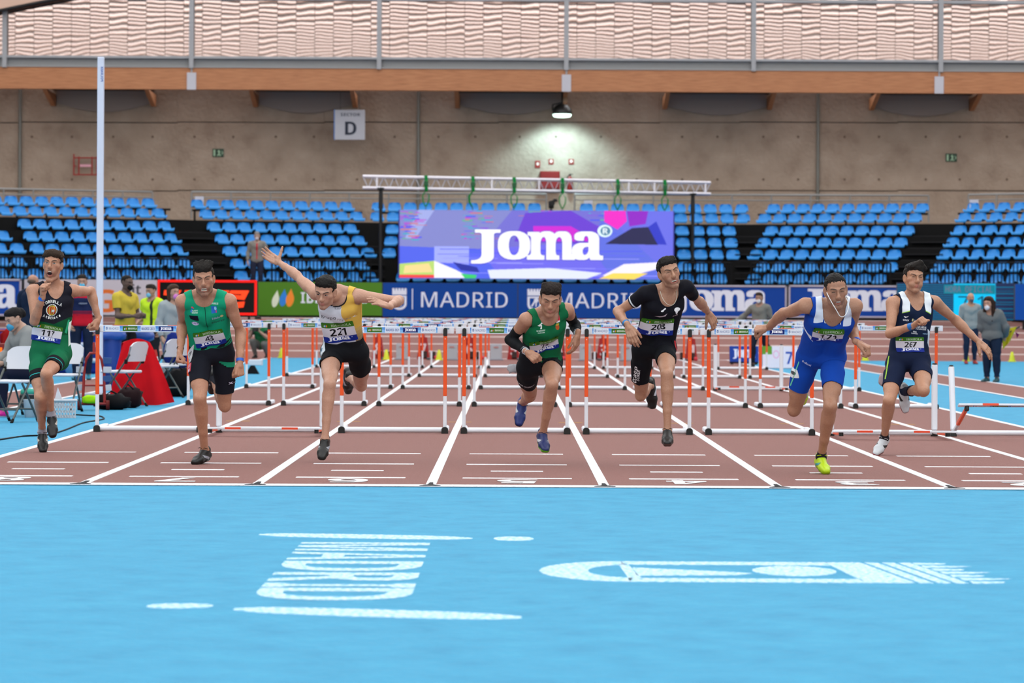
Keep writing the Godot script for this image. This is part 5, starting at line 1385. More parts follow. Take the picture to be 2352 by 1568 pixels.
# ---------------------------------------------------------------- figures: a blob field meshed as one skin
# a primitive is [a, b, ra, rb, part] (tapered capsule) or [centre, Vector3 radii, Basis, part] (ellipsoid)
func net(P: Array, N: Array, h: float, k: float) -> Array:
	var m := maxf(3.2 / k, h * 2.8)
	var lo := Vector3(1e9, 1e9, 1e9); var hi := -lo
	for p in P:
		if p.size() == 5:
			var r: float = maxf(p[2], p[3])
			var rv := Vector3(r, r, r)
			lo = lo.min(p[0] - rv).min(p[1] - rv); hi = hi.max(p[0] + rv).max(p[1] + rv)
		else:
			var r: float = maxf(p[1].x, maxf(p[1].y, p[1].z)); var rv := Vector3(r, r, r)
			lo = lo.min(p[0] - rv); hi = hi.max(p[0] + rv)
	var pad := Vector3(m, m, m) + Vector3(h, h, h) * 2.0
	lo -= pad; hi += pad
	var nx := int((hi.x - lo.x) / h) + 2; var ny := int((hi.y - lo.y) / h) + 2; var nz := int((hi.z - lo.z) / h) + 2
	var S := PackedFloat32Array(); S.resize(nx * ny * nz)
	for neg in 2:
		for p in (P if neg == 0 else N):
			var cap: bool = p.size() == 5
			var a: Vector3 = p[0]
			var r: float; var pl: Vector3; var ph: Vector3
			var mm := m if neg == 0 else m * 1.5
			if cap:
				r = maxf(p[2], p[3]) + mm
				pl = a.min(p[1]) - Vector3(r, r, r); ph = a.max(p[1]) + Vector3(r, r, r)
			else:
				r = maxf(p[1].x, maxf(p[1].y, p[1].z)) + mm
				pl = a - Vector3(r, r, r); ph = a + Vector3(r, r, r)
			var x0 := maxi(0, int((pl.x - lo.x) / h)); var x1 := mini(nx - 1, int((ph.x - lo.x) / h) + 1)
			var y0 := maxi(0, int((pl.y - lo.y) / h)); var y1 := mini(ny - 1, int((ph.y - lo.y) / h) + 1)
			var z0 := maxi(0, int((pl.z - lo.z) / h)); var z1 := mini(nz - 1, int((ph.z - lo.z) / h) + 1)
			if cap:
				var ba: Vector3 = p[1] - a
				var il := 1.0 / maxf(ba.length_squared(), 1e-9)
				var ra: float = p[2]; var dr: float = p[3] - p[2]
				var ub := ba.normalized(); var qa := 1.0 - ub.x * ub.x
				for iz in range(z0, z1 + 1):
					for iy in range(y0, y1 + 1):
						var at := (iz * ny + iy) * nx
						var q := Vector3(lo.x, lo.y + iy * h, lo.z + iz * h) - a
						var qx := q.x
						var xa := x0; var xb := x1
						if qa > 0.02:
							# where this row comes near the bone's line
							var dd := q.y * ub.y + q.z * ub.z
							var hb := ub.x * dd
							var disc := hb * hb - qa * (q.y * q.y + q.z * q.z - dd * dd - r * r)
							if disc <= 0.0: continue
							disc = sqrt(disc)
							xa = maxi(x0, int(((hb - disc) / qa - qx) / h)); xb = mini(x1, int(((hb + disc) / qa - qx) / h) + 1)
						for ix in range(xa, xb + 1):
							q.x = qx + ix * h
							var t := clampf(q.dot(ba) * il, 0.0, 1.0)
							var d := (q - ba * t).length() - ra - dr * t
							if d < mm:
								if neg == 0: S[at + ix] += exp(-k * d)
								else: S[at + ix] = 1.0 / (1.0 / maxf(S[at + ix], 1e-6) + exp(-k * d))
			else:
				var inv: Basis = p[2].inverse(); var rr: Vector3 = p[1]
				var sc := Vector3(1.0 / rr.x, 1.0 / rr.y, 1.0 / rr.z)
				for iz in range(z0, z1 + 1):
					for iy in range(y0, y1 + 1):
						var at := (iz * ny + iy) * nx
						var q := Vector3(lo.x, lo.y + iy * h, lo.z + iz * h) - a
						var qx := q.x
						for ix in range(x0, x1 + 1):
							q.x = qx + ix * h
							var u := (inv * q) * sc
							var l := u.length()
							# first-order distance
							var d := (l - 1.0) * l / maxf((u * sc).length(), 1e-6)
							if d < mm:
								if neg == 0: S[at + ix] += exp(-k * d)
								else: S[at + ix] = 1.0 / (1.0 / maxf(S[at + ix], 1e-6) + exp(-k * d))
	var V := PackedVector3Array(); var I := PackedInt32Array()
	var id := PackedInt32Array(); id.resize(nx * ny * nz); id.fill(-1)
	var sy := nx; var sz := nx * ny
	var off := [0, 1, sy, sy + 1, sz, sz + 1, sz + sy, sz + sy + 1]
	var ea := [0, 2, 4, 6, 0, 1, 4, 5, 0, 1, 2, 3]; var eb := [1, 3, 5, 7, 2, 3, 6, 7, 4, 5, 6, 7]
	var cor := [Vector3(0, 0, 0), Vector3(1, 0, 0), Vector3(0, 1, 0), Vector3(1, 1, 0), Vector3(0, 0, 1), Vector3(1, 0, 1), Vector3(0, 1, 1), Vector3(1, 1, 1)]
	for iz in nz - 1:
		for iy in ny - 1:
			var at := (iz * ny + iy) * nx
			for ix in nx - 1:
				var i := at + ix
				var s0 := S[i]
				if s0 == 0.0: continue
				var b0 := s0 > 1.0
				var same := (S[i + 1] > 1.0) == b0 and (S[i + sy] > 1.0) == b0 and (S[i + sz] > 1.0) == b0 and (S[i + sy + 1] > 1.0) == b0 and (S[i + sz + 1] > 1.0) == b0 and (S[i + sz + sy] > 1.0) == b0 and (S[i + sz + sy + 1] > 1.0) == b0
				if same: continue
				var c := Vector3.ZERO; var n := 0
				for e in 12:
					var fa := S[i + off[ea[e]]]; var fb := S[i + off[eb[e]]]
					if (fa > 1.0) != (fb > 1.0):
						var la := log(maxf(fa, 1e-4)); var lb := log(maxf(fb, 1e-4))
						c += cor[ea[e]].lerp(cor[eb[e]], la / (la - lb)); n += 1
				id[i] = V.size()
				V.append(lo + (Vector3(ix, iy, iz) + c / n) * h)
				if (S[i + 1] > 1.0) != b0 and iy > 0 and iz > 0: _face(I, id[i - sy - sz], id[i - sz], id[i], id[i - sy], b0)
				if (S[i + sy] > 1.0) != b0 and ix > 0 and iz > 0: _face(I, id[i - 1 - sz], id[i - 1], id[i], id[i - sz], b0)
				if (S[i + sz] > 1.0) != b0 and ix > 0 and iy > 0: _face(I, id[i - 1 - sy], id[i - sy], id[i], id[i - 1], b0)
	return [V, I]

func _face(I: PackedInt32Array, a: int, b: int, c: int, d: int, solid_first: bool) -> void:
	if mini(mini(a, b), mini(c, d)) < 0: return
	if solid_first: I.append_array(PackedInt32Array([a, c, b, a, d, c]))
	else: I.append_array(PackedInt32Array([a, b, c, a, c, d]))

func norms(V: PackedVector3Array, I: PackedInt32Array) -> PackedVector3Array:
	var N := PackedVector3Array(); N.resize(V.size())
	for i in range(0, I.size(), 3):
		var a := I[i]; var b := I[i + 1]; var c := I[i + 2]
		var n := (V[c] - V[a]).cross(V[b] - V[a])
		N[a] += n; N[b] += n; N[c] += n
	for i in N.size(): N[i] = N[i].normalized()
	return N

func amesh(V: PackedVector3Array, I: PackedInt32Array, N: PackedVector3Array, C := PackedColorArray(), U := PackedVector2Array()) -> ArrayMesh:
	var arr := []; arr.resize(Mesh.ARRAY_MAX)
	arr[Mesh.ARRAY_VERTEX] = V; arr[Mesh.ARRAY_NORMAL] = N; arr[Mesh.ARRAY_INDEX] = I
	if C.size(): arr[Mesh.ARRAY_COLOR] = C
	if U.size(): arr[Mesh.ARRAY_TEX_UV] = U
	var m := ArrayMesh.new()
	if V.size() and I.size(): m.add_surface_from_arrays(Mesh.PRIMITIVE_TRIANGLES, arr)
	return m

# a garment: the part of the skin where g > 0, lifted by off, with its cut edge folded down to the skin
func patch(V: PackedVector3Array, I: PackedInt32Array, N: PackedVector3Array, g: PackedFloat32Array, off: float, U := PackedVector2Array(), wrinkle := 0.0, sd := 1) -> ArrayMesh:
	var ov := PackedVector3Array(); var on := PackedVector3Array(); var ou := PackedVector2Array(); var oi := PackedInt32Array()
	var map := PackedInt32Array(); map.resize(V.size()); map.fill(-1)
	var uv := U.size() > 0
	var nz := FastNoiseLite.new(); nz.seed = sd; nz.frequency = 9.0; nz.fractal_octaves = 2
	var cutmap := {}
	for i in range(0, I.size(), 3):
		var t := [I[i], I[i + 1], I[i + 2]]
		var c := int(g[t[0]] > 0.0) + int(g[t[1]] > 0.0) + int(g[t[2]] > 0.0)
		if c == 0: continue
		var poly: Array[int] = []; var cuts := []
		for e in 3:
			var a: int = t[e]; var b: int = t[(e + 1) % 3]
			if g[a] > 0.0:
				if map[a] < 0:
					map[a] = ov.size()
					var lift := off + (wrinkle * nz.get_noise_3d(V[a].x, V[a].y * 0.6, V[a].z) if wrinkle > 0.0 else 0.0)
					ov.append(V[a] + N[a] * lift); on.append(N[a])
					if uv: ou.append(U[a])
				poly.append(map[a])
			if (g[a] > 0.0) != (g[b] > 0.0):
				var key := mini(a, b) * 200003 + maxi(a, b)
				if not cutmap.has(key):
					var f := g[a] / (g[a] - g[b])
					var p := V[a].lerp(V[b], f); var n := N[a].lerp(N[b], f).normalized()
					cutmap[key] = ov.size()
					ov.append(p + n * off); on.append(n)
					if uv: ou.append(U[a].lerp(U[b], f))
					ov.append(p - n * 0.002); on.append(n)
					if uv: ou.append(U[a].lerp(U[b], f))
				poly.append(cutmap[key]); cuts.append(cutmap[key])
		for k in range(1, poly.size() - 1): oi.append_array(PackedInt32Array([poly[0], poly[k], poly[k + 1]]))
		if cuts.size() == 2:
			oi.append_array(PackedInt32Array([cuts[0], cuts[0] + 1, cuts[1] + 1, cuts[0], cuts[1] + 1, cuts[1]]))
	return amesh(ov, oi, on, PackedColorArray(), ou)

# ---------------------------------------------------------------- the skeleton
# joints are photograph places; depth follows from the known length of each bone
const LEN := {"spine": 0.53, "uarm": 0.30, "farm": 0.265, "thigh": 0.445, "shank": 0.44, "foot": 0.2}

func reach(from: Vector3, px: float, py: float, length: float, sgn: float) -> Vector3:
	# the point on the sight line through (px, py) that lies length away from `from`, nearer (+) or farther (-)
	var o := Vector3(0, EYE, 0); var d := (W(px, py, 30.0) - o).normalized()
	var b := d.dot(o - from); var c := (o - from).length_squared() - length * length
	var q := b * b - c
	if q <= 0.0:
		var p := o - d * b
		return p
	var t := -b - signf(sgn) * sqrt(q) * absf(sgn)
	return o + d * t

func limb(P: Array, a: Vector3, b: Vector3, prof: Array, part: int, side := Vector3.ZERO) -> void:
	# prof: [t, radius, offset along side]
	for i in prof.size() - 1:
		var p: Vector3 = a.lerp(b, prof[i][0]) + side * prof[i][2]; var q: Vector3 = a.lerp(b, prof[i + 1][0]) + side * prof[i + 1][2]
		P.append([p, q, prof[i][1], prof[i + 1][1], part])

func bend_front(hip: Vector3, knee: Vector3, ankle: Vector3, fallback: Vector3) -> Vector3:
	var ax := (ankle - hip).normalized()
	var v := (knee - hip) - ax * (knee - hip).dot(ax)
	var f := fallback - ax * fallback.dot(ax)
	return (v * 4.0 + f.normalized() * 0.25).normalized()

func figure(j: Dictionary, o: Dictionary) -> Dictionary:
	# j: joints pel neck sha shb ela elb wra wrb hia hib kna knb ana anb toa tob head ; o: build options
	var k: float = o.get("bulk", 1.0)
	var up: Vector3 = (j.neck - j.pel).normalized()
	var right: Vector3 = (j.shb - j.sha); right = (right - up * right.dot(up)).normalized()
	var fwd := right.cross(up)
	var pr: Vector3 = (j.hib - j.hia); pr = (pr - up * pr.dot(up)).normalized()
	var pf := pr.cross(up)
	var L: float = (j.neck - j.pel).length()
	var P := []
	var hbase: Vector3 = j.head - o.hup * 0.055
	var at := func(v: float, x: float, z: float) -> Vector3: return j.pel + up * (L * v) + right.lerp(pr, clampf(1.0 - v * 1.6, 0, 1)).normalized() * x + fwd * z
	for s: float in [-1.0, 1.0]:
		P.append([at.call(0.80, 0.075 * s * k, -0.012), at.call(0.42, 0.062 * s * k, 0.0), 0.098 * k, 0.088 * k, 0])
		P.append([at.call(0.42, 0.06 * s * k, 0.0), at.call(0.1, 0.06 * s * k, -0.005), 0.088 * k, 0.098 * k, 0])
		P.append([at.call(0.76, 0.045 * s, 0.062), at.call(0.79, 0.105 * s, 0.045), 0.05 * k, 0.045 * k, 0])
		P.append([at.call(0.86, 0.06 * s, -0.06), at.call(0.6, 0.08 * s, -0.05), 0.06 * k, 0.06 * k, 0])
	P.append([at.call(0.9, 0.0, 0.0), at.call(0.7, 0.0, 0.03), 0.075 * k, 0.08 * k, 0])
	P.append([j.hia.lerp(j.hib, 0.12) + up * 0.035, j.hia.lerp(j.hib, 0.88) + up * 0.035, 0.095 * k, 0.095 * k, 0])
	for s in [["a", -1.0], ["b", 1.0]]:
		var n: String = s[0]; var sg: float = s[1]; var si := 0 if n == "a" else 1
		var SH: Vector3 = j["sh" + n]; var EL: Vector3 = j["el" + n]; var WR: Vector3 = j["wr" + n]
		var HI: Vector3 = j["hi" + n]; var KN: Vector3 = j["kn" + n]; var AN: Vector3 = j["an" + n]
		P.append([j.neck + up * 0.035 - fwd * 0.02, SH + up * 0.012 - fwd * 0.012, 0.043 * k, 0.04 * k, 0])
		P.append([at.call(0.9, 0.03 * sg, 0.045), SH - right * sg * 0.03 + fwd * 0.02, 0.03, 0.042 * k, 0])
		P.append([HI - pf * 0.055 - up * 0.01, HI - pf * 0.045 - up * 0.06, 0.078 * k, 0.07 * k, 0])
		var bf := bend_front(SH, EL, WR, -fwd)
		var arm := (EL - SH).normalized()
		P.append([SH + right * sg * 0.006 * k, SH.lerp(EL, 0.34) + right * sg * 0.006, 0.052 * k, 0.036 * k, 2 + si])
		limb(P, SH, EL, [[0.0, 0.044 * k, 0.0], [0.5, 0.036 * k, -0.002], [1.0, 0.034 * k, 0.0]], 2 + si, bf)
		P.append([SH + fwd * 0.016 + right * sg * 0.012, SH.lerp(EL, 0.42) + fwd * 0.006, 0.038 * k, 0.026 * k, 2 + si])
		P.append([SH - fwd * 0.02 + right * sg * 0.01, SH.lerp(EL, 0.4) - fwd * 0.006, 0.036 * k, 0.024 * k, 2 + si])
		P.append([SH.lerp(EL, 0.42) - bf * 0.021, SH.lerp(EL, 0.72) - bf * 0.019, 0.034 * k, 0.03 * k, 2 + si])
		P.append([SH.lerp(EL, 0.25) + bf * 0.015, SH.lerp(EL, 0.62) + bf * 0.017, 0.031 * k, 0.026 * k, 2 + si])
		P.append([at.call(0.62, 0.105 * sg, 0.01), at.call(0.45, 0.098 * sg, 0.02), 0.05 * k, 0.045 * k, 0])
		P.append([j.neck + right * sg * 0.03 + fwd * 0.035 - up * 0.005, SH + fwd * 0.03 - right * sg * 0.03, 0.013, 0.014, 0])
		P.append([hbase + right * sg * 0.045, j.neck + right * sg * 0.012 + fwd * 0.045 - up * 0.01, 0.014, 0.012, 1])
		limb(P, EL, WR, [[0.0, 0.035 * k, 0.0], [0.28, 0.037 * k, 0.003], [0.7, 0.028 * k, 0.0], [1.0, 0.0235 * k, 0.0]], 4 + si, bf)
		var fs := (WR - EL).cross(bf).normalized()
		P.append([EL - fs * 0.01, EL.lerp(WR, 0.42) - fs * 0.014, 0.03 * k, 0.022 * k, 4 + si])
		P.append([EL + fs * 0.012, EL.lerp(WR, 0.38) + fs * 0.013 - bf * 0.006, 0.029 * k, 0.022 * k, 4 + si])
		# leg
		var fr := bend_front(HI, KN, AN, pf)
		limb(P, HI, KN, [[-0.02, 0.086 * k, 0.0], [0.35, 0.07 * k, 0.0], [0.7, 0.052 * k, 0.0], [1.0, 0.046 * k, 0.0]], 6 + si, fr)
		P.append([HI.lerp(KN, 0.22) + fr * 0.036, HI.lerp(KN, 0.76) + fr * 0.03, 0.052 * k, 0.036 * k, 6 + si])
		P.append([HI.lerp(KN, 0.3) + fr * 0.008 + pr * sg * 0.038, HI.lerp(KN, 0.68) + fr * 0.01 + pr * sg * 0.034, 0.05 * k, 0.036 * k, 6 + si])
		P.append([HI.lerp(KN, 0.3) - fr * 0.025, HI.lerp(KN, 0.75) - fr * 0.018, 0.06 * k, 0.042 * k, 6 + si])
		P.append([HI.lerp(KN, 0.68) + fr * 0.014 - pr * sg * 0.026, HI.lerp(KN, 0.87) + fr * 0.016 - pr * sg * 0.027, 0.036 * k, 0.029 * k, 6 + si])
		P.append([HI.lerp(KN, 0.55) + fr * 0.012 + pr * sg * 0.03, HI.lerp(KN, 0.86) + fr * 0.014 + pr * sg * 0.022, 0.038 * k, 0.026 * k, 6 + si])
		P.append([KN + fr * 0.022, KN.lerp(AN, 0.04) + fr * 0.022, 0.033 * k, 0.03 * k, 8 + si])
		P.append([KN.lerp(AN, 0.1) + fr * 0.016, KN.lerp(AN, 0.17) + fr * 0.014, 0.022 * k, 0.024 * k, 8 + si])
		P.append([KN.lerp(AN, 0.15) - fr * 0.014 + pr * sg * 0.02, KN.lerp(AN, 0.45) - fr * 0.012 + pr * sg * 0.016, 0.032 * k, 0.024 * k, 8 + si])
		P.append([KN.lerp(AN, 0.15) - fr * 0.018 - pr * sg * 0.02, KN.lerp(AN, 0.42) - fr * 0.016 - pr * sg * 0.018, 0.034 * k, 0.026 * k, 8 + si])
		P.append([AN - fr * 0.004 + pr * sg * 0.02, AN - fr * 0.004 - pr * sg * 0.02, 0.017, 0.017, 8 + si])
		limb(P, KN, AN, [[0.0, 0.048 * k, 0.0], [0.28, 0.042 * k, 0.0], [0.65, 0.032 * k, 0.0], [1.0, 0.028 * k, 0.0]], 8 + si, fr)
		P.append([KN.lerp(AN, 0.12) - fr * 0.022, KN.lerp(AN, 0.38) - fr * 0.03, 0.038 * k, 0.034 * k, 8 + si])
		P.append([KN.lerp(AN, 0.42) - fr * 0.026, KN.lerp(AN, 0.85) - fr * 0.012, 0.037 * k, 0.018, 8 + si])
		var ft := foot_frame(AN, j["to" + n], KN, fr)
		P.append([AN, AN - ft[2] * 0.045 + ft[1] * 0.02, 0.03, 0.028, 10 + si])
	# neck
	var hb: Vector3 = j.head
	P.append([j.neck - fwd * 0.012, hb - o.hup * 0.05 - o.hfwd * 0.02, 0.056 * k, 0.053, 1])
	P.append([j.neck + fwd * 0.02, hb - o.hup * 0.06 + o.hfwd * 0.02, 0.03, 0.03, 1])
	var h: float = o.get("cell", 0.0105)
	var r := net(P, [], h, o.get("k", 150.0))
	var V: PackedVector3Array = r[0]; var I: PackedInt32Array = r[1]
	var N := norms(V, I)
	# soft weights of the body parts
	var nv := V.size()
	var Wt := []
	for q in 12:
		var w := PackedFloat32Array(); w.resize(nv); Wt.append(w)
	for p in P:
		var a: Vector3 = p[0]; var ba: Vector3 = p[1] - a; var il := 1.0 / maxf(ba.length_squared(), 1e-9)
		var ra: float = p[2]; var dr: float = p[3] - p[2]; var w: PackedFloat32Array = Wt[p[4]]
		var mid := a + ba * 0.5; var rad := ba.length() * 0.5 + maxf(p[2], p[3]) + 0.06; rad *= rad
		for i in nv:
			var q := V[i]
			if mid.distance_squared_to(q) > rad: continue
			q -= a
			var t := clampf(q.dot(ba) * il, 0.0, 1.0)
			var d := (q - ba * t).length() - ra - dr * t
			w[i] += exp(-70.0 * d)
		Wt[p[4]] = w
	for i in nv:
		var s := 1e-9
		for q in 12: s += Wt[q][i]
		for q in 12: Wt[q][i] /= s
	return {"V": V, "I": I, "N": N, "W": Wt, "j": j, "up": up, "right": right, "fwd": fwd, "pr": pr, "pf": pf, "L": L, "o": o, "name": o.get("name", "person")}

func foot_frame(AN: Vector3, TO: Vector3, KN: Vector3, fr: Vector3) -> Array:
	# [side, forward, up] of the foot
	var d := (TO - AN).normalized()
	var su := (KN - AN).normalized()
	var n := su - d * su.dot(d)
	if n.length() < 0.25: n = fr * -1.0 - d * (fr * -1.0).dot(d)
	n = n.normalized()
	var a := 0.3
	var fwd := (d * cos(a) + n * sin(a)).normalized()
	var up := (n * cos(a) - d * sin(a)).normalized()
	return [fwd.cross(up), fwd, up]

func tcoord(b: Dictionary, p: Vector3) -> Vector3:
	var q: Vector3 = p - b.j.pel
	return Vector3(q.dot(b.right), q.dot(b.up), q.dot(b.fwd))

# g of a top: hem and neckline in metres along the trunk, armhole radius, sleeve as share of the upper arm (and of the forearm past 1)
func top_g(b: Dictionary, hem: float, arm_r: float, neck_a: float, neck_f: float, neck_b: float, sleeve := 0.0, vneck := 0.0) -> PackedFloat32Array:
	var V: PackedVector3Array = b.V; var Wt: Array = b.W
	var g := PackedFloat32Array(); g.resize(V.size())
	var L: float = b.L; var j: Dictionary = b.j
	for i in V.size():
		var p := V[i]; var c := tcoord(b, p)
		var y := c.y
		var v := y - hem
		var f := smoothstep(-0.03, 0.05, c.z)
		var dep := lerpf(neck_b, neck_f, f)
		var ax := neck_a
		var dy := minf(0.0, y - L - 0.02)
		var e := Vector2(c.x / ax, dy / dep)
		var ne := (e.length() if vneck <= 0.0 else absf(e.x) + absf(e.y) * 0.92) - 1.0
		v = minf(v, ne * minf(ax, dep) * 0.7)
		v -= Wt[1][i] * 0.12
		var wa: float = Wt[2][i] + Wt[4][i]; var wb: float = Wt[3][i] + Wt[5][i]
		if sleeve <= 0.0:
			for s in [j.sha, j.shb]: v = minf(v, (p - s).length() - arm_r)
			v = minf(v, (0.42 - wa - wb) * 0.1)
		else:
			for s in [["a", wa], ["b", wb]]:
				if s[1] > 0.02:
					var n: String = s[0]
					var u: Vector3 = j["el" + n] - j["sh" + n]
					var t: float = (p - j["sh" + n]).dot(u) / u.length_squared()
					var w5: float = Wt[4 if n == "a" else 5][i]
					if sleeve <= 1.0: v = minf(v, lerpf(0.2, (sleeve - t) * u.length(), s[1]) - w5 * 0.3 * float(sleeve < 0.9))
					else:
						var u2: Vector3 = j["wr" + n] - j["el" + n]
						var t2: float = (p - j["el" + n]).dot(u2) / u2.length_squared()
						v = minf(v, lerpf(0.2, (sleeve - 1.0 - t2) * u2.length(), w5))
		v = minf(v, (0.62 - Wt[6][i] - Wt[7][i] - (Wt[8][i] + Wt[9][i] + Wt[10][i] + Wt[11][i]) * 4.0) * 0.12)
		g[i] = v
	return g

func shorts_g(b: Dictionary, waist: float, hem_a: float, hem_b: float, tilt := 0.0) -> PackedFloat32Array:
	var V: PackedVector3Array = b.V; var Wt: Array = b.W; var j: Dictionary = b.j
	var g := PackedFloat32Array(); g.resize(V.size())
	for i in V.size():
		var p := V[i]; var c := tcoord(b, p)
		var v: float = lerpf(0.3, waist - c.y, clampf((Wt[0][i] + Wt[1][i]) * 1.6, 0, 1))
		for s in [["a", 6, hem_a], ["b", 7, hem_b]]:
			var n: String = s[0]
			var u: Vector3 = j["kn" + n] - j["hi" + n]
			var t: float = (p - j["hi" + n]).dot(u) / u.length_squared()
			var w: float = clampf((Wt[s[1]][i] + Wt[s[1] + 2][i] + Wt[s[1] + 4][i]) * 2.2, 0, 1)
			if s[2] > 1.0:
				var u2: Vector3 = j["an" + n] - j["kn" + n]
				var t2: float = (p - j["kn" + n]).dot(u2) / u2.length_squared()
				v = minf(v, lerpf(0.3, (s[2] - 1.0 - t2) * u2.length(), clampf(Wt[s[1] + 2][i] + Wt[s[1] + 4][i], 0, 1)))
			else:
				v = minf(v, lerpf(0.3, (s[2] - t) * u.length(), w))
		v -= (Wt[2][i] + Wt[3][i] + Wt[4][i] + Wt[5][i]) * 0.4
		g[i] = v
	return g

func limb_g(b: Dictionary, from: String, to: String, part: int, t0: float, t1: float) -> PackedFloat32Array:
	# a band round a limb between two shares of its length
	var V: PackedVector3Array = b.V; var g := PackedFloat32Array(); g.resize(V.size())
	var a: Vector3 = b.j[from]; var u: Vector3 = b.j[to] - a
	var wp: PackedFloat32Array = b.W[part]; var wf: PackedFloat32Array = b.W[mini(part + 2, 11)]
	var shin := part >= 8 and part <= 9
	for i in V.size():
		var w := wp[i]
		if shin: w += wf[i]
		if w < 0.05:
			g[i] = -0.045
			continue
		var t: float = (V[i] - a).dot(u) / u.length_squared()
		g[i] = minf(minf(t - t0, t1 - t) * u.length(), (w - 0.5) * 0.1)
	return g

func front_uv(b: Dictionary) -> PackedVector2Array:
	var U := PackedVector2Array(); U.resize(b.V.size())
	for i in b.V.size():
		var c := tcoord(b, b.V[i])
		U[i] = Vector2(0.5 + c.x / 0.56, 0.5 - (c.y - b.L * 0.5) / 0.70)
	return U

# a rectangle of print laid on the body round `o`, axes u (right) and v (up)

func decal(b: Dictionary, called: String, o: Vector3, u: Vector3, v: Vector3, w: float, h: float, off: float, m: Material, parent: Node, r := 0.0) -> void:
	var V: PackedVector3Array = b.V; var N: PackedVector3Array = b.N
	var g := PackedFloat32Array(); g.resize(V.size())
	var U := PackedVector2Array(); U.resize(V.size())
	u = u.normalized(); v = (v - u * v.dot(u)).normalized()
	var n := u.cross(v)
	var rad := pow(maxf(w, h) * 0.75 + 0.17, 2.0)
	for i in V.size():
		var q := V[i] - o
		if q.length_squared() > rad:
			g[i] = -0.05
			continue
		var x := q.dot(u); var y := q.dot(v); var z := q.dot(n)
		U[i] = Vector2(0.5 + x / w, 0.5 - y / h)
		var e := minf(w * 0.5 - absf(x), h * 0.5 - absf(y))
		if r > 0.0: e = (1.0 - Vector2(x / (w * 0.5), y / (h * 0.5)).length()) * minf(w, h) * 0.5
		e = minf(e, (N[i].dot(n) + 0.1) * 0.1)
		e = minf(e, 0.16 - absf(z))
		g[i] = e
	mi(called, patch(V, b.I, N, g, off, U), m, parent)

# ---------------------------------------------------------------- hands, heads, shoes
func hand(dst: Dictionary, wr: Vector3, dir: Vector3, palm: Vector3, side: float, curl: Array, thumb: Array, col: Color, cell := 0.0042, scale := 1.0) -> void:
	# dir: wrist to knuckles; palm: out of the palm; side: +1 when the thumb lies along dir x palm
	var d := dir.normalized(); var n := (palm - d * palm.dot(d)).normalized(); var s := d.cross(n) * side
	var P := []
	var sc := scale
	P.append([wr - d * 0.02, wr + d * 0.025 * sc, 0.024, 0.025, 0])
	var kn := []
	for f in 4:
		# index nearest the thumb
		var x: float = [0.030, 0.010, -0.010, -0.028][f] * sc
		var l: float = [0.088, 0.092, 0.087, 0.079][f] * sc
		var base := wr + d * 0.02 + s * x * 0.6
		var k := wr + d * l + s * x - n * 0.003
		P.append([base, k, 0.0155 * sc, 0.0125 * sc, 0])
		kn.append(k)
	P.append([wr + d * 0.03 * sc + s * 0.02 * sc + n * 0.008, wr + d * 0.055 * sc + s * 0.026 * sc + n * 0.009, 0.016 * sc, 0.013 * sc, 0])
	for f in 4:
		var a := 0.0; var p: Vector3 = kn[f]
		var lens: Array = [[0.043, 0.026, 0.022], [0.048, 0.03, 0.023], [0.044, 0.028, 0.023], [0.035, 0.021, 0.02]][f]
		var sp: float = [0.08, 0.02, -0.04, -0.12][f] * curl[3]
		for q in 3:
			a += curl[q] * (1.0 + 0.06 * f)
			var dd := (d * cos(a) + n * sin(a) + s * sp * cos(a)).normalized()
			var e: Vector3 = p + dd * lens[q] * sc
			P.append([p, e, (0.0098 - 0.0008 * q) * sc, (0.0091 - 0.0009 * q) * sc, 0])
			p = e
	# thumb leaves the side of the palm near its root
	var tp := wr + d * 0.026 * sc + s * 0.024 * sc + n * 0.006
	var ta: float = thumb[0]; var tc: float = thumb[1]
	for q in 3:
		var dd := (d * cos(ta) + s * sin(ta) * (1.0 - tc * 0.6) + n * (0.25 + tc * 0.7) * (0.6 + 0.4 * q)).normalized()
		var e: Vector3 = tp + dd * [0.042, 0.032, 0.026][q] * sc
		P.append([tp, e, [0.0145, 0.0115, 0.0105][q] * sc, [0.0115, 0.0105, 0.0085][q] * sc, 0])
		tp = e; ta -= tc * 0.75
	var r := net(P, [], cell, 420.0 if cell < 0.006 else 250.0)
	join(dst, r[0], r[1], col, 0.03)

func join(dst: Dictionary, V: PackedVector3Array, I: PackedInt32Array, col: Color, vary := 0.0) -> void:
	# append to the figure's one skin
	var o: int = dst.SV.size()
	dst.SV.append_array(V); dst.SN.append_array(norms(V, I))
	var c := PackedColorArray(); c.resize(V.size()); c.fill(col)
	dst.SC.append_array(c)
	var J := PackedInt32Array(); J.resize(I.size())
	for i in I.size(): J[i] = I[i] + o
	dst.SI.append_array(J)

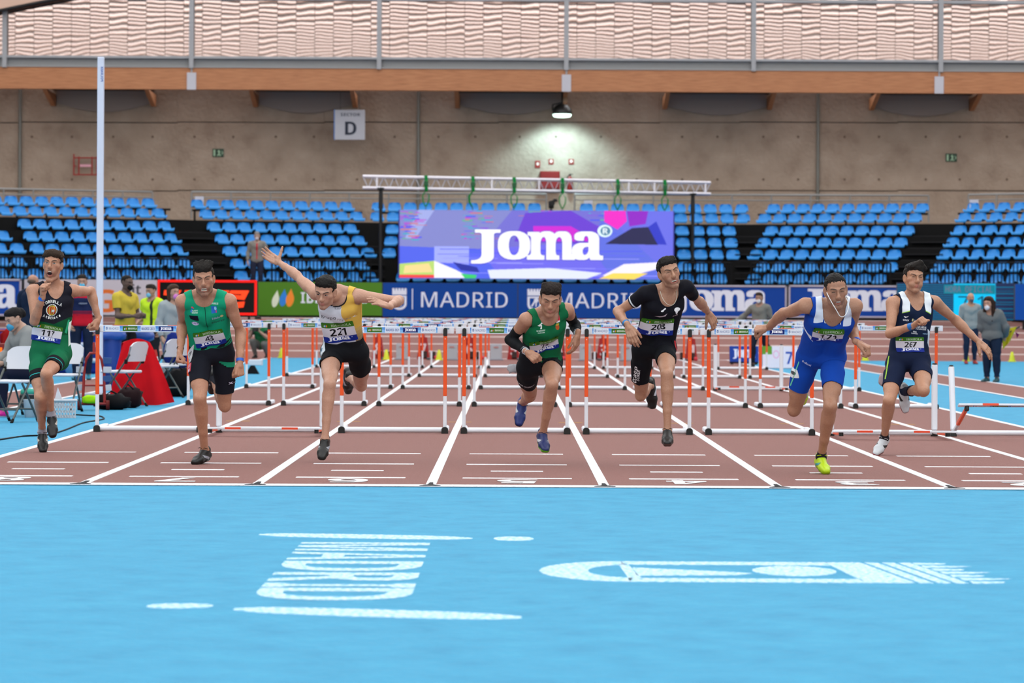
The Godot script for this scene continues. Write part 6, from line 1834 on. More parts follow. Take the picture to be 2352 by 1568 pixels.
func head_prims(f: Dictionary) -> Array:
	# local axes: x right as seen, y up, z out of the face. f: jaw, wide (mouth), open
	var jaw: float = f.get("jaw", 0.0)
	var P := []
	var B := Basis.IDENTITY
	P.append([Vector3(0, 0.035, -0.022), Vector3(0.076, 0.088, 0.096), B, 0])
	P.append([Vector3(0, 0.045, 0.03), Vector3(0.064, 0.062, 0.05), B, 0])
	P.append([Vector3(0, -0.01, 0.03), Vector3(0.0645, 0.07, 0.052), B, 0])
	P.append([Vector3(0, -0.055 - jaw * 0.3, 0.04), Vector3(0.049, 0.05, 0.042), B, 0])
	for s: float in [-1.0, 1.0]:
		P.append([Vector3(0.056 * s, -0.03, -0.012), Vector3(0.044 * s, -0.078 - jaw * 0.7, 0.012), 0.017, 0.017, 0])
		P.append([Vector3(0.044 * s, -0.078 - jaw * 0.7, 0.012), Vector3(0.012 * s, -0.104 - jaw, 0.068), 0.017, 0.015, 0])
		P.append([Vector3(0.042 * s, -0.008, 0.056), Vector3(0.052 * s, -0.014, 0.036), 0.02, 0.018, 0])
		P.append([Vector3(0.008 * s, 0.028, 0.083), Vector3(0.045 * s, 0.032, 0.066), 0.011, 0.011, 0])
		P.append([Vector3(0.010 * s, -0.031, 0.097), Vector3(0.010 * s, -0.029, 0.092), 0.0085, 0.009, 0])
		P.append([Vector3(0.026 * s, -0.05 - jaw * 0.3, 0.062), Vector3(0.034 * s, -0.03, 0.055), 0.017, 0.016, 0])
		# ears
		P.append([Vector3(0.079 * s, -0.002, -0.012), Vector3(0.008, 0.031, 0.019), Basis(Vector3.UP, -0.45 * s) * Basis(Vector3.RIGHT, -0.15), 0])
		P.append([Vector3(0.074 * s, -0.026, -0.004), Vector3(0.077 * s, 0.0, -0.012), 0.008, 0.008, 0])
		# eyelids
		P.append([Vector3(0.031 * s, 0.009, 0.067), Vector3(0.0155, 0.0125, 0.0125), B, 0])
	P.append([Vector3(0, 0.018, 0.084), Vector3(0, -0.022, 0.108), 0.0085, 0.0115, 0])
	P.append([Vector3(0, -0.028, 0.102), Vector3(0, -0.04, 0.088), 0.009, 0.008, 0])
	P.append([Vector3(0, -0.098 - jaw, 0.072), Vector3(0, -0.104 - jaw, 0.066), 0.017, 0.016, 0])
	var w: float = f.get("wide", 0.019)
	var lz := 0.083
	for s: float in [-1.0, 1.0]:
		P.append([Vector3(0, -0.0565, lz + 0.004), Vector3(w * s, -0.0605 - f.get("frown", 0.0) - jaw * 0.35, lz - 0.009), 0.0062, 0.004, 1])
		P.append([Vector3(0, -0.069 - jaw * 0.85, lz + 0.002), Vector3(w * s, -0.0615 - f.get("frown", 0.0) - jaw * 0.4, lz - 0.009), 0.0068, 0.004, 1])
	if f.get("puff", 0.0) > 0.0:
		for s: float in [-1.0, 1.0]: P.append([Vector3(0.036 * s, -0.052, 0.056), Vector3(0.024, 0.026, 0.024), B, 0])
	var N := []
	for s: float in [-1.0, 1.0]:
		N.append([Vector3(0.031 * s, 0.013, 0.096), Vector3(0.017, 0.0085, 0.014), B, 0])
		N.append([Vector3(0.086 * s, 0.0, -0.004), Vector3(0.005, 0.017, 0.008), B, 0])
	if jaw > 0.006 or f.get("open", 0.0) > 0.0:
		N.append([Vector3(0, -0.063 - jaw * 0.42, lz + 0.004), Vector3(w * 0.86, 0.0035 + jaw * 0.42 + f.get("open", 0.0), 0.03), B, 0])
	return [P, N]

func head(dst: Dictionary, parent: Node, c: Vector3, B: Basis, scale: float, col: Color, f: Dictionary, cell := 0.0048) -> void:
	var hp := head_prims(f)
	var r := net(hp[0], hp[1], cell, 210.0 if cell < 0.007 else 140.0)
	var V: PackedVector3Array = r[0]
	var C := PackedColorArray(); C.resize(V.size())
	var lip := col.lerp(Color(0.42, 0.10, 0.10), 0.5); var beard: float = f.get("beard", 0.25)
	var jaw: float = f.get("jaw", 0.0); var w: float = f.get("wide", 0.019)
	var nz := FastNoiseLite.new(); nz.seed = 3; nz.frequency = 60.0
	for i in V.size():
		var p := V[i]; var q := col
		# stubble on jaw, chin and upper lip; ruddy cheeks and nose
		var bz := smoothstep(-0.035, -0.06, p.y) * smoothstep(-0.02, 0.02, p.z) * smoothstep(-0.145, -0.115, p.y)
		bz = clampf(bz, 0, 1)
		q = q.lerp(col * Color(0.42, 0.38, 0.40), clampf(bz * beard * (1.0 + 0.4 * nz.get_noise_3dv(p)), 0, 1))
		var rd := smoothstep(0.035, 0.0, Vector2(absf(p.x) - 0.04, p.y + 0.018).length()) * 0.25 * smoothstep(0.02, 0.05, p.z)
		q = q.lerp(col * Color(1.08, 0.72, 0.68), rd)
		if p.z > 0.055:
			var lt := absf(p.x) / (w * 1.15)
			var yu := -0.0575 - 0.004 * lt - jaw * 0.3 * lt; var yl := -0.069 - jaw * 0.85 * (1.0 - 0.5 * lt * lt)
			if lt < 1.0 and p.y < yu + 0.0065 and p.y > yl - 0.0075:
				q = lip
				if jaw > 0.006 and p.y < yu - 0.004 and p.y > yl + 0.006: q = Color(0.05, 0.012, 0.012)
		C[i] = q
	var xf := Transform3D(B.scaled(Vector3.ONE * scale), c)
	xf.basis = B * Basis.from_scale(Vector3.ONE * scale)
	for i in V.size(): V[i] = xf * V[i]
	var o: int = dst.SV.size()
	join(dst, V, r[1], col)
	for i in V.size(): dst.SC[o + i] = C[i]
	# eyes, brows, teeth, hair
	var hc: Color = f.get("hair", Color(0.02, 0.015, 0.012))
	var hm := mat(hc.linear_to_srgb(), 0.55)
	if f.get("face", true):
		var lid: float = f.get("lid", 0.5)
		for s: float in [-1.0, 1.0]:
			var st := mb()
			# almond of the eye: white, iris; a nearly closed eye is a dark slit
			var ew := 0.0135; var eh := 0.006 * lid + 0.0008
			var ec := Vector3(0.031 * s, 0.0125 - 0.003 * (1.0 - lid), 0.0795)
			if lid > 0.2:
				var poly := PackedVector2Array()
				for q in 16: poly.append(Vector2(cos(TAU * q / 16) * ew, sin(TAU * q / 16) * eh * 1.15))
				extrude(st, poly, 0.004, xf * Transform3D(Basis.IDENTITY, ec)); obj("eye", st, mat(Color(0.72, 0.68, 0.66), 0.3), parent)
				st = mb(); extrude(st, ell(0, 0, 0.0058, minf(0.0058, eh * 1.05), 14), 0.004, xf * Transform3D(Basis.IDENTITY, ec + Vector3(f.get("look", 0.0), 0, 0.0012))); obj("iris", st, mat(Color(0.10, 0.06, 0.04), 0.2), parent)
			st = mb()
			var arc := []
			for q in 7:
				var t := q / 6.0 * 2.0 - 1.0
				arc.append(xf * (ec + Vector3(t * ew * 1.05 * s, eh * (1.0 - t * t) + 0.0004, 0.0025 - 0.004 * t * t)))
			pipe(st, arc, 0.0014 * scale, 6); obj("eyelash", st, mat(Color(0.05, 0.035, 0.03), 0.6), parent)
			st = mb(); arc = []
			var br: float = f.get("brow", 0.0)
			for q in 7:
				var t := q / 6.0
				arc.append(xf * Vector3((0.011 + 0.040 * t) * s, 0.0275 + 0.008 * sin(t * 2.4) - br * (1.0 - t) + 0.002, 0.0945 - 0.018 * t * t - 0.003))
			pipe(st, arc, 0.0027 * scale, 6); obj("eyebrow", st, hm, parent)
		if jaw <= 0.0:
			var sm := mb(); var ml := []
			for q in 9:
				var t := q / 4.0 - 1.0
				ml.append(xf * Vector3(t * w * 1.02, -0.0628 - f.get("frown", 0.0) * t * t + 0.0012 * t * t, 0.0915 - 0.0105 * t * t))
			pipe(sm, ml, 0.0013 * scale, 5); obj("mouth_line", sm, mat(Color(0.30, 0.12, 0.11), 0.6), parent)
		if f.get("teeth", false):
			var st := mb()
			for q in 8:
				var x := (q - 3.5) / 3.5 * w * 0.72
				box(st, xf * Vector3(x, -0.0615, 0.0825 - x * x * 14.0), Vector3(w * 0.19, 0.0075, 0.005) * scale, B)
				if f.get("lower_teeth", false): box(st, xf * Vector3(x, -0.0695 - jaw * 0.6, 0.080 - x * x * 14.0), Vector3(w * 0.19, 0.0055, 0.005) * scale, B)
			var te := obj("teeth", st, mat(Color(0.84, 0.81, 0.74), 0.3), parent); te.set_meta("kind", "stuff")
	if f.has("style"):
		var HP := []
		for q in hair_prims(f.style):
			if q.size() == 5: HP.append([q[0], q[1], q[2], q[3], 0])
			else: HP.append(q)
		var HN := []
		# keep the face and ears clear
		HN.append([Vector3(0, -0.04, 0.085), Vector3(0.066, 0.108, 0.06), Basis.IDENTITY, 0])
		if not f.style in ["bald", "long", "bob"]:
			for s: float in [-1.0, 1.0]: HN.append([Vector3(0.09 * s, -0.012, -0.008), Vector3(0.02, 0.036, 0.019), Basis.IDENTITY, 0])
			HN.append([Vector3(0, -0.115, -0.03), Vector3(0.12, 0.06, 0.13), Basis.IDENTITY, 0])
			for s: float in [-1.0, 1.0]: HN.append([Vector3(0.05 * s, -0.055, 0.05), Vector3(0.05, 0.05, 0.05), Basis.IDENTITY, 0])
		var hr := net(HP, HN, cell * 1.25, 190.0 if cell < 0.007 else 130.0)
		var HV: PackedVector3Array = hr[0]; var HNn := norms(HV, hr[1])
		var hn := FastNoiseLite.new(); hn.seed = 12; hn.frequency = 60.0; hn.fractal_octaves = 2
		for i in HV.size():
			var p := HV[i]
			HV[i] = xf * (p + HNn[i] * 0.0055 * hn.get_noise_3d(p.x * 2.2, p.y * 0.7, p.z * 0.7))
		var hmat := mat(hc.linear_to_srgb(), 0.6, 0.0, "hair"); hmat.metallic_specular = 0.25
		mi("hair", amesh(HV, hr[1], norms(HV, hr[1])), hmat, parent)

func hair_prims(style: String) -> Array:
	var B := Basis.IDENTITY
	var cap := [Vector3(0, 0.043, -0.026), Vector3(0.081, 0.089, 0.1), B, 0]
	var P := [cap]
	match style:
		"short":
			P.append([Vector3(0, 0.078, 0.015), Vector3(0.064, 0.055, 0.064), B, 0])
			for q in 9:
				var x := (q - 4) * 0.013
				P.append([Vector3(x, 0.11, 0.03), Vector3(x * 1.1, 0.09 + 0.006 * sin(q * 2.3), 0.07 - absf(x) * 0.3), 0.016, 0.009, 0])
		"buzz":
			P = [[Vector3(0, 0.038, -0.024), Vector3(0.079, 0.0885, 0.099), B, 0], [Vector3(0, 0.07, 0.015), Vector3(0.063, 0.05, 0.055), B, 0]]
		"quiff":
			P.append([Vector3(0, 0.09, 0.03), Vector3(0.06, 0.055, 0.06), B, 0])
			for q in 9:
				var x := (q - 4) * 0.0135
				P.append([Vector3(x, 0.1, 0.055), Vector3(x * 1.35 + 0.006, 0.152 - absf(x) * 0.25 + 0.006 * sin(q * 2.1), 0.035 + 0.01 * cos(q * 1.7)), 0.015, 0.009, 0])
		"wavy":
			P.append([Vector3(0, 0.085, 0.03), Vector3(0.068, 0.052, 0.06), B, 0])
			for q in 8:
				var x := (q - 3.5) * 0.017
				P.append([Vector3(x, 0.108, 0.02), Vector3(x * 1.2 + 0.01, 0.098 - absf(x) * 0.35 + 0.012 * sin(q * 2.6), 0.072 - absf(x) * 0.4), 0.018, 0.010, 0])
			P.append([Vector3(0.07, 0.1, 0.0), Vector3(0.09, 0.08, 0.03), 0.016, 0.012, 0]); P.append([Vector3(-0.07, 0.1, 0.0), Vector3(-0.082, 0.07, 0.03), 0.014, 0.01, 0])
		"fringe":
			P.append([Vector3(0, 0.095, 0.01), Vector3(0.069, 0.052, 0.07), B, 0])
			for q in 9:
				var x := (q - 4) * 0.015
				P.append([Vector3(x, 0.122, 0.0), Vector3(x * 1.1, 0.082 + 0.012 * sin(q * 1.9), 0.078 - absf(x) * 0.45), 0.02, 0.010, 0])
		"swept":
			P.append([Vector3(0.006, 0.088, 0.02), Vector3(0.072, 0.055, 0.066), B, 0])
			for q in 7:
				var z := 0.07 - q * 0.02
				P.append([Vector3(-0.045, 0.1, z), Vector3(0.03, 0.135 - q * 0.004, z - 0.01), 0.018, 0.02, 0])
				P.append([Vector3(0.03, 0.135 - q * 0.004, z - 0.01), Vector3(0.082, 0.085, z - 0.015), 0.02, 0.014, 0])
		"long":
			P.append([Vector3(0, 0.08, 0.02), Vector3(0.075, 0.055, 0.065), B, 0])
			for s: float in [-1.0, 1.0]:
				P.append([Vector3(0.075 * s, 0.05, 0.0), Vector3(0.085 * s, -0.12, 0.01), 0.03, 0.03, 0]); P.append([Vector3(0.085 * s, -0.12, 0.01), Vector3(0.075 * s, -0.3, 0.05), 0.03, 0.022, 0])
				P.append([Vector3(0.04 * s, 0.0, -0.08), Vector3(0.05 * s, -0.25, -0.06), 0.05, 0.035, 0])
		"bob":
			P.append([Vector3(0, 0.08, 0.02), Vector3(0.075, 0.055, 0.065), B, 0])
			for s: float in [-1.0, 1.0]: P.append([Vector3(0.075 * s, 0.05, -0.01), Vector3(0.08 * s, -0.12, 0.0), 0.03, 0.026, 0])
			P.append([Vector3(0, 0.0, -0.08), Vector3(0, -0.12, -0.06), 0.06, 0.05, 0])
		"bun":
			P.append([Vector3(0, 0.08, 0.02), Vector3(0.072, 0.05, 0.065), B, 0]); P.append([Vector3(0, 0.04, -0.12), Vector3(0, 0.0, -0.13), 0.045, 0.04, 0])
		"bald": P = [[Vector3(0, 0.0, -0.05), Vector3(0.0815, 0.045, 0.075), B, 0]]
	return P

func shoe(b: Dictionary, n: String, parent: Node, upper: Color, sole: Color, accent: Color, tag_name := "shoe") -> void:
	var j: Dictionary = b.j
	var AN: Vector3 = j["an" + n]; var fr := bend_front(j["hi" + n], j["kn" + n], AN, b.pf)
	var ff := foot_frame(AN, j["to" + n], j["kn" + n], fr)
	var sd: Vector3 = ff[0]; var fw: Vector3 = ff[1]; var up: Vector3 = ff[2]
	var P := []
	var q := func(f: float, u: float, s: float) -> Vector3: return AN + fw * f + up * u + sd * s
	for s: float in [-0.011, 0.011]:
		P.append([q.call(-0.045, -0.045, s * 0.8), q.call(0.03, -0.05, s), 0.03, 0.03, 0])
		P.append([q.call(0.03, -0.05, s), q.call(0.11, -0.056, s * 1.5), 0.03, 0.028, 0])
		P.append([q.call(0.11, -0.056, s * 1.5), q.call(0.17, -0.062, s * 0.8), 0.028, 0.02, 0])
		P.append([q.call(-0.035, -0.072, s), q.call(0.16, -0.074, s * 1.4), 0.016, 0.014, 0])
	P.append([q.call(-0.03, 0.0, 0.0), q.call(0.01, -0.015, 0.0), 0.036, 0.035, 0])
	P.append([q.call(0.0, -0.01, 0.0), q.call(0.1, -0.045, 0.0), 0.034, 0.026, 0])
	var r := net(P, [], b.o.get("shoe_cell", 0.006), 220.0)
	var V: PackedVector3Array = r[0]; var I: PackedInt32Array = r[1]; var N := norms(V, I)
	var sh := mi(tag_name, amesh(V, I, N), mat(upper, 0.45), parent)
	var g := PackedFloat32Array(); g.resize(V.size())
	for i in V.size(): g[i] = -0.071 - (V[i] - AN).dot(up) + 0.004 * (V[i] - AN).dot(fw) / 0.1
	mi("sole", patch(V, I, N, g, 0.003), mat(sole, 0.5), sh)
	for i in V.size():
		# side flash
		var l := V[i] - AN
		var f := l.dot(fw); var u := l.dot(up)
		g[i] = minf(0.010 - absf(u + 0.052 - 0.35 * (f - 0.02)), minf(f + 0.005, 0.085 - f))
	mi("flash", patch(V, I, N, g, 0.002), mat(accent, 0.4), sh)
	var st := mb()
	for k in 4:
		var f := 0.028 + 0.022 * k; var u := 0.010 - 0.0155 * k
		pipe(st, [q.call(f - 0.006, u - 0.012, -0.024), q.call(f, u, 0.0), q.call(f + 0.006, u - 0.012, 0.024)], 0.0028, 5)
	pipe(st, [q.call(0.03, 0.014, 0), q.call(0.045, 0.03, 0.02), q.call(0.03, 0.02, 0.042)], 0.0026, 5); pipe(st, [q.call(0.03, 0.014, 0), q.call(0.045, 0.03, -0.02), q.call(0.03, 0.02, -0.042)], 0.0026, 5)
	var la := obj("laces", st, mat(upper.lerp(Color(0.1, 0.1, 0.1), 0.3) if upper.get_luminance() < 0.3 else upper, 0.6), sh); la.set_meta("kind", "stuff")

func curve_pts(p: Array) -> Array:
	var o := []
	for i in p.size() - 1:
		for k in 5: o.append(p[i].cubic_interpolate(p[i + 1], p[maxi(i - 1, 0)], p[mini(i + 2, p.size() - 1)], k / 5.0))
	o.append(p[-1])
	return o

func face_basis(yaw: float, pitch: float, roll: float) -> Basis:
	# degrees: yaw + to the right of the picture, pitch + down, roll + clockwise in the picture
	return Basis(Vector3.BACK, -deg_to_rad(roll)) * Basis(Vector3.UP, deg_to_rad(yaw)) * Basis(Vector3.RIGHT, deg_to_rad(pitch))

# ---------------------------------------------------------------- the seven runners
func pose(s: Dictionary) -> Dictionary:
	var j := {}
	var D: float = s.D
	j.pel = W(s.pel[0], s.pel[1], D)
	for n in ["hia", "hib"]: j[n] = W(s[n][0], s[n][1], D - s[n][2])
	j.neck = reach(j.pel, s.neck[0], s.neck[1], LEN.spine * s.get("h", 1.0), s.neck[2])
	var dn: float = -j.neck.z
	for n in ["sha", "shb"]: j[n] = W(s[n][0], s[n][1], dn - s[n][2])
	for n: String in ["a", "b"]:
		var h: float = s.get("h", 1.0)
		j["el" + n] = reach(j["sh" + n], s["el" + n][0], s["el" + n][1], LEN.uarm * h, s["el" + n][2])
		j["wr" + n] = reach(j["el" + n], s["wr" + n][0], s["wr" + n][1], LEN.farm * h, s["wr" + n][2])
		j["kn" + n] = reach(j["hi" + n], s["kn" + n][0], s["kn" + n][1], LEN.thigh * h, s["kn" + n][2])
		j["an" + n] = reach(j["kn" + n], s["an" + n][0], s["an" + n][1], LEN.shank * h, s["an" + n][2])
		j["to" + n] = reach(j["an" + n], s["to" + n][0], s["to" + n][1], LEN.foot * h, s["to" + n][2])
	j.head = W(s.head[0], s.head[1], dn - s.head[2])
	return j

func on_torso(b: Dictionary, px: float, py: float, out := 0.1) -> Vector3:
	var rel: Vector3 = W(px, py, -b.j.pel.z - 0.1) - b.j.pel
	var u: Vector3 = b.up; var r: Vector3 = b.right; var f: Vector3 = b.fwd
	var rx := rel.x - f.x * out; var ry := rel.y - f.y * out
	var det := r.x * u.y - u.x * r.y
	var x := (rx * u.y - u.x * ry) / det; var y := (r.x * ry - r.y * rx) / det
	return b.j.pel + r * x + u * y + f * out

func bib_img(num: String) -> Image:
	var im := new_img(384, 264, Color(0.80, 0.79, 0.83))
	im.fill_rect(Rect2i(0, 0, 384, 66), Color(0.22, 0.43, 0.09)); drops(im, Vector2(40, 30), 20.0); draw_text(im, "IBERDROLA", Rect2(118, 18, 240, 32), Color(0.84, 0.88, 0.80), "Droid Sans", 400)
	var w := 66.0 * num.length()
	draw_text(im, num, Rect2(192 - w * 0.5, 80, w, 92), Color(0.05, 0.05, 0.07), "Droid Sans", 700)
	im.fill_rect(Rect2i(0, 184, 384, 80), Color(0.05, 0.15, 0.52)); draw_logo_word(im, Rect2(58, 187, 256, 56), Color(0.90, 0.91, 0.95))
	draw_poly(im, ell(336, 204, 7, 7, 10), Color(0.6, 0.66, 0.82))
	return im

func new_figure(s: Dictionary, called: String, label: String, cell: float, skin: Color, group := "") -> Dictionary:
	var j := pose(s)
	var hb := face_basis(s.face[0], s.face[1], s.face[2])
	var o := {"hup": hb.y, "hfwd": hb.z, "cell": cell, "bulk": s.get("bulk", 1.0), "k": s.get("k", 150.0)}
	if s.has("shoe_cell"): o.shoe_cell = s.shoe_cell
	var b := figure(j, o)
	var root := Node3D.new(); root.name = numbered(called); add_child(root)
	tag(root, label, "person", group)
	b.root = root; b.hb = hb
	b.SV = PackedVector3Array(); b.SN = PackedVector3Array(); b.SI = PackedInt32Array(); b.SC = PackedColorArray()
	b.SV.append_array(b.V); b.SN.append_array(b.N); b.SI.append_array(b.I)
	var c := PackedColorArray(); c.resize(b.V.size())
	var nz := FastNoiseLite.new(); nz.seed = 8; nz.frequency = 7.0
	for i in b.V.size():
		var t := nz.get_noise_3dv(b.V[i])
		c[i] = Color(skin.r * (1.0 + 0.06 * t), skin.g * (1.0 + 0.08 * t), skin.b * (1.0 + 0.09 * t))
	b.SC.append_array(c)
	b.skin = skin
	return b

var skin_mat: StandardMaterial3D
func finish_skin(b: Dictionary) -> void:
	if skin_mat == null:
		skin_mat = StandardMaterial3D.new(); skin_mat.vertex_color_use_as_albedo = true; skin_mat.roughness = 0.48
		skin_mat.metallic_specular = 0.5
		skin_mat.albedo_texture = noise_tex(0.035, [Color(0.93, 0.90, 0.89), Color(0.97, 0.955, 0.95), Color(1, 1, 1), Color(1, 1, 1)], 512, 6, FastNoiseLite.TYPE_SIMPLEX, 61)
		skin_mat.normal_enabled = true; skin_mat.normal_texture = noise_tex(0.05, [], 512, 5, FastNoiseLite.TYPE_SIMPLEX_SMOOTH, 62, true, 5.0); skin_mat.normal_scale = 0.12
		skin_mat.uv1_triplanar = true; skin_mat.uv1_scale = Vector3.ONE * 3.0
	mi("body", amesh(b.SV, b.SI, b.SN, b.SC), skin_mat, b.root)

func gmax(a: PackedFloat32Array, b: PackedFloat32Array) -> PackedFloat32Array:
	var g := PackedFloat32Array(); g.resize(a.size())
	for i in a.size(): g[i] = maxf(a[i], b[i])
	return g

func wear(b: Dictionary, called: String, g: PackedFloat32Array, off: float, m: Material, wrinkle := 0.0, uv := false, parent: Node = null) -> MeshInstance3D:
	return mi(called, patch(b.V, b.I, b.N, g, off, front_uv(b) if uv else PackedVector2Array(), wrinkle, 5), m, parent if parent else b.root)

func bib(b: Dictionary, num: String, px: float, py: float, w: float, h: float, turn: float, lift := 0.017) -> void:
	var o := on_torso(b, px, py)
	var u: Vector3 = b.right.rotated(b.fwd, turn)
	decal(b, "race_bib", o, u, (b.fwd.cross(u) + Vector3.UP * 0.8).normalized(), w, h, lift, img_mat(bib_img(num), 0.6), b.root)

func cloth(c: Color, rough := 0.75) -> StandardMaterial3D:
	var m := mat(c.linear_to_srgb(), rough, 0.0, "cloth")
	m.metallic_specular = 0.2
	return m

func lin_mat(im: Image, rough: float) -> StandardMaterial3D:
	print_d = Vector2.ZERO
	im.linear_to_srgb()
	var m := img_mat(im, rough)
	m.metallic_specular = 0.2
	return m

var print_d := Vector2.ZERO
func torso_px(im: Image, x: float, y: float, L := 0.53) -> Vector2:
	# metres on the trunk (x to the right as seen, y up from the hips) to a pixel of the shirt print
	x += print_d.x; y += print_d.y
	return Vector2((0.5 + x / 0.56) * im.get_width(), (0.5 - (y - L * 0.5) / 0.70) * im.get_height())

func put(im: Image, text: String, x: float, y: float, w: float, h: float, c: Color, face := "Droid Sans", weight := 700, rot := 0.0) -> void:
	var p := torso_px(im, x, y); var sz := Vector2(w / 0.56 * im.get_width(), h / 0.70 * im.get_height())
	draw_text(im, text, Rect2(p - sz * 0.5, sz), c, face, weight, rot)

func spot(im: Image, x: float, y: float, w: float, h: float, c: Color) -> void:
	var p := torso_px(im, x, y)
	draw_poly(im, ell(p.x, p.y, w / 0.56 * im.get_width() * 0.5, h / 0.70 * im.get_height() * 0.5, 20), c)

func rectm(im: Image, x: float, y: float, w: float, h: float, c: Color) -> void:
	var p := torso_px(im, x - w * 0.5, y + h * 0.5); var q := torso_px(im, x + w * 0.5, y - h * 0.5)
	im.fill_rect(Rect2i(Vector2i(p), Vector2i(q - p)), c)

func polym(im: Image, pts: Array, c: Color) -> void:
	var p := PackedVector2Array()
	for q in pts: p.append(torso_px(im, q[0], q[1]))
	draw_poly(im, p, c)

func leg_text(b: Dictionary, called: String, n: String, t: float, side: float, w: float, h: float, im: Image, rot: float, m: Material = null) -> void:
	# print on the front of a thigh; side shifts it round the leg
	var j: Dictionary = b.j
	var a: Vector3 = j["hi" + n]; var k: Vector3 = j["kn" + n]
	var ax := (k - a).normalized()
	var view := (Vector3(0, EYE, 0) - a).normalized()
	var r := (-ax).cross(view).normalized()
	var f := r.cross(-ax).normalized()
	var o := a.lerp(k, t) + r * side + f * 0.06
	var u := r.rotated(f, rot)
	decal(b, called, o, u, f.cross(u), w, h, 0.011, m if m else lin_mat(im, 0.6), b.root)

func clear_img(w: int, h: int, c: Color) -> Image: return new_img(w, h, c)

func wrist_band(b: Dictionary, n: String, t0: float, t1: float, c: Color, called := "wristband") -> void:
	wear(b, called, limb_g(b, "el" + n, "wr" + n, 4 if n == "a" else 5, t0, t1), 0.004, mat(c, 0.5))

func build_runners() -> void:
	runner_1(); runner_2(); runner_3(); runner_4(); runner_5(); runner_6(); runner_7()

func runner_1() -> void:
	var skin := Color(0.460, 0.228, 0.140)
	var b := new_figure({"D": 27.7, "pel": [116, 812], "hia": [92, 815, 0.02], "hib": [140, 814, 0.0], "neck": [124, 660, 0.6], "sha": [76, 668, 0.07], "shb": [170, 668, -0.05],
		"ela": [79, 738, 0.9], "wra": [98, 679, 1.0], "elb": [208, 668, -1.0], "wrb": [226, 733, 0.6], "kna": [92, 912, 1.0], "ana": [97, 992, -1.0], "toa": [99, 1037, 1.0],
		"knb": [106, 860, 1.0], "anb": [118, 953, -1.0], "tob": [121, 1003, 1.0], "head": [121, 609, 0.05], "face": [-6, -4, 4]}, "person",
		"runner in black and green suit with bib 117 shouting", 0.0088, skin, "hurdles runners")
	head(b, b.root, b.j.head, b.hb, 1.0, skin, {"jaw": 0.034, "wide": 0.02, "teeth": true, "lid": 0.75, "brow": 0.002, "hair": Color(0.035, 0.022, 0.014), "style": "wavy", "beard": 0.45})
	hand(b, b.j.wra, Vector3(0.05, 1, 0.25), Vector3(0.9, 0.0, 0.35), 1.0, [1.3, 1.55, 0.9, 0.2], [0.35, 0.55], skin)
	hand(b, b.j.wrb, Vector3(-0.25, -0.85, 0.35), Vector3(-0.8, 0.1, -0.35), -1.0, [1.1, 1.3, 0.8, 0.2], [0.4, 0.7], skin)
	finish_skin(b)
	var im := new_img(768, 960, Color(0.012, 0.014, 0.022))
	# dark yoke over green, with a diagonal edge and a light side panel
	polym(im, [[-0.28, 0.24], [-0.12, 0.255], [0.0, 0.235], [0.12, 0.30], [0.28, 0.33], [0.28, -0.1], [-0.28, -0.1]], Color(0.006, 0.075, 0.03))
	polym(im, [[-0.28, 0.12], [0.28, 0.16], [0.28, -0.1], [-0.28, -0.1]], Color(0.008, 0.13, 0.055))
	polym(im, [[0.115, 0.25], [0.16, 0.28], [0.16, 0.08], [0.13, 0.05], [0.125, 0.14]], Color(0.75, 0.84, 0.80))
	polym(im, [[0.09, 0.17], [0.115, 0.28], [0.13, 0.28], [0.11, 0.16]], Color(0.03, 0.35, 0.18))
	print_d = Vector2(-0.03, 0.055)
	var c := Color(0.85, 0.88, 0.86)
	for i in 8: put(im, "CORNELLA"[i], -0.068 + 0.02 * i, 0.372 - 0.45 * pow(-0.002 + 0.02 * (i - 3.4), 2.0) * 10.0, 0.017, 0.024, c, "Droid Sans", 700, 0.09 * (i - 3.5))
	for i in 8: put(im, "Atletic "[i] if i < 7 else ".", -0.06 + 0.019 * i, 0.232 + 0.45 * pow(0.019 * (i - 3.2), 2.0) * 10.0, 0.013, 0.022, c, "Droid Sans", 700, -0.09 * (i - 3.0))
	spot(im, 0.0, 0.30, 0.094, 0.104, c); spot(im, 0.0, 0.30, 0.08, 0.09, Color(0.006, 0.06, 0.03)); spot(im, 0.0, 0.30, 0.074, 0.082, Color(0.75, 0.55, 0.08))
	for i in 4: rectm(im, -0.026 + 0.0175 * i, 0.30, 0.0085, 0.062, Color(0.62, 0.02, 0.03))
	rectm(im, 0.012, 0.295, 0.024, 0.02, Color(0.8, 0.82, 0.84)); rectm(im, 0.0, 0.33, 0.003, 0.17, Color(0.008, 0.008, 0.01))
	var tg := top_g(b, -0.1, 0.070, 0.066, 0.12, 0.03, 0.0, 0.0); var sg := shorts_g(b, 0.10, 0.62, 0.62)
	var top := wear(b, "running_suit", gmax(tg, shorts_g(b, 0.10, 0.1, 0.1)), 0.007, lin_mat(im, 0.7), 0.006, true)
	wear(b, "suit_legs", sg, 0.0065, cloth(Color(0.008, 0.135, 0.058)), 0.004)
	for n: String in ["a", "b"]:
		wear(b, "hem_band", limb_g(b, "hi" + n, "kn" + n, 6 if n == "a" else 7, 0.44, 0.635), 0.009, cloth(Color(0.012, 0.013, 0.016)))
		wear(b, "hem_stripe", limb_g(b, "hi" + n, "kn" + n, 6 if n == "a" else 7, 0.545, 0.562), 0.0105, cloth(Color(0.03, 0.42, 0.40)))
		wear(b, "sock", limb_g(b, "kn" + n, "an" + n, 8 if n == "a" else 9, 0.86, 1.2), 0.004, cloth(Color(0.42, 0.42, 0.47)))
		shoe(b, n, b.root, Color(0.025, 0.026, 0.03), Color(0.03, 0.03, 0.03), Color(0.72, 0.70, 0.66))
	bib(b, "117", 112, 766, 0.22, 0.145, -0.14)
	wrist_band(b, "a", 0.86, 0.955, Color(0.05, 0.42, 0.85))

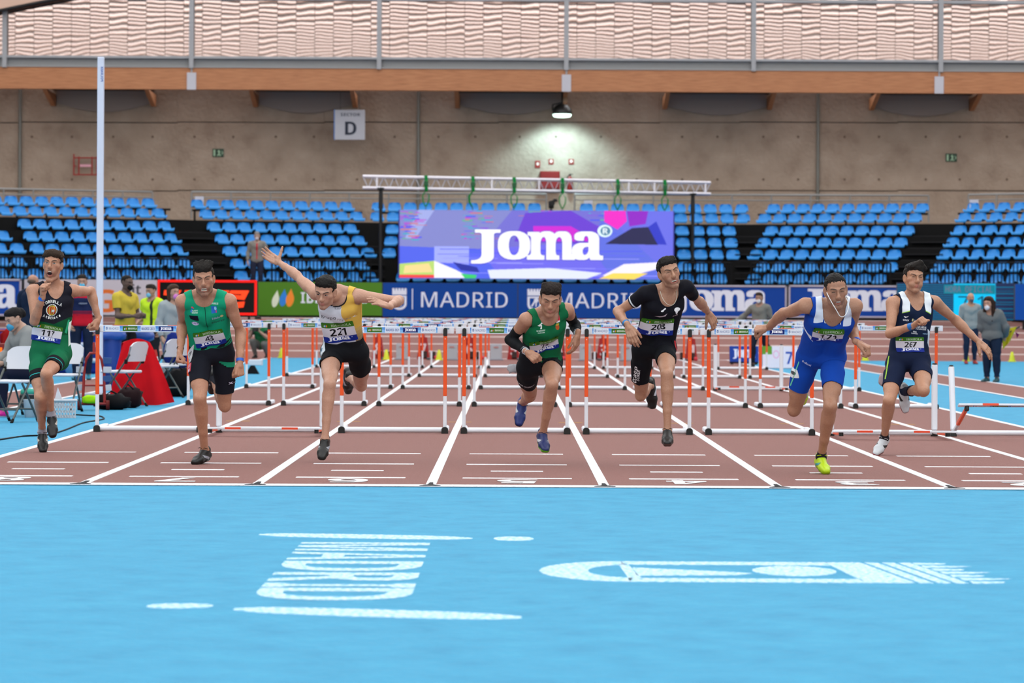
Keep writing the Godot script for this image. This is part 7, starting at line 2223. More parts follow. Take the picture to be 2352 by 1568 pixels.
func runner_2() -> void:
	var skin := Color(0.432, 0.208, 0.126)
	var b := new_figure({"D": 25.9, "bulk": 1.06, "pel": [486, 806], "hia": [461, 815, 0.02], "hib": [512, 815, -0.02], "neck": [470, 680, 1.0], "sha": [420, 693, 0.0], "shb": [526, 692, 0.0],
		"ela": [420, 742, -1.0], "wra": [414, 803, 1.0], "elb": [553, 764, -0.9], "wrb": [551, 834, 1.0], "kna": [459, 916, 1.0], "ana": [470, 1034, -1.0], "toa": [444, 1061, 1.0],
		"knb": [516, 930, -0.6], "anb": [490, 866, -1.0], "tob": [488, 905, -1.0], "head": [468, 642, 0.09], "face": [3, 8, -4]}, "person",
		"runner in sleeveless green top and black tights with bib 43", 0.0088, skin, "hurdles runners")
	head(b, b.root, b.j.head, b.hb, 1.02, skin, {"jaw": 0.009, "open": 0.001, "wide": 0.026, "frown": -0.003, "teeth": true, "lower_teeth": true, "lid": 0.18, "brow": 0.008, "hair": Color(0.018, 0.015, 0.013), "style": "quiff", "beard": 0.75})
	hand(b, b.j.wra, Vector3(-0.12, -1, 0.2), Vector3(1, -0.1, 0.15), 1.0, [1.35, 1.55, 0.9, 0.15], [0.35, 0.8], skin, 0.0042, 1.05)
	hand(b, b.j.wrb, Vector3(-0.03, -1, 0.2), Vector3(-0.5, -0.1, -0.85), -1.0, [1.35, 1.55, 0.9, 0.15], [0.35, 0.8], skin, 0.0042, 1.05)
	finish_skin(b)
	var gr := Color(0.01, 0.30, 0.155)
	var im := new_img(768, 960, gr)
	rectm(im, 0.004, 0.33, 0.0045, 0.36, Color(0.01, 0.015, 0.015))
	polym(im, [[0.09, 0.12], [0.28, 0.20], [0.28, 0.0], [0.06, 0.0]], Color(0.008, 0.12, 0.06))
	for k in 4: polym(im, [[0.09, 0.135 - 0.02 * k], [0.2, 0.2 - 0.03 * k], [0.2, 0.19 - 0.03 * k], [0.09, 0.131 - 0.02 * k]], Color(0.02, 0.42, 0.22))
	print_d = Vector2(0.0, 0.12)
	polym(im, [[-0.125, 0.30], [-0.055, 0.302], [-0.05, 0.262], [-0.085, 0.258], [-0.12, 0.262]], Color(0.01, 0.01, 0.02))
	polym(im, [[-0.115, 0.325], [-0.1, 0.375], [-0.09, 0.375], [-0.1, 0.325]], Color(0.05, 0.2, 0.6)); polym(im, [[-0.107, 0.372], [-0.085, 0.355], [-0.082, 0.362], [-0.098, 0.378]], Color(0.75, 0.1, 0.12))
	put(im, "ATLETISMO", -0.078, 0.337, 0.046, 0.011, Color(0.82, 0.88, 0.85)); put(im, "MADRID", -0.078, 0.322, 0.046, 0.009, Color(0.82, 0.88, 0.85))
	spot(im, -0.085, 0.222, 0.056, 0.036, Color(0.62, 0.58, 0.78)); put(im, "TAFA", -0.085, 0.223, 0.05, 0.018, Color(0.15, 0.1, 0.3))
	put(im, "GENERALLUZ", 0.083, 0.385, 0.06, 0.011, Color(0.85, 0.9, 0.86))
	rectm(im, 0.075, 0.34, 0.045, 0.055, Color(0.03, 0.14, 0.52)); spot(im, 0.085, 0.35, 0.018, 0.03, Color(0.3, 0.6, 0.8)); rectm(im, 0.09, 0.325, 0.008, 0.02, Color(0.7, 0.08, 0.1))
	put(im, "Toledo", 0.08, 0.272, 0.06, 0.02, Color(0.45, 0.5, 0.72), "Droid Serif", 700); spot(im, 0.125, 0.277, 0.024, 0.024, Color(0.5, 0.5, 0.25))
	put(im, "BIKINTRO", 0.09, 0.228, 0.095, 0.017, Color(0.02, 0.05, 0.04), "Droid Sans", 700, -0.08)
	wear(b, "sleeveless_top", top_g(b, 0.09, 0.062, 0.075, 0.055, 0.02), 0.007, lin_mat(im, 0.65), 0.005, true)
	var tight := wear(b, "half_tights", shorts_g(b, 0.135, 0.66, 0.74), 0.0065, cloth(Color(0.012, 0.013, 0.02)), 0.003)
	for k in 4: leg_text(b, "green_stripe", "b", 0.10 + 0.03 * k, 0.03 + 0.008 * k, 0.13 - 0.02 * k, 0.012, null, -0.28, cloth(Color(0.015, 0.30, 0.16)))
	var p1 := new_img(64, 96, Color(0.68, 0.70, 0.73)); draw_text(p1, "Z", Rect2(14, 18, 36, 56), Color(0.2, 0.2, 0.22)); leg_text(b, "sponsor_patch", "a", 0.12, -0.082, 0.045, 0.1, p1, -0.25)
	var p2 := new_img(64, 96, Color(0.75, 0.10, 0.16)); p2.fill_rect(Rect2i(8, 8, 48, 40), Color(0.85, 0.3, 0.35)); p2.fill_rect(Rect2i(8, 62, 48, 26), Color(0.85, 0.78, 0.82)); leg_text(b, "sponsor_patch", "a", 0.36, -0.088, 0.035, 0.075, p2, -0.1)
	var p3 := new_img(96, 40, Color(0.012, 0.013, 0.02)); draw_text(p3, "X-", Rect2(6, 6, 84, 28), Color(0.7, 0.66, 0.8)); leg_text(b, "tights_logo", "b", 0.52, 0.058, 0.06, 0.025, p3, 0.0)
	for n: String in ["a", "b"]: shoe(b, n, b.root, Color(0.02, 0.021, 0.024), Color(0.03, 0.03, 0.035), Color(0.55, 0.56, 0.60))
	bib(b, "43", 483, 776, 0.225, 0.135, 0.13)
	wrist_band(b, "b", 0.86, 0.95, Color(0.08, 0.35, 0.75))
	wear(b, "bracelet", limb_g(b, "ela", "wra", 4, 0.93, 0.955), 0.004, mat(Color(0.08, 0.05, 0.03), 0.5))

func runner_3() -> void:
	var skin := Color(0.488, 0.268, 0.184)
	var b := new_figure({"D": 26.5, "pel": [792, 806], "hia": [763, 812, 0.03], "hib": [822, 811, -0.03], "neck": [777, 676, 1.0], "sha": [727, 674, -0.02], "shb": [826, 680, 0.02],
		"ela": [682, 633, -1.0], "wra": [643, 604, -1.0], "elb": [917, 690, 0.2], "wrb": [893, 703, 1.0], "kna": [757, 884, 1.0], "ana": [746, 1009, 0.3], "toa": [738, 1052, 1.0],
		"knb": [829, 884, -1.0], "anb": [803, 868, -1.0], "tob": [801, 905, -1.0], "head": [747, 671, 0.16], "face": [-13, 24, 6]}, "person",
		"runner in white and yellow vest with bib 221 dipping, arms flung wide", 0.0088, skin, "hurdles runners")
	head(b, b.root, b.j.head, b.hb, 1.03, skin, {"wide": 0.016, "lid": 0.42, "brow": 0.004, "hair": Color(0.012, 0.011, 0.010), "style": "short", "beard": 0.35, "look": -0.002})
	hand(b, b.j.wra, Vector3(-0.8, 0.5, -0.25), Vector3(0.3, 0.1, 0.95), 1.0, [0.15, 0.35, 0.25, 1.0], [1.25, 0.0], skin, 0.0042, 1.02)
	hand(b, b.j.wrb, Vector3(-0.9, 0.28, 0.45), Vector3(-0.25, -0.75, -0.55), -1.0, [-0.1, 0.25, 0.2, 1.1], [0.8, 0.1], skin, 0.0042, 1.02)
	finish_skin(b)
	var im := new_img(768, 960, Color(0.66, 0.69, 0.76))
	polym(im, [[0.03, 0.62], [0.035, 0.40], [0.06, 0.30], [0.10, 0.24], [0.28, 0.26], [0.28, 0.62]], Color(0.72, 0.45, 0.09))
	for k in 7: polym(im, [[0.095 + 0.004 * k, 0.25 - 0.028 * k], [0.28, 0.27 - 0.028 * k], [0.28, 0.235 - 0.028 * k], [0.1 + 0.004 * k, 0.22 - 0.028 * k]], Color(0.68, 0.45, 0.13).lerp(Color(0.03, 0.05, 0.10), (k + 1) / 7.0))
	rectm(im, 0.0, 0.05, 0.56, 0.13, Color(0.04, 0.06, 0.11))
	for k in 5: rectm(im, -0.23, 0.14 - 0.02 * k, 0.12, 0.022, Color(0.66, 0.69, 0.76).lerp(Color(0.04, 0.06, 0.11), (k + 1) / 5.0))
	print_d = Vector2(-0.02, 0.11)
	put(im, "grupo", -0.058, 0.258, 0.125, 0.036, Color(0.16, 0.16, 0.18), "Droid Sans", 700, 0.02); put(im, "mpleo", 0.068, 0.252, 0.105, 0.034, Color(0.26, 0.25, 0.26), "Droid Sans", 400, -0.04)
	polym(im, [[0.13, 0.255], [0.155, 0.275], [0.15, 0.262], [0.165, 0.258]], Color(0.8, 0.84, 0.9))
	put(im, "ZA", 0.022, 0.372, 0.05, 0.022, Color(0.03, 0.03, 0.05)); put(im, "PAMPLONA", 0.02, 0.352, 0.07, 0.012, Color(0.03, 0.03, 0.05)); put(im, "ATLETICO", 0.024, 0.338, 0.05, 0.010, Color(0.03, 0.03, 0.05))
	wear(b, "running_vest", top_g(b, 0.07, 0.072, 0.078, 0.075, 0.035), 0.008, lin_mat(im, 0.7), 0.006, true)
	# dark neckline piping
	var tg := top_g(b, 0.07, 0.072, 0.078, 0.075, 0.035); var tg2 := top_g(b, 0.07, 0.05, 0.070, 0.066, 0.028)
	var band := PackedFloat32Array(); band.resize(tg.size())
	for i in tg.size(): band[i] = minf(tg2[i], 0.004 - tg[i]) if absf(tcoord(b, b.V[i]).x) < 0.085 and (b.V[i] - b.j.neck).length() < 0.16 else -0.01
	wear(b, "neck_piping", band, 0.009, cloth(Color(0.02, 0.02, 0.025)))
	wear(b, "shorts", shorts_g(b, 0.13, 0.36, 0.52), 0.009, cloth(Color(0.010, 0.011, 0.014)), 0.007)
	var tg3 := new_img(32, 64, Color(0.70, 0.78, 0.84)); draw_text(tg3, "4", Rect2(8, 18, 16, 28), Color(0.1, 0.2, 0.3)); leg_text(b, "hip_number", "a", 0.02, -0.085, 0.05, 0.11, tg3, 0.15)
	for n: String in ["a", "b"]:
		shoe(b, n, b.root, Color(0.02, 0.021, 0.024), Color(0.03, 0.03, 0.03), Color(0.60, 0.62, 0.66))
	bib(b, "221", 779, 762, 0.255, 0.175, 0.09)

func runner_4() -> void:
	var skin := Color(0.423, 0.212, 0.133)
	var b := new_figure({"D": 26.0, "pel": [1238, 838], "hia": [1212, 845, -0.04], "hib": [1265, 834, 0.05], "neck": [1256, 722, 1.0], "sha": [1209, 734, 0.05], "shb": [1302, 712, -0.08],
		"ela": [1172, 780, -0.85], "wra": [1211, 809, 1.0], "elb": [1320, 745, -1.0], "wrb": [1327, 767, 0.8], "kna": [1217, 908, -1.0], "ana": [1201, 925, -1.0], "toa": [1194, 963, 0.3],
		"knb": [1268, 884, 1.0], "anb": [1247, 995, -1.0], "tob": [1254, 1034, 1.0], "head": [1264, 689, 0.10], "face": [2, 20, 3]}, "person",
		"runner in dark green vest and black arm sleeves with bib 74", 0.0088, skin, "hurdles runners")
	head(b, b.root, b.j.head, b.hb, 1.02, skin, {"wide": 0.017, "lid": 0.12, "brow": 0.007, "hair": Color(0.02, 0.014, 0.012), "style": "fringe", "beard": 0.2})
	hand(b, b.j.wra, Vector3(0.75, -0.5, 0.45), Vector3(0.35, -0.45, -0.8), 1.0, [1.3, 1.5, 0.9, 0.15], [0.35, 0.8], skin, 0.0042, 1.05)
	hand(b, b.j.wrb, Vector3(-0.15, -1, -0.05), Vector3(-0.85, -0.2, -0.45), -1.0, [0.35, 0.45, 0.3, 0.5], [0.4, 0.2], skin, 0.0042, 1.02)
	finish_skin(b)
	var g0 := Color(0.010, 0.135, 0.052)
	var im := new_img(768, 960, g0)
	polym(im, [[-0.28, 0.30], [-0.105, 0.26], [-0.085, 0.1], [-0.12, -0.02], [-0.28, -0.02]], Color(0.012, 0.022, 0.03))
	print_d = Vector2(-0.005, 0.15)
	polym(im, [[-0.105, 0.345], [-0.06, 0.37], [-0.05, 0.358], [-0.075, 0.352], [-0.085, 0.338]], Color(0.85, 0.88, 0.86))
	spot(im, -0.083, 0.345, 0.03, 0.014, Color(0.85, 0.88, 0.86))
	rectm(im, 0.073, 0.375, 0.036, 0.05, Color(0.72, 0.05, 0.08)); rectm(im, 0.073, 0.347, 0.036, 0.014, Color(0.86, 0.82, 0.82)); spot(im, 0.073, 0.38, 0.018, 0.02, Color(0.85, 0.7, 0.7))
	spot(im, 0.066, 0.305, 0.034, 0.04, Color(0.45, 0.10, 0.03)); spot(im, 0.066, 0.325, 0.036, 0.02, Color(0.55, 0.42, 0.06))
	polym(im, [[-0.085, 0.315], [-0.075, 0.345], [-0.068, 0.34], [-0.07, 0.315]], Color(0.8, 0.85, 0.82)); put(im, "GENERALITAT", -0.078, 0.302, 0.07, 0.01, Color(0.8, 0.85, 0.82)); put(im, "VALENCIANA", -0.078, 0.288, 0.055, 0.008, Color(0.8, 0.85, 0.82))
	wear(b, "running_vest", top_g(b, 0.11, 0.063, 0.076, 0.06, 0.02), 0.008, lin_mat(im, 0.7), 0.006, true)
	wear(b, "shorts", shorts_g(b, 0.15, 0.52, 0.30), 0.008, cloth(Color(0.010, 0.011, 0.014)), 0.004)
	for n: String in ["a", "b"]:
		var pu := 2 if n == "a" else 3
		var up := limb_g(b, "sh" + n, "el" + n, pu, 0.5 if n == "a" else 0.35, 1.3); var lo := limb_g(b, "el" + n, "wr" + n, pu + 2, -0.3, 0.86)
		var both := PackedFloat32Array(); both.resize(up.size())
		var u: Vector3 = b.j["el" + n] - b.j["sh" + n]; var u2: Vector3 = b.j["wr" + n] - b.j["el" + n]
		for i in both.size():
			var wu: float = b.W[pu][i]; var wl: float = b.W[pu + 2][i]
			var t: float = (b.V[i] - b.j["sh" + n]).dot(u) / u.length_squared(); var t2: float = (b.V[i] - b.j["el" + n]).dot(u2) / u2.length_squared()
			both[i] = minf((wu + wl - 0.6) * 0.1, wu * (t - (0.5 if n == "a" else 0.35)) * 0.3 + wl * (0.86 - t2) * 0.27)
		wear(b, "arm_sleeve", both, 0.004, cloth(Color(0.011, 0.012, 0.014)))
		wrist_band(b, n, 0.80, 1.0, Color(0.72, 0.74, 0.77))
		shoe(b, n, b.root, Color(0.02, 0.14, 0.42) if n == "a" else Color(0.02, 0.10, 0.34), Color(0.05, 0.05, 0.05) if n == "a" else Color(0.35, 0.65, 0.05), Color(0.72, 0.73, 0.75))
	var pu1 := new_img(160, 48, Color(0.010, 0.011, 0.014)); draw_text(pu1, "UJI", Rect2(4, 8, 50, 30), Color(0.8, 0.82, 0.84)); draw_text(pu1, "UNIVERSITAT", Rect2(62, 8, 92, 12), Color(0.75, 0.77, 0.8)); draw_text(pu1, "JAUME I", Rect2(62, 26, 70, 12), Color(0.75, 0.77, 0.8)); leg_text(b, "shorts_print", "a", 0.34, -0.02, 0.13, 0.036, pu1, 0.22)
	var pu2 := new_img(128, 128, Color(0.010, 0.011, 0.014)); draw_text(pu2, "NUTRI", Rect2(8, 10, 110, 30), Color(0.82, 0.84, 0.86)); draw_text(pu2, "sport", Rect2(14, 50, 90, 30), Color(0.82, 0.84, 0.86)); draw_text(pu2, "Castello", Rect2(14, 92, 96, 22), Color(0.8, 0.82, 0.84)); leg_text(b, "shorts_print", "b", 0.02, 0.01, 0.085, 0.085, pu2, 1.45)
	bib(b, "74", 1252, 792, 0.215, 0.12, 0.2)
	# loose hip number
	var st := mb(); lump(st, W(1178, 846, 26.1), Vector3(0.045, 0.035, 0.006), 7, 0.25, 14, false); obj("loose_hip_tag", st, mat(Color(0.68, 0.68, 0.70), 0.6), b.root)

func runner_5() -> void:
	var skin := Color(0.423, 0.220, 0.137)
	var b := new_figure({"D": 26.0, "bulk": 1.0, "pel": [1501, 797], "hia": [1476, 804, -0.04], "hib": [1526, 803, 0.04], "neck": [1530, 672, 0.9], "sha": [1482, 675, 0.04], "shb": [1576, 660, -0.06],
		"ela": [1419, 715, -0.8], "wra": [1442, 748, 1.0], "elb": [1606, 692, -1.0], "wrb": [1626, 717, -1.0], "kna": [1472, 906, -1.0], "ana": [1492, 886, -1.0], "toa": [1498, 932, -0.5],
		"knb": [1532, 860, 1.0], "anb": [1533, 989, 0.2], "tob": [1533, 1018, 1.0], "head": [1537, 627, 0.07], "face": [14, 4, -15]}, "person",
		"runner in black short sleeved top with bib 208, head tilted", 0.0088, skin, "hurdles runners")
	head(b, b.root, b.j.head, b.hb, 1.02, skin, {"jaw": 0.005, "open": 0.0015, "wide": 0.024, "frown": 0.004, "teeth": true, "lid": 0.1, "brow": 0.008, "hair": Color(0.014, 0.012, 0.011), "style": "short", "beard": 0.55})
	hand(b, b.j.wra, Vector3(0.35, -0.9, 0.3), Vector3(0.25, -0.15, -0.95), 1.0, [0.3, 0.5, 0.35, 0.6], [0.6, 0.3], skin, 0.0042, 1.06)
	hand(b, b.j.wrb, Vector3(0.5, -0.8, -0.25), Vector3(-0.35, -0.35, -0.85), -1.0, [0.35, 0.7, 0.5, 0.9], [0.7, 0.25], skin, 0.0042, 1.04)
	finish_skin(b)
	var bk := Color(0.009, 0.010, 0.013)
	var im := new_img(768, 960, bk)
	var c := Color(0.80, 0.80, 0.82)
	print_d = Vector2(-0.01, 0.11)
	polym(im, [[-0.055, 0.31], [-0.02, 0.33], [-0.01, 0.322], [-0.03, 0.315], [-0.035, 0.305]], c); spot(im, -0.045, 0.308, 0.02, 0.01, c)
	polym(im, [[-0.09, 0.255], [-0.03, 0.27], [0.0, 0.29], [-0.01, 0.265], [-0.05, 0.25]], Color(0.5, 0.42, 0.46))
	spot(im, 0.085, 0.315, 0.055, 0.03, c); polym(im, [[0.065, 0.31], [0.10, 0.32], [0.09, 0.27], [0.08, 0.28]], c); put(im, "JAB", 0.08, 0.262, 0.05, 0.014, Color(0.6, 0.5, 0.55))
	wear(b, "running_top", top_g(b, 0.06, 0.08, 0.075, 0.095, 0.03, 0.48), 0.007, lin_mat(im, 0.7), 0.005, true)
	wear(b, "sleeve_stripe", limb_g(b, "sha", "ela", 2, 0.40, 0.44), 0.009, cloth(Color(0.62, 0.66, 0.70)))
	wear(b, "half_tights", shorts_g(b, 0.12, 0.66, 0.46), 0.0065, cloth(Color(0.009, 0.010, 0.013)), 0.003)
	var p := new_img(96, 256, Color(0.009, 0.010, 0.013)); draw_text(p, "caep", Rect2(-62, 96, 200, 40), c, "Droid Sans", 700, -PI / 2); draw_text(p, "SORIA", Rect2(-10, 108, 150, 30), c, "Droid Sans", 700, -PI / 2); draw_poly(p, ell(34, 226, 22, 20, 16), c); draw_poly(p, ell(34, 222, 12, 12, 12), Color(0.009, 0.01, 0.013)); leg_text(b, "tights_print", "a", 0.44, -0.035, 0.065, 0.2, p, -0.05)
	var q := new_img(128, 160, Color(0.009, 0.010, 0.013)); draw_poly(q, PackedVector2Array([Vector2(10, 50), Vector2(50, 20), Vector2(100, 14), Vector2(124, 34), Vector2(80, 40), Vector2(40, 44)]), c); draw_text(q, "Club", Rect2(26, 60, 30, 20), c, "Droid Sans", 700, -PI / 2); draw_text(q, "Atletismo", Rect2(30, 84, 84, 26), c, "Droid Sans", 700, -PI / 2); q.fill_rect(Rect2i(96, 50, 18, 100), Color(0.55, 0.04, 0.05)); leg_text(b, "tights_print", "b", -0.02, 0.05, 0.09, 0.11, q, 0.1)
	for n: String in ["a", "b"]: shoe(b, n, b.root, Color(0.018, 0.018, 0.022), Color(0.30, 0.22, 0.20) if n == "b" else Color(0.02, 0.02, 0.02), Color(0.75, 0.76, 0.80) if n == "a" else Color(0.05, 0.05, 0.05))
	bib(b, "208", 1513, 751, 0.225, 0.145, 0.06)
	wrist_band(b, "a", 0.80, 0.90, Color(0.05, 0.45, 0.70)); wrist_band(b, "a", 0.90, 0.95, Color(0.16, 0.16, 0.17), "watch_strap")
	# thin chain round the neck
	var st := mb(); var ring := []
	for k in 15:
		var t := PI * k / 14.0
		ring.append(b.j.neck + b.right * (cos(t) * 0.07) + b.up * (0.035 - 0.075 * sin(t)) + b.fwd * (0.03 + 0.095 * sin(t)))
	pipe(st, ring, 0.0025, 5); obj("necklace", st, mat(Color(0.8, 0.78, 0.72), 0.3, 0.6), b.root)

func runner_6() -> void:
	var skin := Color(0.386, 0.188, 0.112)
	var b := new_figure({"D": 24.8, "bulk": 1.06, "h": 1.02, "pel": [1885, 814], "hia": [1857, 822, -0.03], "hib": [1913, 821, 0.03], "neck": [1914, 708, 1.0], "sha": [1850, 702, 0.0], "shb": [1963, 703, 0.0],
		"ela": [1800, 719, -1.0], "wra": [1764, 752, -0.8], "elb": [1956, 754, -1.0], "wrb": [1969, 786, 1.0], "kna": [1824, 940, -1.0], "ana": [1840, 902, -1.0], "toa": [1842, 930, -1.0],
		"knb": [1907, 933, 1.0], "anb": [1886, 1050, -1.0], "tob": [1900, 1083, 1.0], "head": [1920, 668, 0.12], "face": [4, 14, -5]}, "person",
		"runner in blue vest with white shoulders and bib 171, earphone cable flying", 0.0088, skin, "hurdles runners")
	head(b, b.root, b.j.head, b.hb, 1.04, skin, {"jaw": 0.006, "open": 0.0005, "wide": 0.018, "teeth": true, "lid": 0.15, "brow": 0.0, "hair": Color(0.012, 0.010, 0.009), "style": "buzz", "beard": 0.55})
	hand(b, b.j.wra, Vector3(-0.9, -0.15, -0.15), Vector3(0.1, -0.8, -0.5), 1.0, [1.3, 1.5, 0.9, 0.15], [0.35, 0.8], skin, 0.0042, 1.05)
	hand(b, b.j.wrb, Vector3(0.8, -0.42, 0.4), Vector3(-0.35, -0.85, -0.25), -1.0, [0.9, 1.2, 0.7, 0.3], [0.35, 0.5], skin, 0.0042, 1.1)
	finish_skin(b)
	var bl := Color(0.008, 0.055, 0.36)
	var im := new_img(768, 960, bl)
	var wh := Color(0.72, 0.76, 0.84)
	polym(im, [[-0.15, 0.72], [-0.06, 0.72], [-0.074, 0.47], [-0.135, 0.45]], wh); polym(im, [[0.06, 0.72], [0.15, 0.72], [0.138, 0.45], [0.082, 0.45]], wh)
	polym(im, [[-0.20, 0.34], [-0.125, 0.30], [-0.105, 0.235], [-0.135, 0.27]], wh)
	print_d = Vector2(-0.01, 0.225)
	put(im, "GANDIA", 0.01, 0.255, 0.13, 0.036, Color(0.74, 0.80, 0.88), "Droid Sans", 700)
	polym(im, [[-0.075, 0.345], [-0.045, 0.342], [-0.02, 0.35], [-0.04, 0.334], [-0.055, 0.33], [-0.055, 0.34]], Color(0.82, 0.85, 0.9))
	spot(im, 0.03, 0.31, 0.038, 0.026, Color(0.75, 0.35, 0.05)); put(im, "fer", 0.03, 0.31, 0.026, 0.014, Color(0.85, 0.85, 0.9)); polym(im, [[-0.012, 0.325], [0.006, 0.312], [-0.012, 0.296], [-0.002, 0.31]], Color(0.1, 0.45, 0.7))
	put(im, "ajuntament", 0.085, 0.305, 0.055, 0.009, Color(0.25, 0.5, 0.8)); spot(im, 0.085, 0.325, 0.02, 0.02, Color(0.2, 0.45, 0.75))
	wear(b, "running_vest", top_g(b, 0.03, 0.072, 0.078, 0.115, 0.04), 0.011, lin_mat(im, 0.65), 0.011, true)
	wear(b, "half_tights", shorts_g(b, 0.12, 0.60, 0.60), 0.0075, cloth(Color(0.008, 0.06, 0.38)), 0.006)
	leg_text(b, "side_piping", "a", 0.28, -0.062, 0.007, 0.24, null, -0.06, cloth(Color(0.15, 0.62, 0.40)))
	var p := new_img(160, 64, bl); draw_text(p, "S-dual", Rect2(14, 14, 132, 34), wh, "Droid Serif", 700); leg_text(b, "tights_logo", "a", -0.02, 0.0, 0.085, 0.032, p, -0.2)
	var q := new_img(48, 48, Color(0.75, 0.77, 0.78)); draw_poly(q, ell(26, 22, 12, 9, 12), Color(0.08, 0.08, 0.09)); leg_text(b, "hip_tag", "a", 0.30, -0.075, 0.085, 0.06, q, 0.5)
	for n: String in ["a", "b"]:
		wear(b, "sock", limb_g(b, "kn" + n, "an" + n, 8 if n == "a" else 9, 0.90, 1.2), 0.004, cloth(Color(0.02, 0.02, 0.025)))
		shoe(b, n, b.root, Color(0.68, 0.80, 0.03), Color(0.60, 0.75, 0.05), Color(0.10, 0.55, 0.55))
	bib(b, "171", 1895, 766, 0.215, 0.13, 0.05, 0.026)
	wrist_band(b, "b", 0.88, 0.97, Color(0.06, 0.30, 0.70))
	var st := mb(); pipe(st, curve_pts([W(1899, 672, 24.2), W(1908, 690, 24.05), W(1921, 712, 24.0), W(1931, 727, 24.0), W(1943, 722, 24.05), W(1949, 700, 24.1), W(1940, 676, 24.25)]), 0.003, 6); obj("earphone_cable", st, mat(Color(0.82, 0.82, 0.82), 0.4), b.root)

func runner_7() -> void:
	var skin := Color(0.432, 0.220, 0.133)
	var b := new_figure({"D": 28.0, "bulk": 1.06, "h": 1.02, "pel": [2086, 828], "hia": [2060, 835, 0.03], "hib": [2112, 834, 0.02], "neck": [2098, 684, 0.7], "sha": [2051, 696, 0.07], "shb": [2146, 694, -0.04],
		"ela": [2044, 766, 0.9], "wra": [2099, 747, 1.0], "elb": [2195, 735, -1.0], "wrb": [2245, 782, 0.3], "kna": [2042, 921, 1.0], "ana": [2031, 1006, -1.0], "toa": [2010, 1043, 1.0],
		"knb": [2121, 897, 1.0], "anb": [2079, 898, -1.0], "tob": [2081, 944, -0.6], "head": [2099, 640, 0.05], "face": [12, -2, 3]}, "person",
		"runner in navy vest with white straps and bib 267, cheeks puffed", 0.0088, skin, "hurdles runners")
	head(b, b.root, b.j.head, b.hb, 1.03, skin, {"wide": 0.015, "frown": 0.003, "puff": 1.0, "lid": 0.08, "brow": 0.009, "hair": Color(0.016, 0.013, 0.011), "style": "swept", "beard": 0.25})
	hand(b, b.j.wra, Vector3(0.6, 0.6, 0.5), Vector3(0.55, -0.7, 0.15), 1.0, [1.25, 1.45, 0.9, 0.2], [0.4, 0.35], skin, 0.0042, 1.05)
	hand(b, b.j.wrb, Vector3(0.72, -0.68, 0.1), Vector3(-0.45, -0.55, -0.65), -1.0, [0.12, 0.3, 0.2, 0.8], [0.75, 0.15], skin, 0.0042, 1.08)
	finish_skin(b)
	var nv := Color(0.010, 0.016, 0.045)
	var im := new_img(768, 960, nv)
	var wh := Color(0.74, 0.79, 0.84); var c := Color(0.80, 0.83, 0.86)
	polym(im, [[-0.15, 0.72], [-0.05, 0.72], [-0.07, 0.425], [-0.13, 0.405]], wh); polym(im, [[0.05, 0.72], [0.15, 0.72], [0.13, 0.415], [0.075, 0.435]], wh)
	polym(im, [[-0.13, 0.405], [-0.07, 0.425], [-0.07, 0.418], [-0.13, 0.398]], Color(0.35, 0.65, 0.08)); polym(im, [[0.075, 0.435], [0.13, 0.415], [0.13, 0.408], [0.075, 0.428]], Color(0.35, 0.65, 0.08))
	polym(im, [[0.115, 0.28], [0.15, 0.26], [0.15, 0.12], [0.12, 0.16]], Color(0.55, 0.63, 0.72))
	print_d = Vector2(0.0, 0.05)
	polym(im, [[-0.115, 0.325], [-0.09, 0.322], [-0.07, 0.333], [-0.085, 0.318], [-0.1, 0.31]], c)
	put(im, "UNIV", -0.09, 0.292, 0.05, 0.015, c); put(im, "Cabildo", 0.0, 0.298, 0.05, 0.012, Color(0.5, 0.65, 0.8)); rectm(im, -0.035, 0.298, 0.012, 0.024, Color(0.55, 0.55, 0.3))
	put(im, "CANARIAS", 0.055, 0.24, 0.09, 0.019, c, "Droid Serif"); put(im, "FUNDACION", 0.055, 0.222, 0.085, 0.010, c)
	put(im, "Islas", 0.0, 0.198, 0.035, 0.014, c); put(im, "Canarias", -0.005, 0.183, 0.06, 0.013, c); polym(im, [[0.03, 0.18], [0.06, 0.2], [0.06, 0.18], [0.03, 0.2]], c); put(im, "nortel", 0.09, 0.187, 0.045, 0.012, Color(0.3, 0.5, 0.7))
	wear(b, "running_vest", top_g(b, 0.06, 0.074, 0.07, 0.13, 0.03), 0.008, lin_mat(im, 0.7), 0.007, true)
	wear(b, "half_tights", shorts_g(b, 0.12, 0.64, 0.50), 0.0075, cloth(Color(0.009, 0.015, 0.042)), 0.005)
	leg_text(b, "side_piping", "a", 0.28, -0.068, 0.007, 0.26, null, 0.03, cloth(Color(0.35, 0.6, 0.08)))
	for n: String in ["a", "b"]:
		wear(b, "sock", limb_g(b, "kn" + n, "an" + n, 8 if n == "a" else 9, 0.88, 1.2), 0.004, cloth(Color(0.02, 0.02, 0.025)))
		shoe(b, n, b.root, Color(0.76, 0.78, 0.80), Color(0.55, 0.12, 0.16), Color(0.03, 0.03, 0.035))
	bib(b, "267", 2092, 792, 0.22, 0.135, 0.07)
	wrist_band(b, "a", 0.82, 0.96, Color(0.08, 0.42, 0.72))
	var st := mb(); lump(st, W(2027, 872, 28.1), Vector3(0.035, 0.05, 0.006), 17, 0.25, 14, false); obj("loose_hip_tag", st, mat(Color(0.72, 0.66, 0.68), 0.6), b.root)

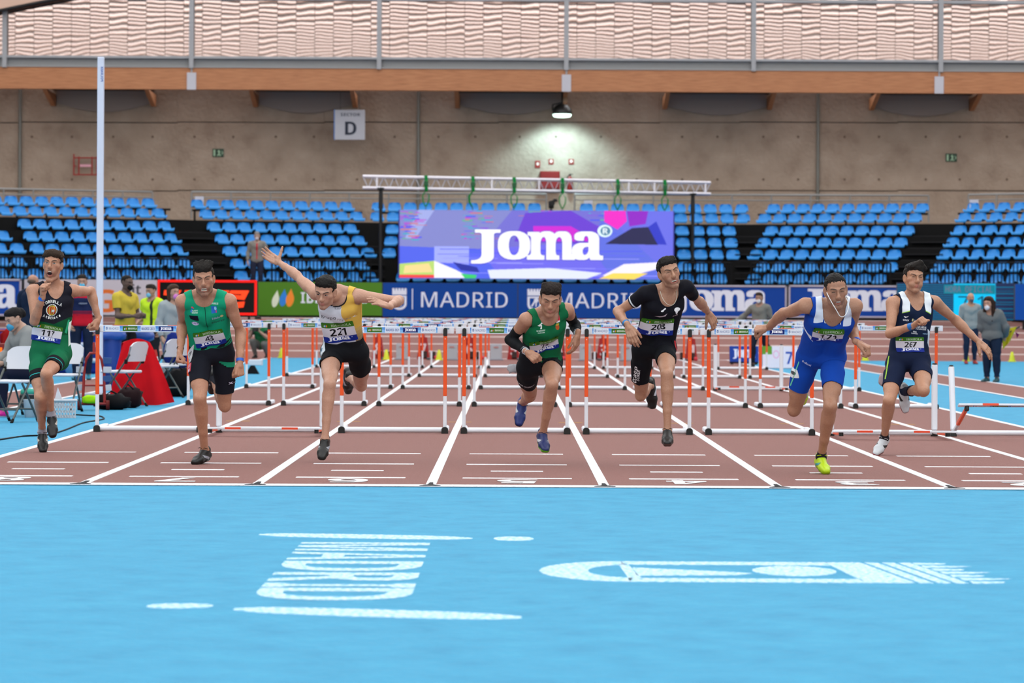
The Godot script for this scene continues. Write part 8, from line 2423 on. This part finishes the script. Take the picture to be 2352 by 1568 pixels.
# ---------------------------------------------------------------- people beside the track
func standing(at: Vector3, turn: float, h: float, over := {}) -> Dictionary:
	var s := h / 1.78
	var b := {"pel": Vector3(0, 0.93, 0), "hia": Vector3(-0.09, 0.91, 0), "hib": Vector3(0.09, 0.91, 0), "neck": Vector3(0, 1.46, 0), "sha": Vector3(-0.185, 1.41, -0.01), "shb": Vector3(0.185, 1.41, -0.01),
		"ela": Vector3(-0.25, 1.13, -0.04), "elb": Vector3(0.25, 1.13, -0.04), "wra": Vector3(-0.25, 0.88, 0.05), "wrb": Vector3(0.25, 0.88, 0.05), "kna": Vector3(-0.105, 0.5, 0.03), "knb": Vector3(0.105, 0.5, 0.03),
		"ana": Vector3(-0.11, 0.085, 0), "anb": Vector3(0.11, 0.085, 0), "toa": Vector3(-0.13, 0.03, 0.18), "tob": Vector3(0.13, 0.03, 0.18), "head": Vector3(0, 1.635, 0.035)}
	b.merge(over, true)
	var j := {}
	var B := Basis(Vector3.UP, turn)
	for k in b: j[k] = at + B * (b[k] * s)
	return j

func official(j: Dictionary, label: String, face: Array, o: Dictionary) -> Dictionary:
	var hb := face_basis(face[0], face[1], face[2])
	var skin: Color = o.get("skin", Color(0.42, 0.25, 0.18))
	var b := figure(j, {"hup": hb.y, "hfwd": hb.z, "cell": o.get("cell", 0.02), "bulk": o.get("bulk", 1.0), "k": 90.0, "shoe_cell": 0.014})
	var root := Node3D.new(); root.name = numbered("person"); add_child(root)
	tag(root, label, "person")
	b.root = root; b.skin = skin
	b.SV = PackedVector3Array(); b.SN = PackedVector3Array(); b.SI = PackedInt32Array(); b.SC = PackedColorArray()
	b.SV.append_array(b.V); b.SN.append_array(b.N); b.SI.append_array(b.I)
	var c := PackedColorArray(); c.resize(b.V.size()); c.fill(skin); b.SC.append_array(c)
	head(b, root, j.head, hb, o.get("hs", 1.0), skin, {"face": o.get("face", true), "lid": 0.5, "hair": o.get("hair", Color(0.02, 0.015, 0.012)), "style": o.get("style", "short"), "beard": 0.15}, 0.009)
	for n: String in ["a", "b"]:
		var d: Vector3 = o.get("hand_" + n, j["wr" + n] - j["el" + n])
		hand(b, j["wr" + n], d, o.get("palm_" + n, Vector3(1 if n == "a" else -1, 0, -0.3)), 1.0 if n == "a" else -1.0, o.get("curl", [0.5, 0.6, 0.4, 0.3]), [0.5, 0.4], skin, 0.009, 1.0)
	finish_skin(b)
	if o.has("mask"):
		var r := net([[Vector3(0, -0.055, 0.068), Vector3(0.05, 0.047, 0.05), Basis.IDENTITY, 0], [Vector3(0, -0.03, 0.098), Vector3(0, -0.08, 0.09), 0.022, 0.022, 0]], [[Vector3(0, -0.05, 0.0), Vector3(0.09, 0.1, 0.05), Basis.IDENTITY, 0]], 0.008, 200.0)
		var V: PackedVector3Array = r[0]
		var xf := Transform3D(hb, j.head)
		for i in V.size(): V[i] = xf * V[i]
		mi("face_mask", amesh(V, r[1], norms(V, r[1])), mat(o.mask, 0.7), root)
	if o.has("top"): wear(b, o.get("top_name", "jacket"), top_g(b, o.get("hem", 0.0), 0.08, 0.06, o.get("nf", 0.04), 0.02, o.get("sleeve", 1.93)), o.get("loose", 0.02), o.top, 0.012, o.get("uv", false))
	if o.has("legs"): wear(b, o.get("legs_name", "trousers"), shorts_g(b, 0.16, o.get("leg_len", 1.95), o.get("leg_len", 1.95)), 0.018, o.legs, 0.012)
	for n: String in ["a", "b"]: shoe(b, n, root, o.get("shoes", Color(0.05, 0.05, 0.06)), o.get("sole", Color(0.08, 0.08, 0.08)), o.get("shoes", Color(0.05, 0.05, 0.06)))
	return b

func build_officials() -> void:
	var V := func(x: float, y: float, z: float) -> Vector3: return Vector3(x, y, z)
	# man in red and navy shirt
	var im := new_img(256, 320, Color(0.46, 0.012, 0.03))
	rectm(im, 0.0, 0.33, 0.56, 0.22, Color(0.012, 0.02, 0.07)); rectm(im, 0.0, 0.19, 0.56, 0.05, Color(0.16, 0.018, 0.05)); put(im, "atletismo", 0.02, 0.36, 0.13, 0.03, Color(0.5, 0.55, 0.62))
	var p := standing(ground(189.0, 56.0), 0.05, 1.84, {"wra": V.call(-0.20, 0.92, 0.14), "ela": V.call(-0.27, 1.14, -0.03)})
	official(p, "masked man in red and navy shirt standing behind the red trolley", [4, 4, 0], {"top": lin_mat(im, 0.8), "uv": true, "top_name": "shirt", "sleeve": 0.75, "hem": -0.02, "legs": cloth(Color(0.010, 0.018, 0.045)), "mask": Color(0.32, 0.70, 0.85), "hair": Color(0.02, 0.015, 0.012), "shoes": Color(0.05, 0.45, 0.55), "skin": Color(0.42, 0.24, 0.17)})
	# man in yellow
	p = standing(ground(288.0, 51.0), 0.95, 1.78, {"wrb": V.call(0.12, 1.12, 0.27), "wra": V.call(-0.1, 1.12, 0.27), "ela": V.call(-0.24, 1.12, 0.05), "elb": V.call(0.24, 1.12, 0.05)})
	official(p, "man in yellow shirt and black mask with folded hands", [50, 8, 0], {"top": cloth(Color(0.52, 0.40, 0.05)), "top_name": "shirt", "sleeve": 0.6, "hem": 0.0, "legs": cloth(Color(0.012, 0.012, 0.015)), "legs_name": "shorts", "leg_len": 0.95, "mask": Color(0.03, 0.03, 0.035), "skin": Color(0.10, 0.055, 0.04), "hair": Color(0.008, 0.007, 0.006), "style": "buzz"})
	# volunteer in hi-vis
	im = new_img(256, 320, Color(0.50, 0.72, 0.03)); rectm(im, 0.07, 0.25, 0.05, 0.6, Color(0.02, 0.03, 0.02))
	p = standing(ground(349.0, 60.0), -0.55, 1.70, {"wra": V.call(-0.26, 0.98, 0.18)})
	official(p, "volunteer in bright yellow green vest with pale blue mask", [-38, 10, 0], {"top": lin_mat(im, 0.8), "uv": true, "top_name": "vest", "sleeve": 0.5, "hem": -0.04, "legs": cloth(Color(0.015, 0.017, 0.022)), "mask": Color(0.45, 0.72, 0.85), "style": "short", "skin": Color(0.38, 0.22, 0.15)})
	# woman with a pink mask
	p = standing(ground(395.0, 50.5), 0.75, 1.62, {"sha": V.call(-0.165, 1.40, -0.01), "shb": V.call(0.165, 1.40, -0.01)})
	official(p, "woman with pink mask and brown hair in pale grey jacket", [42, 2, 0], {"top": cloth(Color(0.28, 0.32, 0.34)), "hem": -0.08, "legs": cloth(Color(0.25, 0.27, 0.28)), "mask": Color(0.80, 0.48, 0.76), "hair": Color(0.05, 0.025, 0.015), "style": "bob", "bulk": 0.98})
	# seated woman
	var sg := ground(70.0, 37.0)
	p = standing(sg, -0.95, 1.64, {"pel": V.call(0, 0.55, 0.02), "hia": V.call(-0.1, 0.54, 0.03), "hib": V.call(0.1, 0.54, 0.03), "neck": V.call(0, 1.06, 0.12), "sha": V.call(-0.165, 1.01, 0.11), "shb": V.call(0.165, 1.01, 0.11), "head": V.call(0, 1.20, 0.23), "kna": V.call(-0.12, 0.53, 0.46), "knb": V.call(0.12, 0.53, 0.46), "ana": V.call(-0.12, 0.09, 0.44), "anb": V.call(0.12, 0.09, 0.44), "toa": V.call(-0.13, 0.03, 0.63), "tob": V.call(0.13, 0.03, 0.63), "ela": V.call(-0.24, 0.76, 0.2), "elb": V.call(0.24, 0.76, 0.2), "wra": V.call(-0.1, 0.66, 0.42), "wrb": V.call(0.1, 0.66, 0.42)})
	official(p, "woman in grey coat and blue mask sitting bent forward on a chair", [-52, 26, 0], {"cell": 0.016, "top": cloth(Color(0.24, 0.25, 0.25)), "hem": -0.05, "loose": 0.024, "legs": cloth(Color(0.010, 0.013, 0.03)), "mask": Color(0.28, 0.62, 0.78), "hair": Color(0.010, 0.009, 0.010), "style": "bun", "shoes": Color(0.80, 0.08, 0.55), "sole": Color(0.85, 0.8, 0.84), "skin": Color(0.48, 0.30, 0.22)})
	# navy jacket seen from behind
	p = standing(ground(72.0, 56.5), PI - 0.6, 1.86, {"head": V.call(0.04, 1.62, 0.09)})
	official(p, "bald person in dark navy jacket seen from behind near the landing mat", [150, 10, 0], {"top": cloth(Color(0.012, 0.02, 0.045)), "hem": -0.1, "legs": cloth(Color(0.012, 0.018, 0.04)), "style": "bald", "hair": Color(0.12, 0.08, 0.06), "face": false, "skin": Color(0.40, 0.20, 0.13)})
	# kneeling photographer
	p = standing(ground(603.0, 82.0), -0.3, 1.72, {"pel": V.call(0, 0.34, -0.05), "hia": V.call(-0.1, 0.34, -0.03), "hib": V.call(0.1, 0.34, -0.03), "neck": V.call(-0.02, 0.83, 0.12), "sha": V.call(-0.19, 0.78, 0.11), "shb": V.call(0.17, 0.78, 0.11), "head": V.call(-0.04, 0.97, 0.22), "kna": V.call(-0.16, 0.45, 0.33), "knb": V.call(0.16, 0.38, 0.33), "ana": V.call(-0.14, 0.09, 0.12), "anb": V.call(0.14, 0.09, 0.0), "toa": V.call(-0.15, 0.03, 0.3), "tob": V.call(0.15, 0.03, 0.18), "ela": V.call(-0.27, 0.55, 0.25), "elb": V.call(0.22, 0.55, 0.25), "wra": V.call(-0.13, 0.74, 0.38), "wrb": V.call(0.06, 0.72, 0.40)})
	var ph := official(p, "crouching photographer in green vest holding a dark camera", [-10, 12, 0], {"top": cloth(Color(0.02, 0.16, 0.06)), "hem": -0.05, "sleeve": 0.35, "top_name": "vest", "legs": cloth(Color(0.13, 0.13, 0.12)), "style": "short", "mask": Color(0.05, 0.05, 0.06)})
	wear(ph, "dark_sleeves", gmax(limb_g(ph, "sha", "ela", 2, 0.3, 1.2), limb_g(ph, "shb", "elb", 3, 0.3, 1.2)), 0.015, cloth(Color(0.02, 0.02, 0.025)))
	var st := mb(); var cc: Vector3 = (p.wra + p.wrb) * 0.5 + Vector3(0, 0.03, 0.08)
	box(st, Vector3.ZERO, Vector3(0.16, 0.11, 0.1), Basis.IDENTITY, 0.015); tube(st, Vector3(0, 0, 0.04), Vector3(0, 0, 0.24), 0.045, 0.055, 12)
	var cm := obj("photo_camera", st, mat(Color(0.03, 0.03, 0.035), 0.4), self, cc); tag(cm, "dark camera with long lens in the crouching photographer's hands", "camera")
	# steward in the stand
	var sp := W(590.0, 640.0, 94.02); sp.y = 1.76
	st = mb(); slab(st, Vector3(sp.x - 0.5, 0.95, sp.z - 0.28), Vector3(sp.x + 0.5, 1.75, sp.z + 0.25)); var sb := obj("stand_step", st, mat(Color(0.022, 0.022, 0.026), 0.7), self); tag(sb, "black step block on which the steward stands", "step")
	p = standing(sp, 0.0, 1.74, {"ela": V.call(-0.26, 1.16, -0.02), "wra": V.call(-0.27, 0.9, 0.08), "elb": V.call(0.3, 1.2, -0.02), "wrb": V.call(0.42, 0.98, 0.05)})
	im = new_img(256, 320, Color(0.20, 0.19, 0.17)); polym(im, [[-0.02, 0.5], [0.03, 0.5], [0.025, 0.05], [0.0, 0.02], [-0.015, 0.05]], Color(0.45, 0.03, 0.05))
	official(p, "steward in grey jacket with red tie standing in the seats", [0, 5, 0], {"top": lin_mat(im, 0.85), "uv": true, "hem": -0.12, "legs": cloth(Color(0.02, 0.025, 0.05)), "mask": Color(0.78, 0.78, 0.82), "hair": Color(0.22, 0.21, 0.21), "style": "short", "skin": Color(0.40, 0.26, 0.2)})
	# walking official
	p = standing(ground(1745.0, 72.4), -0.5, 1.68, {"sha": V.call(-0.18, 1.40, 0.02), "ela": V.call(-0.40, 1.22, -0.02), "wra": V.call(-0.62, 1.07, 0.05), "elb": V.call(0.27, 1.15, -0.1), "wrb": V.call(0.30, 0.94, -0.12), "kna": V.call(-0.12, 0.5, 0.14), "ana": V.call(-0.14, 0.085, 0.08), "toa": V.call(-0.16, 0.03, 0.27), "knb": V.call(0.14, 0.52, -0.06), "anb": V.call(0.2, 0.24, -0.36), "tob": V.call(0.22, 0.08, -0.26)})
	official(p, "masked official in grey jacket walking with one arm stretched out", [-18, 6, 0], {"top": cloth(Color(0.17, 0.17, 0.155)), "hem": -0.06, "legs": cloth(Color(0.012, 0.016, 0.03)), "mask": Color(0.86, 0.86, 0.88), "hair": Color(0.03, 0.018, 0.012), "skin": Color(0.34, 0.19, 0.13)})
	# man in a grey hoodie
	p = standing(ground(2229.0, 78.6), 0.1, 1.74, {"wra": V.call(-0.2, 0.92, -0.08), "wrb": V.call(0.27, 0.9, 0.03)})
	official(p, "man in pale grey zipped hoodie and dark mask standing by the bend", [6, 0, 0], {"top": cloth(Color(0.26, 0.28, 0.28)), "hem": -0.06, "legs": cloth(Color(0.012, 0.022, 0.05)), "mask": Color(0.30, 0.31, 0.35), "hair": Color(0.2, 0.14, 0.1), "style": "bald", "skin": Color(0.50, 0.24, 0.14), "shoes": Color(0.6, 0.12, 0.1)})
	# woman with the flag
	p = standing(ground(2279.0, 58.2), -0.55, 1.58, {"pel": V.call(0, 0.92, -0.05), "neck": V.call(0.02, 1.42, 0.1), "sha": V.call(-0.165, 1.37, 0.08), "shb": V.call(0.165, 1.37, 0.06), "head": V.call(0.0, 1.585, 0.18), "elb": V.call(0.28, 1.12, -0.03), "wrb": V.call(0.20, 0.93, -0.2), "ela": V.call(-0.22, 1.12, 0.05), "wra": V.call(-0.12, 0.93, -0.15)})
	official(p, "woman with long dark hair and white mask in grey sweater holding a flag", [-38, 10, 0], {"top": cloth(Color(0.13, 0.14, 0.145)), "hem": -0.05, "loose": 0.03, "top_name": "sweater", "legs": cloth(Color(0.010, 0.02, 0.045)), "mask": Color(0.85, 0.84, 0.87), "hair": Color(0.03, 0.014, 0.010), "style": "long", "shoes": Color(0.04, 0.25, 0.28), "skin": Color(0.50, 0.26, 0.18), "cell": 0.017})
	var fp := W(2322.0, 770.0, 58.3)
	var fl := thing("signal_flag", "yellow flag on a short dark stick held behind the long haired woman", "flag", fp)
	st = mb(); tube(st, Vector3(-0.02, 0.06, 0), Vector3(0.16, 0.16, 0.0), 0.012, 0.012, 8); obj("stick", st, mat(Color(0.06, 0.07, 0.1), 0.5), fl)
	st = mb()
	var n := 8
	for i in n:
		for k in 6:
			var q := []
			for s in [[0, 0], [0, 1], [1, 1], [1, 0]]:
				var u: float = float(i + s[0]) / n; var v: float = float(k + s[1]) / 6.0
				q.append(Vector3(-0.15 + u * (0.26 - 0.12 * v), 0.10 - v * (0.36 - 0.1 * u) + 0.06 * u, 0.03 * sin(u * 9.0 + v * 2.0)))
			quad(st, q[1], q[0], q[3], q[2], 1)
			for z in 4: q[z] += Vector3(0, 0, -0.006)
			quad(st, q[2], q[3], q[0], q[1], 1)
	obj("cloth", st, mat(Color(0.72, 0.68, 0.12), 0.7), fl)
	st = mb(); extrude(st, PackedVector2Array([Vector2(0.08, 0.06), Vector2(0.15, 0.02), Vector2(0.11, -0.05)]), 0.01, Transform3D.IDENTITY); obj("purple_corner", st, mat(Color(0.38, 0.06, 0.30), 0.7), fl)
